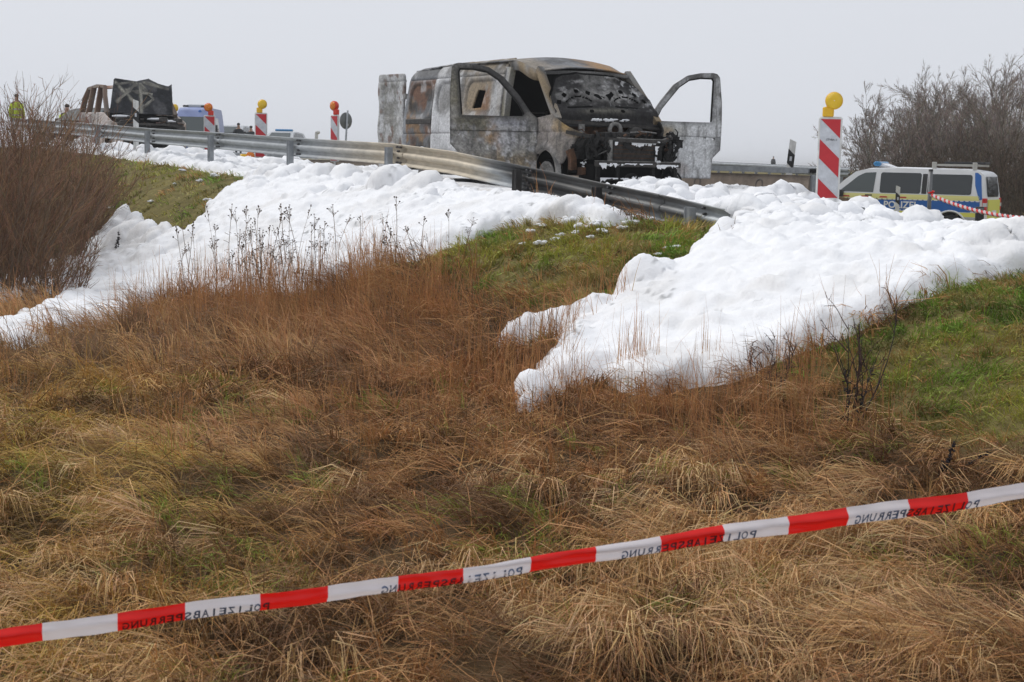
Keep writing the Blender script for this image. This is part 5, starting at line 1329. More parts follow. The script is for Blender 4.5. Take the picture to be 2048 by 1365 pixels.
def police_van():
    Lx = 5.15
    bs = BodySide(1.95, 0.95, 1.12, 0.20)
    # local x to the front; front at x=0
    out = [(-0.02, 0.30), (-0.02, 0.72), (-0.10, 0.92), (-0.42, 1.06), (-0.62, 1.10), (-1.10, 1.58), (-1.42, 1.83), (-1.75, 1.91), (-2.6, 1.95), (-4.6, 1.93), (-4.95, 1.88), (-5.05, 1.80), (-5.15, 1.10), (-5.17, 0.45), (-5.10, 0.30)]
    root = empty('police_van', (0, 0, 0), 0, 'white police van with blue and yellow stripes and POLIZEI lettering below the bare trees', 'van')
    nose = lambda x: 0.16 * max(0.0, (x + 0.75) / 0.75) ** 2 + 0.05 * max(0.0, (-4.85 - x) / 0.3) ** 2
    shell('body', out, bs, root, m_white, arches=((-0.92, 0.34, 0.42), (-4.20, 0.34, 0.42)), nose=nose)
    nv = np.vectorize(nose)
    def on_side(name, poly, material, parent=root, off=0.006, h=0.03, sgn=1, rr=None):
        p = np.array(poly, float)
        f = (lambda x, z: sd_rbox(x, z, p[:, 0].min(), p[:, 0].max(), p[:, 1].min(), p[:, 1].max(), rr)) if rr else sd_poly(poly)
        return panel(name, f, (p[:, 0].min(), p[:, 0].max(), p[:, 1].min(), p[:, 1].max()), h, lambda x, z: (x, sgn * (bs.y(z) - nv(x) + off), z), material, parent)
    for sgn in (1, -1):
        g = on_side('front_side_window', [(-0.98, 1.26), (-1.22, 1.46), (-1.50, 1.70), (-1.70, 1.80), (-2.02, 1.82), (-1.98, 1.25)], m_glass2, sgn=sgn)
        on_side('middle_window', [(-3.33, 1.24), (-3.33, 1.82), (-2.16, 1.82), (-2.16, 1.24)], m_glass, sgn=sgn, rr=0.06)
        on_side('rear_side_window', [(-4.75, 1.24), (-4.75, 1.80), (-3.52, 1.80), (-3.52, 1.24)], m_glass, sgn=sgn, rr=0.07)
        on_side('window_divider', [(-3.50, 1.24), (-3.50, 1.80), (-3.36, 1.80), (-3.36, 1.24)], m_plastic, sgn=sgn)
        on_side('yellow_band', [(-4.98, 1.09), (-4.98, 1.215), (-0.80, 1.215), (-0.45, 1.06), (-0.30, 1.0)], m_paleyellow, sgn=sgn)
        on_side('blue_band', [(-5.0, 0.50), (-5.0, 0.885), (-0.12, 0.885), (-0.06, 0.50)], m_blue, sgn=sgn) if False else None
        bb = panel('blue_band', lambda x, z: np.minimum(sd_rbox(x, z, -5.0, -0.06, 0.76, 1.075), np.minimum(-sd_circ(x, z, -0.92, 0.34, 0.47), -sd_circ(x, z, -4.20, 0.34, 0.47))), (-5.0, -0.06, 0.76, 1.075), 0.03, lambda x, z, q=sgn: (x, q * (bs.y(z) - nv(x) + 0.006), z), m_blue, root)
        panel('lower_yellow_band', lambda x, z: np.minimum(sd_rbox(x, z, -5.05, -0.06, 0.63, 0.745), np.minimum(-sd_circ(x, z, -0.92, 0.34, 0.47), -sd_circ(x, z, -4.20, 0.34, 0.47))), (-5.05, -0.06, 0.63, 0.745), 0.03, lambda x, z, q=sgn: (x, q * (bs.y(z) - nv(x) + 0.006), z), m_yellow, root)
        panel('grey_sill', lambda x, z: np.minimum(sd_rbox(x, z, -5.1, -0.1, 0.30, 0.62), np.minimum(-sd_circ(x, z, -0.92, 0.34, 0.47), -sd_circ(x, z, -4.20, 0.34, 0.47))), (-5.1, -0.1, 0.30, 0.62), 0.04, lambda x, z, q=sgn: (x, q * (bs.y(z) - nv(x) + 0.005), z), m_greyband, root)
        # white dashes along the band edges
        for zz, nm in ((1.066, 'white_dash'), (0.768, 'white_dash')):
            for i in range(32):
                x0 = -0.40 - i * 0.145
                if zz < 0.9 and (abs(x0 + 0.92) < 0.5 or abs(x0 + 4.20) < 0.5): continue
                q = MB(); y = sgn * (float(bs.y(zz)) + 0.009); q.box((x0 - 0.09, y - 0.002, zz - 0.012), (x0, y + 0.002, zz + 0.012)); q.build(nm, m_wtext, root)
        for i in range(5):
            on_side('red_reflector', [(-0.75 - 0.55 * i, 1.105), (-0.75 - 0.55 * i, 1.14), (-0.52 - 0.55 * i, 1.14), (-0.52 - 0.55 * i, 1.105)], m_redfilm, off=0.010, sgn=sgn)
        for xx in (-2.09, -0.86):
            q = MB(); y = sgn * 0.9535; q.box((xx - 0.006, y - 0.003, 0.42), (xx + 0.006, y + 0.003, 1.1)); q.build('door_gap', m_plastic, root)
        q = MB(); q.rbox((-1.95, sgn * 0.94 - 0.015, 1.15), (-1.75, sgn * 0.94 + 0.03, 1.185), 0.008); q.build('door_handle', m_plastic, root)
        q = MB(); q.rbox((-1.12, sgn * 1.02 - 0.10, 1.10), (-0.98, sgn * 1.02 + 0.10, 1.30), 0.03); q.build('mirror', m_plastic, root)
        for wx in (-0.92, -4.20):
            q = MB(); q.lathe([(0.42, -0.02), (0.425, 0.012), (0.47, 0.012), (0.48, -0.02)], axis=1, n=24, arc=math.pi); e = q.build('wheel_arch', m_white, root); e.location = (wx, sgn * 0.955, 0.34)
            if sgn < 0: e.scale = (1, -1, 1)
        on_side('blue_tail_film', [(-4.98, 1.10), (-5.06, 1.12), (-4.98, 1.78), (-4.88, 1.86), (-4.80, 1.86), (-4.84, 1.5)], m_blue, sgn=sgn)
        q = MB(); q.rbox((-5.175, sgn * 0.86 - 0.085, 0.82), (-5.06, sgn * 0.86 + 0.088, 1.16), 0.02); tl_ = q.build('tail_light', m_redlens, root)
        q = MB(); q.box((-5.18, sgn * 0.86 - 0.08, 0.93), (-5.08, sgn * 0.86 + 0.091, 1.03)); q.build('tail_light_lens', m_lamp, tl_)
        q = MB(); q.rbox((-0.26, sgn * 0.66 - 0.16, 0.78), (-0.03, sgn * 0.66 + 0.13, 0.95), 0.03); q.build('headlight', m_lamp, root)
    # POLIZEI on the left flank (text runs to the rear)
    M = Matrix.Translation((-2.30, 0.968, 0.825)) @ Matrix.Rotation(math.pi, 4, 'Z') @ Matrix.Rotation(math.pi / 2, 4, 'X')
    text_mesh('lettering', 'POLIZEI', 0.27, m_wtext, root, M, bold=0.006)
    M = Matrix.Translation((-3.32, 0.966, 0.60)) @ Matrix.Rotation(math.pi, 4, 'Z') @ Matrix.Rotation(math.pi / 2, 4, 'X')
    text_mesh('lettering', 'bundesweit.de', 0.055, m_wtext, root, M) if False else None
    # rear
    q = MB(); q.loft([[(-5.155, -0.62, 1.20), (-5.155, 0.62, 1.20), (-5.155, 0.66, 1.30), (-5.095, 0.60, 1.76), (-5.095, -0.60, 1.76), (-5.155, -0.66, 1.30)], [(-5.13, -0.62, 1.20), (-5.13, 0.62, 1.20), (-5.13, 0.66, 1.30), (-5.07, 0.60, 1.76), (-5.07, -0.60, 1.76), (-5.13, -0.66, 1.30)]], cap=True); q.build('rear_window', m_glass, root)
    q = MB(); q.box((-5.19, -0.70, 0.55), (-5.165, 0.70, 1.12)); q.build('rear_yellow_film', m_yellow, root)
    q = MB(); q.box((-5.197, -0.26, 0.70), (-5.191, 0.26, 0.82)); q.build('number_plate', m_wtext, root)
    q = MB(); q.rbox((-5.24, -0.90, 0.30), (-5.10, 0.90, 0.52), 0.04); q.build('rear_bumper', m_yellow, root)
    q = MB(); q.loft([[(-0.64, -0.72, 1.12), (-0.64, 0.72, 1.12), (-1.36, 0.64, 1.81), (-1.36, -0.64, 1.81)], [(-0.68, -0.72, 1.10), (-0.68, 0.72, 1.10), (-1.40, 0.64, 1.79), (-1.40, -0.64, 1.79)]], cap=True)
    o = q.build('windscreen', m_glass2, root); o.location = (0.02, 0, 0.02)
    q = MB(); q.rbox((-0.03, -0.55, 0.5), (0.015, 0.55, 0.76), 0.03, axis=0); q.build('grille', m_plastic, root)
    # roof light and rack
    q = MB(); q.rbox((-2.02, -0.45, 1.99), (-1.80, 0.45, 2.13), 0.05, axis=1); b = q.build('blue_light_bar', m_bluelens, root)
    q = MB(); q.prism([(-2.30, 1.98), (-1.95, 2.10), (-1.95, 1.98)], 1, -0.35, 0.35); q.build('light_bar_mount', m_white, root)
    rk = MB()
    for y in (-0.62, 0.62): rk.bar([(-3.62, y, 2.06), (-4.85, y, 2.06)], 0.05, 0.06)
    for x in (-3.62, -4.2, -4.82): rk.bar([(x, -0.66, 2.06), (x, 0.66, 2.06)], 0.05, 0.05)
    rk.build('roof_rack', m_alu, root)
    q = MB(); q.rbox((-4.9, -0.55, 2.10), (-3.75, 0.1, 2.16), 0.02); q.build('rack_panel', m_plastic, root)
    for x in (-3.62, -4.75): 
        q = MB(); q.rbox((x - 0.06, 0.60, 1.93), (x + 0.06, 0.70, 2.14), 0.02); q.build('rack_foot', m_alu, root)
    for wx in (-0.92, -4.20):
        for y in (-0.84, 0.84): car_wheel(root, wx, y)
    q = MB(); q.box((-5.0, -0.80, 0.2), (-0.2, 0.80, 0.35)); q.build('underbody', m_plastic, root)
    return root
pv = police_van()
# stands with its tail towards the camera, nose away to the left
pr = at(1957, 452, 44.5); phi = math.radians(29)
hx, hy = -math.cos(phi), math.sin(phi); pside = np.array([-hy, hx])                     # left side of the van
ppos = pr[:2] + 5.0 * np.array([hx, hy]) - 0.95 * np.array([-math.sin(phi), -math.cos(phi)])
pv.location = (float(ppos[0]), float(ppos[1]), float(at(1850, 337, 46.5)[2]) - 1.96)
pv.rotation_euler = (0, 0, math.atan2(hy, hx))

# ------------------------------------------------------------------ burnt car (left)
def burnt_car():
    root = empty('burnt_car', (0, 0, 0), 0, 'burnt out car with raised black hood behind the guardrail at the far left', 'car')
    bs = BodySide(1.8, 0.90, 1.05, 0.16)
    def colc(x, z):
        c = np.ones(x.shape + (3,)) * np.array([0.48, 0.43, 0.40]); c = cmix(c, np.array([0.15, 0.075, 0.075]), sstep(0.45, 0.6, fbm(x * 2.4, z * 2.4, 201, 3)) * sstep(-1.6, -2.6, x))
        c = cmix(c, np.array([0.52, 0.46, 0.43]), box_k(x, z, -1.9, -0.6, 0.5, 1.0, 0.2, 202, 0.4)); c = cmix(c, np.array([0.36, 0.22, 0.12]), box_k(x, z, -0.5, 0.0, 0.5, 0.9, 0.15, 203, 0.5) * 0.8)
        c = cmix(c, ASHG * 0.8, sstep(0.52, 0.65, fbm(x * 4, z * 2, 204, 3)) * 0.7); return speckle(c, x, z, 205, 0.4)
    low = [(0.0, 0.35), (0.02, 0.65), (-0.15, 0.86), (-0.9, 1.05), (-1.15, 1.12), (-3.7, 1.16), (-3.86, 0.9), (-3.86, 0.4), (-3.7, 0.3), (-0.2, 0.28)]
    def sdf(x, z):
        s = sd_poly(low)(x, z); s = np.minimum(s, -sd_circ(x, z, -0.72, 0.30, 0.36)); return np.minimum(s, -sd_circ(x, z, -3.15, 0.30, 0.36))
    for sgn in (-1, 1):
        panel('side_panel', sdf, (-3.9, 0.05, 0.25, 1.2), 0.035, lambda x, z: (x, sgn * (bs.y(z) - 0.25 * np.clip((x + 0.35) / 0.4, 0, 1) ** 2 + 0.015 * np.exp(-((x + 1.95) / 0.03) ** 2) * -1), z), m_burnt, root, colc, 0.03 * sgn)
        pil = [[(-1.0, 0.86, 1.08), (-1.45, 0.80, 1.52), (-1.72, 0.74, 1.76)], [(-2.0, 0.88, 1.10), (-2.05, 0.80, 1.5), (-2.1, 0.74, 1.78)], [(-2.9, 0.88, 1.12), (-2.92, 0.80, 1.5), (-2.92, 0.74, 1.78)], [(-3.78, 0.86, 1.1), (-3.68, 0.80, 1.5), (-3.5, 0.72, 1.76)]]
        for i, p in enumerate(pil):
            o = MB().bar([(a, sgn * b, c) for a, b, c in p], 0.13 if i else 0.09, 0.12, (1, 0, 0.2)).build('roof_pillar', m_burnt, root); brush_cols(o, ashy(210 + i, np.array([0.22, 0.165, 0.13]), np.array([0.14, 0.085, 0.06])))
        o = MB().bar([(-1.72, sgn * 0.74, 1.78), (-2.4, sgn * 0.75, 1.82), (-3.5, sgn * 0.72, 1.78)], 0.08, 0.07).build('roof_rail', m_burnt, root); brush_cols(o, ashy(220, np.array([0.34, 0.25, 0.19]), ASHG))
        for wx in (-0.72, -3.15):
            m = MB(); m.lathe([(0.2, -0.08), (0.23, -0.08), (0.2, 0), (0.23, 0.08), (0.2, 0.08), (0.06, 0.05), (0.01, 0.06)], axis=1, n=18); w = m.build('wheel', m_darkmetal, root); w.location = (wx, sgn * 0.78, 0.22)
            m = MB(); m.lathe([(0.36, 0.0), (0.36, 0.3), (0.02, 0.32)], axis=1, n=14, arc=math.pi); w = m.build('wheel_housing', m_char, root); w.location = (wx, sgn * 0.85 - (0.3 if sgn > 0 else 0), 0.3)
    def colr(x, y): 
        c = np.ones(x.shape + (3,)) * np.array([0.30, 0.25, 0.22]); c = cmix(c, RUSTC * 1.4, sstep(0.45, 0.6, fbm(x * 3, y * 3, 231, 3))); return speckle(c, x, y, 232, 0.4)
    panel('roof', lambda x, y: sd_rbox(x, y, -3.55, -1.68, -0.76, 0.76, 0.12), (-3.6, -1.6, -0.8, 0.8), 0.05, lambda x, y: (x, y, 1.80 + 0.05 * (1 - (y / 0.76) ** 2) - 0.08 * sstep(-2.2, -1.6, x)), m_burnt, root, colr, 0.02)
    # hood standing upright
    HP = [(-0.78, 0.0), (-0.80, 0.80), (-0.70, 0.74), (-0.45, 0.80), (-0.22, 0.92), (0.1, 0.84), (0.62, 0.90), (0.66, 0.86), (0.80, 0.10), (0.82, 0.0)]
    def rel(v, w):
        lines = [((-0.3, 0.40), (0.0, 0.76)), ((0.0, 0.76), (0.02, 0.05)), ((-0.3, 0.40), (0.02, 0.14)), ((-0.28, 0.52), (0.35, 0.60)), ((0.1, 0.78), (0.6, 0.30)), ((0.62, 0.78), (0.1, 0.2)), ((-0.72, 0.66), (-0.1, 0.82))]
        d = np.full(v.shape, 9.0)
        for (a, b) in lines:
            a, b = np.array(a), np.array(b); e = b - a; k = np.clip(((v - a[0]) * e[0] + (w - a[1]) * e[1]) / (e @ e), 0, 1); d = np.minimum(d, np.hypot(v - a[0] - k * e[0], w - a[1] - k * e[1]))
        rim = sd_poly(HP)(v, w); return np.minimum(d, np.abs(rim)), d
    def hm(v, w):
        d, _ = rel(v, w); r = 0.02 * np.exp(-(d / 0.035) ** 2) + 0.10 * (fbm(v * 4, w * 4, 241, 3) - 0.5)
        return -0.98 - 0.22 * w + r, -v, 1.10 + 0.97 * w
    def hc(v, w):
        d, dl = rel(v, w); c = np.ones(v.shape + (3,)) * np.array([0.030, 0.032, 0.036]); c = cmix(c, np.array([0.09, 0.09, 0.095]), sstep(0.45, 0.65, fbm(v * 4, w * 4, 242, 3)))
        c = cmix(c, np.array([0.33, 0.32, 0.27]), np.exp(-(dl / 0.035) ** 2) * sstep(0.35, 0.55, fbm(v * 5, w * 5, 243, 2))); return speckle(c, v, w, 244, 0.5)
    hd = panel('hood', sd_poly(HP), (-0.85, 0.85, 0, 0.95), 0.025, hm, m_burnt, root, hc, 0.02); hd['label'] = 'upright black hood with grey stiffening ribs'
    for (a, b) in [((-0.3, 0.40), (0.0, 0.76)), ((0.0, 0.76), (0.02, 0.05)), ((-0.3, 0.40), (0.02, 0.14)), ((-0.28, 0.52), (0.35, 0.60)), ((0.1, 0.78), (0.6, 0.30)), ((-0.72, 0.66), (-0.1, 0.82)), ((0.62, 0.74), (0.15, 0.82))]:
        pts = []
        for k in np.linspace(0, 1, 6):
            v, w = a[0] + (b[0] - a[0]) * k + 0.015 * math.sin(k * 9 + a[0] * 7), a[1] + (b[1] - a[1]) * k; x, y, z = hm(np.array([v]), np.array([w])); pts.append((float(x[0]) + 0.012, float(y[0]), float(z[0])))
        rb = MB().bar(pts, 0.055, 0.03, (1, 0, 0)).build('hood_rib', m_burnt, hd); brush_cols(rb, ashy(260 + int(a[0] * 10), np.array([0.30, 0.29, 0.25]), np.array([0.16, 0.155, 0.14]), SOOT * 3, 9))
    # engine bay and nose
    MB().rbox((-0.95, -0.78, 0.3), (-0.02, 0.78, 0.86), 0.06).build('engine_bay', m_soot, root)
    m = MB(); rg = random.Random(3)
    for i in range(60):
        x, y, z, e = rg.uniform(-0.8, 0.02), rg.uniform(-0.75, 0.75), rg.uniform(0.5, 1.0), rg.uniform(0.03, 0.1); m.rbox((x - e, y - e, z - e * .6), (x + e, y + e, z + e * .6), e * 0.3)
    m.build('charred_engine_parts', m_darkmetal, root)['kind'] = 'stuff'
    m = MB()
    for i in range(22):
        y = rg.uniform(-0.75, 0.75); x = rg.uniform(-0.5, 0.08); z = rg.uniform(0.5, 0.98); m.tube([(x, y, z), (x + .05, y + rg.uniform(-.2, .2), z + rg.uniform(-.1, .1)), (x, y + rg.uniform(-.3, .3), z)], 0.014, n=5)
    m.build('burnt_hoses', m_rustpart, root)['kind'] = 'stuff'
    MB().bar([(-0.06, -0.75, 0.80), (0.05, -0.3, 0.84), (0.05, 0.3, 0.84), (-0.06, 0.75, 0.80)], 0.06, 0.05).build('upper_crossmember', m_darkmetal, root)
    MB().bar([(0.0, -0.72, 0.45), (0.08, 0, 0.45), (0.0, 0.72, 0.45)], 0.06, 0.09).build('bumper_beam', m_darkmetal, root)
    MB().rbox((-3.6, -0.74, 0.28), (-0.9, 0.74, 0.36), 0.02).build('floor', m_char, root)
    MB().bar([(-1.05, -0.8, 1.0), (-1.05, 0.8, 1.0)], 0.2, 0.16).build('dashboard_frame', m_char, root)
    for y in (-0.42, 0.42): MB().rbox((-2.2, y - 0.24, 0.4), (-2.1, y + 0.24, 1.25), 0.03).build('seat_frame', m_char, root)
    m = MB()
    for (x, y, z, a, b) in [(-0.85, -0.55, 1.03, 0.12, 0.25), (-0.55, 0.62, 0.93, 0.2, 0.15), (-0.75, 0.35, 0.98, 0.1, 0.3), (0.0, -0.62, 0.62, 0.05, 0.12), (0.03, 0.55, 0.6, 0.05, 0.14)]: m.ball((x, y, z), (a, b, 0.04), n=9, m=5)
    m.build('foam_residue', m_foambit, root)['kind'] = 'stuff'
    return root
bc = burnt_car()
cc = at(236, 300, 39.0); cp = cc[:2] + VL * 0.85
bc.location = (float(cp[0]), float(cp[1]), float(terrain(cp[0], cp[1])) - 0.02); bc.rotation_euler = (0, 0, math.atan2(VH[1], VH[0]) - 0.04)

# ------------------------------------------------------------------ vehicles far back
def far_van():
    root = empty('police_van', (0, 0, 0), 0, 'light blue police van facing the camera far behind the guardrail', 'van')
    bs = BodySide(2.6, 0.97, 1.2, 0.10)
    out = [(0.0, 0.35), (0.0, 0.85), (-0.15, 1.10), (-0.75, 1.30), (-1.25, 2.10), (-1.55, 2.45), (-2.0, 2.58), (-5.4, 2.58), (-5.55, 2.3), (-5.6, 0.4)]
    shell('body', out, bs, root, m_lblue, arches=((-0.95, 0.35, 0.42), (-4.4, 0.35, 0.42)), h=0.07, nose=lambda x: 0.12 * max(0.0, (x + 0.7) / 0.7) ** 2)
    q = MB(); q.loft([[(-0.74, -0.80, 1.36), (-0.74, 0.80, 1.36), (-1.24, 0.76, 2.10), (-1.24, -0.76, 2.10)], [(-0.80, -0.80, 1.34), (-0.80, 0.80, 1.34), (-1.30, 0.76, 2.08), (-1.30, -0.76, 2.08)]], cap=True); w = q.build('windscreen', m_glass2, root); w.location = (0.035, 0, 0.02)
    MB().rbox((-0.02, -0.6, 0.75), (0.02, 0.6, 1.0), 0.03, axis=0).build('grille', m_plastic, root)
    for s in (-1, 1):
        MB().rbox((-0.2, s * 0.72 - 0.15, 0.82), (0.01, s * 0.72 + 0.12, 1.12), 0.04).build('headlight', m_lamp, root)
        panel('front_side_window', sd_poly([(-1.0, 1.35), (-1.55, 2.08), (-2.05, 2.12), (-2.05, 1.35)]), (-2.1, -0.95, 1.3, 2.15), 0.05, lambda x, z, s=s: (x, s * (bs.y(z) + 0.008), z), m_glass, root)
        panel('side_window', lambda x, z: sd_rbox(x, z, -3.6, -2.3, 1.4, 2.1, 0.06), (-3.6, -2.3, 1.4, 2.1), 0.05, lambda x, z, s=s: (x, s * (bs.y(z) + 0.008), z), m_glass, root)
        panel('silver_side_film', lambda x, z: sd_rbox(x, z, -2.25, -1.9, 0.6, 2.5, 0.05), (-2.25, -1.9, 0.6, 2.5), 0.05, lambda x, z, s=s: (x, s * (bs.y(z) + 0.006), z), m_silver, root)
        MB().rbox((-1.05, s * 1.10 - 0.1, 1.35), (-0.93, s * 1.10 + 0.1, 1.72), 0.03).build('mirror', m_plastic, root)
        MB().rbox((-1.55, s * 0.45 - 0.14, 2.60), (-1.35, s * 0.45 + 0.14, 2.70), 0.04).build('blue_light', m_plastic, root)
        for wx in (-0.95, -4.4): car_wheel(root, wx, s * 0.85, 0.35)
    MB().ball((-1.48, 0.25, 2.32), (0.05, 0.10, 0.16), n=8, m=6).build('roof_emblem', m_blue, root)
    MB().rbox((-3.2, -0.5, 2.62), (-2.2, 0.5, 2.76), 0.05).build('roof_box', m_silver, root)
    return root
def far_car(name, label, paint, bar=False, cat='car'):
    root = empty(name, (0, 0, 0), 0, label, cat)
    bs = BodySide(1.5, 0.90, 0.92, 0.32)
    out = [(0.0, 0.32), (0.02, 0.60), (-0.12, 0.80), (-0.95, 0.95), (-1.15, 1.0), (-1.75, 1.38), (-2.1, 1.47), (-3.0, 1.48), (-4.1, 1.40), (-4.45, 1.0), (-4.55, 0.55), (-4.5, 0.32)]
    shell('body', out, bs, root, paint, arches=((-0.85, 0.32, 0.36), (-3.55, 0.32, 0.36)), h=0.07)
    q = MB(); q.loft([[(-1.16, -0.70, 1.02), (-1.16, 0.70, 1.02), (-1.74, 0.60, 1.38), (-1.74, -0.60, 1.38)], [(-1.22, -0.70, 1.0), (-1.22, 0.70, 1.0), (-1.80, 0.60, 1.36), (-1.80, -0.60, 1.36)]], cap=True); w = q.build('windscreen', m_glass2, root); w.location = (0.03, 0, 0.03)
    for s in (-1, 1):
        panel('side_window', sd_poly([(-1.45, 1.0), (-1.85, 1.30), (-2.2, 1.40), (-2.55, 1.40), (-2.55, 1.0)]), (-2.6, -1.4, 0.95, 1.42), 0.05, lambda x, z, s=s: (x, s * (bs.y(z) + 0.008), z), m_glass, root)
        panel('side_window', sd_poly([(-2.62, 1.0), (-2.62, 1.40), (-3.8, 1.34), (-4.0, 1.02)]), (-4.05, -2.6, 0.95, 1.42), 0.05, lambda x, z, s=s: (x, s * (bs.y(z) + 0.008), z), m_glass, root)
        MB().rbox((-0.22, s * 0.66 - 0.18, 0.62), (0.03, s * 0.66 + 0.16, 0.78), 0.03).build('headlight', m_lamp, root)
        MB().rbox((-1.5, s * 0.98 - 0.08, 0.98), (-1.36, s * 0.98 + 0.08, 1.12), 0.03).build('mirror', m_plastic, root)
        for wx in (-0.85, -3.55): car_wheel(root, wx, s * 0.8, 0.32, 0.2)
    MB().rbox((-0.02, -0.42, 0.45), (0.035, 0.42, 0.66), 0.03, axis=0).build('grille', m_plastic, root)
    if bar: MB().rbox((-2.55, -0.55, 1.51), (-2.25, 0.55, 1.64), 0.05, axis=1).build('blue_light_bar', m_bluelens, root)
    return root
def place(o, px, py, Y, h, ang):
    """stand o so that its top (height h) is seen at photo pixel px,py at depth Y; ang 0 = facing the camera"""
    P = at(px, py, Y); o.location = (float(P[0]), float(P[1]), float(P[2]) - h); o.rotation_euler = (0, 0, -math.pi / 2 + ang)
fv = far_van(); place(fv, 381, 213, 80, 2.6, math.radians(3))
fc = far_car('silver_car', 'silver estate car half hidden behind the guardrail beside the light blue van', m_silver); place(fc, 446, 249, 96, 1.5, math.radians(-4))
pc = far_car('police_car', 'silver police car with blue roof light bar behind the guardrail', m_silver, True); place(pc, 546, 257, 98, 1.64, math.radians(-8))
sc_ = far_car('dark_car', 'car with grey green windscreen behind the left shrubs', m_plastic); place(sc_, 112, 211, 52, 1.5, math.radians(-20))
# ------------------------------------------------------------------ striped beacons
m_refl_w = mat('white reflective sheet', (0.52, 0.54, 0.57), rough=0.5, vary=0.14, scale=14, detail=8)
m_refl_r = mat('red reflective sheet', (0.48, 0.022, 0.03), rough=0.45, vary=0.06, scale=20)
m_plw = mat('white plastic', (0.62, 0.62, 0.60), rough=0.55, vary=0.18, scale=9, detail=8)
m_yel = mat('yellow lamp plastic', (0.72, 0.42, 0.015), rough=0.4)
m_yellens = mat('yellow lamp lens', (0.78, 0.50, 0.02), rough=0.2, bump=0.4, bscale=220)
m_orlens = mat('orange lamp lens', (0.72, 0.20, 0.012), rough=0.2, bump=0.4, bscale=220)
m_redpl = mat('red lamp plastic', (0.62, 0.035, 0.015), rough=0.4)
m_black = mat('black band', (0.02, 0.02, 0.021), rough=0.6)
def clip_poly(poly, x0, x1, y0, y1):
    def cut(P, f, ax, v):
        out = []
        for i in range(len(P)):
            a, b = P[i], P[(i + 1) % len(P)]; ia, ib = f(a[ax]), f(b[ax])
            if ia: out.append(a)
            if ia != ib: t = (v - a[ax]) / (b[ax] - a[ax]); out.append((a[0] + t * (b[0] - a[0]), a[1] + t * (b[1] - a[1])))
        return out
    for f, ax, v in ((lambda q: q >= x0, 0, x0), (lambda q: q <= x1, 0, x1), (lambda q: q >= y0, 1, y0), (lambda q: q <= y1, 1, y1)):
        if poly: poly = cut(poly, f, ax, v)
    return poly
def beacon(label, lamp='yellow', up=0.26, flip=False, txt=None):
    """board faces local -y"""
    root = empty('striped_beacon', (0, 0, 0), 0, label, 'beacon', 'striped warning beacons along the lane')
    b = MB(); b.rbox((-0.148, -0.02, up - 0.03), (0.148, 0.025, up + 1.03), 0.02, axis=1); bd = b.build('board', m_plw, root)
    w = MB(); w.box((-0.125, -0.0245, up), (0.125, -0.0215, up + 1.0)); w.build('reflective_face', m_refl_w, bd)
    sl = -1 if not flip else 1
    for k in range(3):
        c = up + 1.24 - 0.4925 * k; g = 0.96 * 0.5
        q = clip_poly([(-0.125, c), (-0.125, c - 0.24), (0.125, c - 0.48), (0.125, c - 0.24)], -0.124, 0.124, up + 0.001, up + 0.999)
        if q and len(q) > 2: MB().prism(q, 1, -0.0275, -0.0255).build('red_stripe', m_refl_r, bd)
    if txt: text_mesh('lettering', txt, 0.036, m_black, bd, Matrix.Translation((-0.045, -0.0285, up + 0.73)) @ Matrix.Rotation(math.pi / 2, 4, 'X'), 0.0005)
    MB().rbox((-0.03, -0.012, 0.05), (0.03, 0.018, up - 0.02), 0.008).build('stem', m_plw, root)
    MB().rbox((-0.20, -0.38, 0.0), (0.20, 0.38, 0.11), 0.04).build('foot_plate', m_rubber, root)
    hp, lp = (m_yel, m_yellens) if lamp == 'yellow' else (m_redpl, m_orlens)
    z0 = up + 1.03; s = 1 if lamp == 'yellow' else -1
    h = MB(); h.rbox((-0.105, -0.04, z0), (0.035, 0.055, z0 + 0.12), 0.02); h.rbox((-0.06, -0.035, z0 + 0.10), (0.05, 0.05, z0 + 0.20), 0.03)
    if s < 0: h.v = [(-a, c, d) for a, c, d in h.v]; h.f = [f[::-1] for f in h.f]
    L = h.build('lamp_housing', hp, root)
    r = MB(); r.lathe([(0.03, 0.075), (0.085, 0.07), (0.108, 0.03), (0.112, -0.03), (0.10, -0.045)], c=(0.03 * s, 0, z0 + 0.20), axis=1, n=22); r.build('lamp_ring', hp, L)
    l = MB(); l.lathe([(0.10, -0.044), (0.092, -0.062), (0.05, -0.082), (0.005, -0.088)], c=(0.03 * s, 0, z0 + 0.20), axis=1, n=22); l.build('lamp_lens', lp, L)
    MB().rbox((-0.09 * s - 0.02, -0.03, z0 + 0.001), (-0.09 * s + 0.02, 0.03, z0 + 0.018), 0.004).build('clamp', m_black, L) if False else None
    return root
def stand(o, px, pytop, Y, h, rz=0.0, tilt=0.0):
    P = at(px, pytop, Y); o.location = (float(P[0]), float(P[1]), float(P[2]) - h); o.rotation_euler = (0, tilt, rz)
face = lambda px: -math.atan((px - CX) / F)
B = beacon('nearest striped beacon with yellow lamp standing in the foam before the police van', 'yellow', txt='STVBA 2'); stand(B, 1661, 234, 20.4, 1.29, face(1661) + 0.05, math.radians(0.2))
B = beacon('striped beacon with yellow lamp in front of the police car, left of the round sign', 'yellow'); stand(B, 522, 226, 38, 1.29, face(522))
B = beacon('narrow turned striped beacon with red lamp beside the back of the round sign', 'red'); stand(B, 670, 230, 36.5, 1.29, face(670) - 0.95)
B = beacon('striped beacon with red lamp in front of the light blue van', 'red'); stand(B, 419, 231, 41.5, 1.29, face(419))
B = beacon('striped beacon with yellow lamp partly hidden behind the burnt car nose', 'yellow'); stand(B, 348, 231, 45, 1.29, face(348) + 0.95)

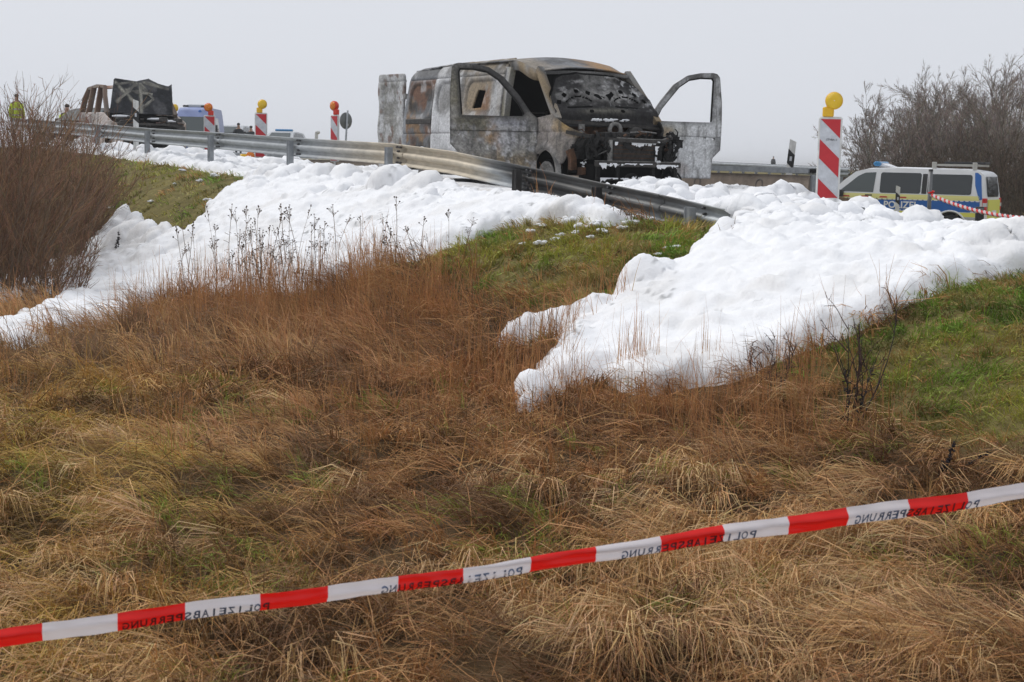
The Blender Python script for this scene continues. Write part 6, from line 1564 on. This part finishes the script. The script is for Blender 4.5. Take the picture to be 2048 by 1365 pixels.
# ------------------------------------------------------------------ delineator posts
def delineator(label, h=1.0, marks=True, wide=0.12):
    root = empty('delineator_post', (0, 0, 0), 0, label, 'road post')
    tri = [(-wide / 2, -0.03), (0, -0.055), (wide / 2, -0.03), (wide / 2 * 0.7, 0.05), (-wide / 2 * 0.7, 0.05)]
    def ring(z, g=0.0, sl=0.0): return [(x * (1 + g), y * (1 + g), z + sl * x) for x, y in tri]
    MB().loft([ring(-0.3), ring(h, 0, -0.35)], cap=True).build('post', m_plw, root)
    MB().loft([ring(h - 0.45, 0.05, -0.9), ring(h - 0.20, 0.05, -0.9)], cap=True).build('black_band', m_black, root)
    if marks:
        MB().box((-0.02, -0.058, h - 0.36), (0.02, -0.052, h - 0.28)).build('reflector', m_refl_w, root)
    return root
D = delineator('white delineator post with black band in front of the burnt car', 0.95); stand(D, 272, 201, 35.4, 0.95, 0.1)
D = delineator('leaning white delineator post with black band behind the concrete barrier', 1.0); stand(D, 1577, 281, 28.5, 1.0, -0.3, math.radians(5))
D = delineator('thin white delineator post with black band in front of the POLIZEI lettering', 1.0, wide=0.11); stand(D, 1796, 373, 42.0, 1.0, 0.0)
text_mesh('lettering', '4\n18', 0.05, m_black, D, Matrix.Translation((-0.03, -0.06, 0.9)) @ Matrix.Rotation(math.pi / 2, 4, 'X'), 0.0005) if False else None

# ------------------------------------------------------------------ round sign seen from behind
m_signback = mat('grey sign back', (0.15, 0.16, 0.16), rough=0.6, vary=0.1, scale=4)
sg = empty('round_road_sign', (0, 0, 0), 0, 'back of a round grey road sign on a tilted pole beside the turned beacon', 'sign')
MB().tube([(0, 0, -1.2), (0, 0, 1.15)], 0.035, n=10).build('pole', m_post, sg)
q = MB(); q.lathe([(0.0, 0.035), (0.29, 0.035), (0.30, 0.045), (0.30, 0.055), (0.0, 0.056)], c=(0, 0.01, 0.78), axis=1, n=28); q.build('sign_disc', m_signback, sg)
MB().rbox((0.05, 0.03, 0.60), (0.11, 0.044, 0.68), 0.004).build('sticker', m_plw, sg)
stand(sg, 692, 221, 58, 1.15, face(692) + 0.75, math.radians(4))
# fallen yellow lamp and small white marker
fl = empty('fallen_lamp', (0, 0, 0), 0.3, 'yellow orange warning lamp lying in the foam under the guardrail', 'lamp')
MB().rbox((-0.11, -0.06, 0.0), (0.11, 0.06, 0.14), 0.03).build('lamp_housing', m_yel, fl)
q = MB(); q.lathe([(0.1, -0.05), (0.09, -0.08), (0.01, -0.09)], c=(0.12, 0, 0.10), axis=1, n=16); q.build('lamp_lens', m_orlens, fl)
stand(fl, 490, 306, 37.0, 0.17, 0.2)
wm = empty('white_marker', (0, 0, 0), 0, 'small white round topped marker beyond the guardrail, left of the turned beacon', 'marker')
MB().rbox((-0.06, -0.05, -0.8), (0.06, 0.05, 0.32), 0.03).build('marker_post', m_plw, wm); MB().ball((0.04, 0, 0.34), (0.10, 0.07, 0.07)).build('marker_cap', m_plw, wm)
stand(wm, 633, 262, 60, 0.40)

# ------------------------------------------------------------------ posts and twisted tape at the right
m_tube = mat('grey post', (0.16, 0.165, 0.17), rough=0.5, metal=0.4, vary=0.15)
gp = empty('steel_post', (0, 0, 0), 0, 'thin grey steel post carrying twisted barrier tape in front of the police van', 'post')
MB().tube([(0, 0, -1.5), (0, 0, 0.0)], 0.04, n=10).build('tube', m_tube, gp); MB().lathe([(0.0, 0.012), (0.042, 0.01), (0.045, -0.03)], n=10).build('cap', m_black, gp)
stand(gp, 1862, 340, 31, 0.0)
gq = empty('short_dark_post', (0, 0, 0), 0, 'short dark plastic post in the foam behind the taped end of the van', 'post')
MB().rbox((-0.075, -0.05, -1.2), (0.075, 0.05, 0.0), 0.02).build('post_body', m_black, gq); MB().rbox((-0.06, -0.055, -0.10), (0.06, -0.051, -0.02), 0.002, axis=1).build('post_label', m_tube, gq)
stand(gq, 1960, 414, 30, 0.0)
m_tapew = mat('tape white', (0.80, 0.76, 0.78), rough=0.45, spec=0.4, thin=0.35); m_taper = mat('tape red', (0.84, 0.016, 0.012), rough=0.38, spec=0.4, thin=0.35)
tw = empty('twisted_tape', (0, 0, 0), 0, 'red and white barrier tape twisted into a cord at the right edge', 'tape')
Pa, Pb = Vector(at(1862, 390, 31)), Vector(at(2075, 438, 26))
N = 150; lo = []
for i in range(N + 1):
    k = i / N; p = Pa.lerp(Pb, k) - Vector((0, 0, 0.10 * 4 * k * (1 - k))); lo.append(p)
ax = (Pb - Pa).normalized(); e1 = ax.cross(Vector((0, 0, 1))).normalized(); e2 = ax.cross(e1)
for ph, mm, nm in ((0.0, m_tapew, 'white_strand'), (math.pi, m_taper, 'red_strand')):
    MB().tube([p + (e1 * math.cos(i * 0.9 + ph) + e2 * math.sin(i * 0.9 + ph)) * 0.016 for i, p in enumerate(lo)], 0.026 if nm[0] == 'w' else 0.020, n=6).build(nm, mm, tw)
MB().tube([Pa + Vector((0.05 * math.cos(a), 0.05 * math.sin(a), 0.01 * a)) for a in np.linspace(0, 9, 24)], 0.018, n=5).build('knot', m_taper, tw)

# ------------------------------------------------------------------ police tape across the foreground
m_txt = mat('tape lettering', (0.09, 0.13, 0.22), rough=0.6); m_txtr = mat('tape lettering over red', (0.09, 0.012, 0.018), rough=0.6)
TA, TB = np.array(at(0, 1272, 4.75)), np.array(at(2048, 974, 5.55))
td = TB - TA; tl = np.linalg.norm(td); td /= tl
px_blocks = [-52, 85, 235, 370, 520, 655, 795, 925, 1060, 1190, 1320, 1445, 1575, 1693, 1815, 1932, 2052, 2165]
def tape_u(px):
    lo_, hi_ = -0.6, tl + 0.6
    for _ in range(40):
        m_ = (lo_ + hi_) / 2; q = proj((TA + td * m_)[None])[0][0]
        if q < px: lo_ = m_
        else: hi_ = m_
    return lo_
ub = [tape_u(p) for p in px_blocks]
bl = (ub[-1] - ub[0]) / (len(ub) - 1)
tside = np.cross(td, [0, 0, 1.0]); tside /= np.linalg.norm(tside)                       # towards the camera
def tape_pt(u, v):
    """v from -1 (lower edge) to 1 (upper edge); the tape is folded, bellies and waves a little"""
    u = np.asarray(u, float); v = np.asarray(v, float)
    hw = 0.0305 * (1.0 + 0.10 * np.sin(u * 2.1 + 0.7)) * (1.0 - 0.22 * sstep(2.6, 4.2, u))
    lean = 0.35 + 0.35 * np.sin(u * 1.3 + 1.0)
    bell = 0.016 * (1 - v * v) + 0.004 * np.sin(v * 5 + u * 2.5) + 0.0022 * np.sin(u * 47 + 3 * np.sin(u * 5) + v * 2) + 0.002 * np.sin(u * 19 + v * 4)
    up = hw * v * np.cos(lean * 0.6); out = hw * v * np.sin(lean * 0.6) * 0.8 + bell
    sag = -0.018 * np.sin(np.pi * np.clip((u + 1.2) / (tl + 2.4), 0, 1)) + 0.005 * np.sin(u * 3.3) + 0.0025 * np.sin(u * 11 + 1)
    P = TA + u[..., None] * td + out[..., None] * tside
    P = P + np.stack([0 * u, 0 * u, up + sag], -1); return P
tape = empty('police_tape', tuple(TA), 0, 'red and white police cordon tape stretched across the foreground', 'tape')
bpy.context.view_layer.update()
u0, u1 = ub[0] - 10 * bl, ub[-1] + 8 * bl
for i in range(-10, len(ub) + 7):
    a = ub[0] + i * bl; b = a + bl
    if 0 <= i < len(ub) - 1: a, b = ub[i], ub[i + 1]
    elif i >= len(ub) - 1: a = ub[-1] + (i - len(ub) + 1) * bl; b = a + bl
    U, Vv = np.meshgrid(np.linspace(a, b, 31), np.linspace(-1, 1, 13)); P = tape_pt(U, Vv)
    red = (i % 2 == 0)
    o = obj('red_block' if red else 'white_block', grid_mesh('tape_block', P[..., 0], P[..., 1], P[..., 2], m_taper if red else m_tapew, None, None, True)); under(o, tape)
# mirrored print, showing through from the other side
word = 'POLIZEIABSPERRUNG'
starts = [(540, 243), (1045, 760), (1510, 1240), (1955, 1705)]
def red_at(u):
    for i in range(len(ub) - 1):
        if ub[i] <= u < ub[i + 1]: return i % 2 == 0
    return False
for (pr_, pl_) in starts:
    ur, ul = tape_u(pr_), tape_u(pl_)
    cu = bpy.data.curves.new('t', 'FONT'); 
    for ci, ch in enumerate(word):
        cu = bpy.data.curves.new('t', 'FONT'); cu.body = ch; cu.size = 1.0; cu.resolution_u = 3; cu.offset = 0.02
        t_ = bpy.data.objects.new('t', cu); COL.objects.link(t_); dg = bpy.context.evaluated_depsgraph_get(); me = bpy.data.meshes.new_from_object(t_.evaluated_get(dg)); bpy.data.objects.remove(t_)
        n = len(me.vertices); co = np.zeros(n * 3, np.float32); me.vertices.foreach_get('co', co); co = co.reshape(-1, 3)
        wch = max(co[:, 0].max() - co[:, 0].min(), 1e-3); cell = (ur - ul) / len(word)
        gx_ = (co[:, 0] - co[:, 0].min()) / wch
        if ch == 'I': ww = 0.22
        else: ww = 0.80
        uc = ur - (ci + 0.5) * cell; uu = uc - (gx_ - 0.5) * ww * cell
        vv = -0.88 + 1.0 * (co[:, 1] / 0.72)
        P = tape_pt(uu, vv) + tside * 0.006
        me.vertices.foreach_set('co', P.astype(np.float32).ravel()); me.materials.clear(); me.materials.append(m_txtr if red_at(uc) else m_txt); me.update()
        under(obj('letter', me), tape)

# ------------------------------------------------------------------ people in the distance
def ramp_mat(name, stops):
    m = bpy.data.materials.new(name); m.use_nodes = True; n, l = m.node_tree.nodes, m.node_tree.links; b = n['Principled BSDF']; b.inputs['Roughness'].default_value = 0.8
    t = n.new('ShaderNodeTexCoord'); s = n.new('ShaderNodeSeparateXYZ'); l.new(t.outputs['Object'], s.inputs[0]); mr_ = n.new('ShaderNodeMapRange'); mr_.inputs[2].default_value = 2.0; l.new(s.outputs[2], mr_.inputs[0])
    r = n.new('ShaderNodeValToRGB'); r.color_ramp.interpolation = 'CONSTANT'; e = r.color_ramp.elements
    e[0].position = 0; e[0].color = (*stops[0][1], 1); e[1].position = stops[1][0] / 2; e[1].color = (*stops[1][1], 1)
    for z, c in stops[2:]: k = e.new(z / 2); k.color = (*c, 1)
    l.new(mr_.outputs[0], r.inputs[0]); l.new(r.outputs[0], b.inputs['Base Color']); return m
SKIN = (0.45, 0.27, 0.19)
m_body = ramp_mat('dark clothed body', [(0, (0.012, 0.012, 0.012)), (0.09, (0.03, 0.033, 0.045)), (0.98, (0.025, 0.03, 0.036)), (1.47, SKIN)])
m_hair = mat('dark hair', (0.02, 0.016, 0.013), rough=0.7); m_coat = mat('dark jacket', (0.022, 0.026, 0.03), rough=0.8, vary=0.2, scale=20)
m_hivis = mat('fluorescent yellow jacket', (0.55, 0.72, 0.02), rough=0.7, vary=0.1, scale=9, emit=0.0); m_orange = mat('fluorescent orange band', (0.80, 0.16, 0.02), rough=0.7)
def person(label, coat, arms, hivis=False, turn=0.0, cap=None):
    """1.78 m tall, facing local -y; arms = 'fold' or 'down'"""
    root = empty('person', (0, 0, 0), turn, label, 'person')
    V = [(0, 0, 0.96), (0, 0, 1.12), (0, 0.01, 1.30), (0, 0.01, 1.44), (0, 0, 1.52), (0, -0.015, 1.60), (0, -0.015, 1.70)]
    R = [(0.155, 0.11), (0.14, 0.10), (0.17, 0.115), (0.12, 0.09), (0.055, 0.055), (0.075, 0.09), (0.075, 0.095)]
    E = [(i, i + 1) for i in range(6)]
    def chain(start, pts, rad):
        p = start
        for q, r in zip(pts, rad): V.append(q); R.append(r); E.append((p, len(V) - 1)); p = len(V) - 1
    for s in (-1, 1):
        chain(0, [(s * 0.10, 0, 0.88), (s * 0.11, -0.01, 0.50), (s * 0.115, 0.02, 0.09), (s * 0.12, -0.10, 0.04), (s * 0.125, -0.17, 0.035)], [(0.095, 0.1), (0.065, 0.068), (0.045, 0.05), (0.045, 0.035), (0.04, 0.025)])
        if arms == 'fold': ap = [(s * 0.19, 0.01, 1.41), (s * 0.25, -0.02, 1.14), (s * 0.13, -0.20, 1.20), (s * 0.03, -0.23, 1.27), (s * -0.02, -0.235, 1.31)]
        else: ap = [(s * 0.19, 0.01, 1.41), (s * 0.235, 0.02, 1.13), (s * 0.24, -0.04, 0.88), (s * 0.235, -0.06, 0.80), (s * 0.23, -0.07, 0.73)]
        chain(3, ap, [(0.065, 0.06), (0.05, 0.048), (0.036, 0.034), (0.042, 0.024), (0.03, 0.016)])
    me = bpy.data.meshes.new('body'); me.from_pydata(V, E, []); o = obj('body', me, root)
    md = o.modifiers.new('skin', 'SKIN'); 
    for i, sv_ in enumerate(me.skin_vertices[0].data): sv_.radius = R[i]; sv_.use_root = (i == 0)
    sb = o.modifiers.new('sub', 'SUBSURF'); sb.levels = 1; sb.render_levels = 1
    me.materials.append(m_body)
    # jacket over trunk and sleeves
    j = MB(); rings = []
    for z, rx, ry in ((0.86, 0.21, 0.155), (1.0, 0.195, 0.15), (1.15, 0.195, 0.15), (1.32, 0.215, 0.155), (1.42, 0.185, 0.13), (1.48, 0.09, 0.085)):
        rings.append([(rx * math.cos(a), 0.005 + ry * math.sin(a), z) for a in np.linspace(0, 6.283, 14, endpoint=False)])
    j.loft(rings, smooth=True)
    for s in (-1, 1):
        if arms == 'fold': ap = [(s * 0.17, 0.01, 1.40), (s * 0.255, -0.02, 1.14), (s * 0.12, -0.20, 1.20)]
        else: ap = [(s * 0.17, 0.01, 1.40), (s * 0.24, 0.02, 1.13), (s * 0.245, -0.04, 0.90)]
        j.tube(ap, [0.085, 0.075, 0.06], n=8)
    jk = j.build('jacket', m_hivis if hivis else coat, root)
    h = MB(); h.ball((0, 0.0, 1.715), (0.085, 0.10, 0.075), n=12, m=7); h.build('hair', m_hair, root)
    if cap: c = MB(); c.ball((0, -0.01, 1.735), (0.095, 0.115, 0.06), n=12, m=6); c.rbox((-0.06, -0.19, 1.705), (0.06, -0.08, 1.72), 0.005); c.build('cap', cap, root)
    f = MB(); f.ball((0, -0.115, 1.625), (0.014, 0.02, 0.02), n=6, m=4); f.build('nose', mat('skin', SKIN, rough=0.6), root)
    if hivis:
        for z in (0.98, 1.2):
            b = MB(); b.lathe([(0.222, z - 0.03), (0.222, z + 0.03)], n=16); e = b.build('reflective_band', m_alu if hivis is True else m_orange, root); e.scale = (0.93, 0.73, 1)
    return root
P = person('person in dark clothes with raised hands, left of the two watching behind the guardrail', m_coat, 'fold'); stand(P, 477, 246, 84, 1.79, 0.2)
P = person('person in dark clothes and cap, right of the two watching behind the guardrail', m_coat, 'down', cap=m_hair); stand(P, 502, 252, 90, 1.79, 0.1)
P = person('person in fluorescent yellow jacket behind the left shrubs', m_coat, 'down', True); stand(P, 33, 188, 62, 1.79, 0.6)
P = person('person in yellow and orange vest beside the rear of the burnt car', m_coat, 'down', 'o'); stand(P, 134, 208, 56, 1.79, 0.4)
P = person('lone dark figure on the far road above the concrete barrier', m_coat, 'down'); stand(P, 1547, 313, 190, 1.79, 0.3)

# ------------------------------------------------------------------ dead flower stalks
m_stalk = mat('dead stalk', (0.15, 0.095, 0.055), rough=0.85, vary=0.3, scale=30); m_head = mat('dead flower head', (0.085, 0.06, 0.042), rough=0.9, vary=0.3, scale=60)
def stalk_proto(seed, h, kind):
    rg = random.Random(seed); root = empty('flower_stalk', (0, 0, 0), 0)
    bx, by = rg.uniform(-0.1, 0.1), rg.uniform(-0.05, 0.05)
    top = (bx * 1.6, by, h); mid = (bx * 0.5, by * 0.4, h * 0.5)
    st_ = MB(); st_.tube([(0, 0, -0.06), mid, top], [0.0036, 0.0028, 0.002], n=4)
    tips = []
    for k in range(rg.randint(4, 7)):
        a = rg.uniform(0, 6.28); r = rg.uniform(0.02, 0.055); z = h * rg.uniform(0.80, 0.92); f = z / h
        tip = (top[0] * f + r * math.cos(a), top[1] * f + r * math.sin(a), min(h + 0.01, z + rg.uniform(0.05, 0.10))); st_.tube([(top[0] * f, top[1] * f, z), tip], 0.0020, n=3); tips.append(tip)
    for k in range(5):
        z = h * rg.uniform(0.25, 0.7); f = z / h; a = rg.uniform(0, 6.28); st_.tube([(mid[0] * f * 2, mid[1] * f * 2, z), (mid[0] * f * 2 + 0.05 * math.cos(a), mid[1] * f * 2 + 0.05 * math.sin(a), z + rg.uniform(-0.02, 0.05))], 0.0028, n=3)
    st_.build('stem', m_stalk, root)
    hd_ = MB()
    for tp_ in tips + [top]:
        if kind == 0: hd_.ball(tp_, (0.011, 0.011, 0.006), n=6, m=3)
        else: hd_.ball(tp_, (0.009, 0.009, 0.013), n=6, m=4)
    e = hd_.build('flower_head', m_head, root); e['kind'] = 'stuff'
    return root
protos = [stalk_proto(i, 1.0, i % 2) for i in range(6)]
rg = random.Random(21); first = set()
spots = []
for i in range(92):
    px = rg.gauss(510, 70) if i < 60 else rg.uniform(330, 950)
    py = 560 + rg.uniform(-20, 60)
    if px > 640: py = rg.uniform(525, 570)
    spots.append((px, py, rg.uniform(0.35, 1.0) if px < 640 else rg.uniform(0.35, 0.75)))
for i, (px, py, h) in enumerate(spots):
    k = i % 6; o = protos[k] if k not in first else copy_tree(protos[k]); first.add(k)
    P = hit(px, py); o.location = (float(P[0]), float(P[1]), float(P[2])); w_ = rg.uniform(0.7, 1.3); o.scale = (w_, w_, h); o.rotation_euler = (rg.uniform(-0.14, 0.14), rg.uniform(-0.2, 0.2), rg.uniform(0, 6.28))
    where = ('left', 'dead brown flower stalk with dark heads at the left end of the stalk clump') if px < 440 else (('mid', 'dead brown flower stalk in the dense clump before the left foam') if px < 640 else ('right', 'dead brown flower stalk standing right of the dense clump, before the foam'))
    tag(o, where[1], 'plant', 'dead flower stalks before the left foam, ' + where[0])
# dark thorny weeds at the right and single dry weeds
m_weed = mat('black weed', (0.030, 0.024, 0.024), rough=0.9, vary=0.3, scale=20); m_weedt = mat('weed twigs', (0.075, 0.052, 0.048), rough=0.9, vary=0.3, scale=20)
WEED = [(6, 0.3, 1.0, (0.3, 0.9), 0.38, 5, 0.22, 0.05, 0.0042), (4, 0.2, 1.0, (0.4, 1.1), 0.3, 3, 0.25, 0.02, 0.0028)]
WLEAF = [(34, 0.35, 0.85, (0.3, 1.2), 0.07, 3, 0.4, -0.1, 0.008), (3, 0.3, 1.0, (0.4, 1.2), 0.7, 3, 0.4, -0.1, 0.006)]
woody('dry_weed', 301, gz(1535, 800), 7, 0.66, 0.06, 0.4, 0.0055, WEED, 'reddish thorny weed in front of the lower edge of the right foam', 'weed', None, (m_weedt, m_weedt))
woody('dry_weed', 302, gz(1690, 880), 4, 1.2, 0.03, 0.16, 0.007, WEED, 'tall dark weed with upright tips before the green right bank', 'weed', None, (m_weed, m_weedt), lean_dir=(0.12, 0))
woody('dry_weed', 303, gz(1700, 885), 3, 1.0, 0.03, 0.12, 0.007, [(15, 0.35, 0.8, (0.3, 1.2), 0.06, 3, 0.4, -0.1, 0.007), (2, 0.3, 1.0, (0.4, 1.2), 0.7, 3, 0.4, -0.1, 0.005)], 'black withered leafy weed clump before the green right bank', 'weed', None, (m_weed, m_weed), lean_dir=(0.10, 0))
woody('dry_weed', 304, gz(450, 690), 6, 0.34, 0.14, 0.6, 0.0035, WLEAF, 'dark leafy weed in the brown grass left of centre', 'weed', None, (m_weed, m_weed))
woody('dry_weed', 305, gz(233, 512), 2, 0.55, 0.02, 0.12, 0.005, WLEAF, 'dark withered weed standing alone in the left foam', 'weed', None, (m_weed, m_weed))
woody('dry_weed', 306, gz(200, 1420), 4, 0.22, 0.03, 0.4, 0.006, WLEAF, 'grey withered thistle at the bottom left under the tape', 'weed', None, (m_stalk, m_stalk))
woody('dry_weed', 307, gz(1860, 960), 3, 0.5, 0.05, 0.5, 0.004, WLEAF, 'black withered weed leaning right above the tape at right', 'weed', None, (m_weed, m_weed), lean_dir=(0.7, 0))
# ------------------------------------------------------------------ loose flecks of foam on the grass
cl = MB(); rg = random.Random(4)
for q in range(11): cl.ball((rg.uniform(-0.05, 0.05), rg.uniform(-0.04, 0.04), 0.012 + rg.uniform(-0.01, 0.025)), (rg.uniform(0.012, 0.032), rg.uniform(0.012, 0.03), rg.uniform(0.012, 0.028)), n=8, m=5)
c0 = cl.build('foam_clump', m_foambit)
cs = [(1062, 470, 1), (1083, 458, .9), (1045, 494, .6), (1080, 493, .8), (1110, 485, .6), (1140, 452, 1.6), (1165, 462, 1.2), (1190, 455, 1.3), (1230, 448, 1.2), (1260, 452, 1.0), (1300, 446, 1.1), (1120, 476, .7), (1150, 472, .8), (1330, 502, .5), (1350, 500, .6), (1315, 515, .5), (1285, 540, .4), (1205, 470, .8), (1180, 480, .6), (1245, 462, .8), (1275, 440, .9), (1100, 440, .9), (398, 366, .9), (430, 357, 1.3), (415, 404, .8), (350, 372, .6), (300, 407, .9), (215, 420, .6), (225, 418, .5), (365, 345, .8)]
for i, (px, py, s) in enumerate(cs):
    o = c0 if i == 0 else c0.copy()
    if i: COL.objects.link(o)
    P = hit(px, py); o.location = (float(P[0]), float(P[1]), float(P[2]) + 0.025); o.scale = (s * rg.uniform(0.9, 1.6), s, s * rg.uniform(0.7, 1.0)); o.rotation_euler = (0, 0, rg.uniform(0, 6.28))
    tag(o, 'small white fleck of foam on the green bank below the guardrail end' if px > 900 else 'small white fleck of foam on the green bank beside the left shrubs', 'foam', 'foam flecks below the guardrail end' if px > 900 else 'foam flecks on the left green bank')
# ------------------------------------------------------------------ misty winter air
hm = bpy.data.materials.new('misty air'); hm.use_nodes = True
hn, hl = hm.node_tree.nodes, hm.node_tree.links; hn.clear()
ho = hn.new('ShaderNodeOutputMaterial'); hv = hn.new('ShaderNodeVolumePrincipled')
hv.inputs['Density'].default_value = 0.0007; hv.inputs['Color'].default_value = (0.97, 0.98, 1.0, 1); hv.inputs['Anisotropy'].default_value = 0.2
hl.new(hv.outputs[0], ho.inputs['Volume'])
hz_ = MB(); hz_.box((-1700, -300, -1.0), (1700, 3900, 9.5)); hzo = hz_.build('haze', hm); tag(hzo, kind='stuff')
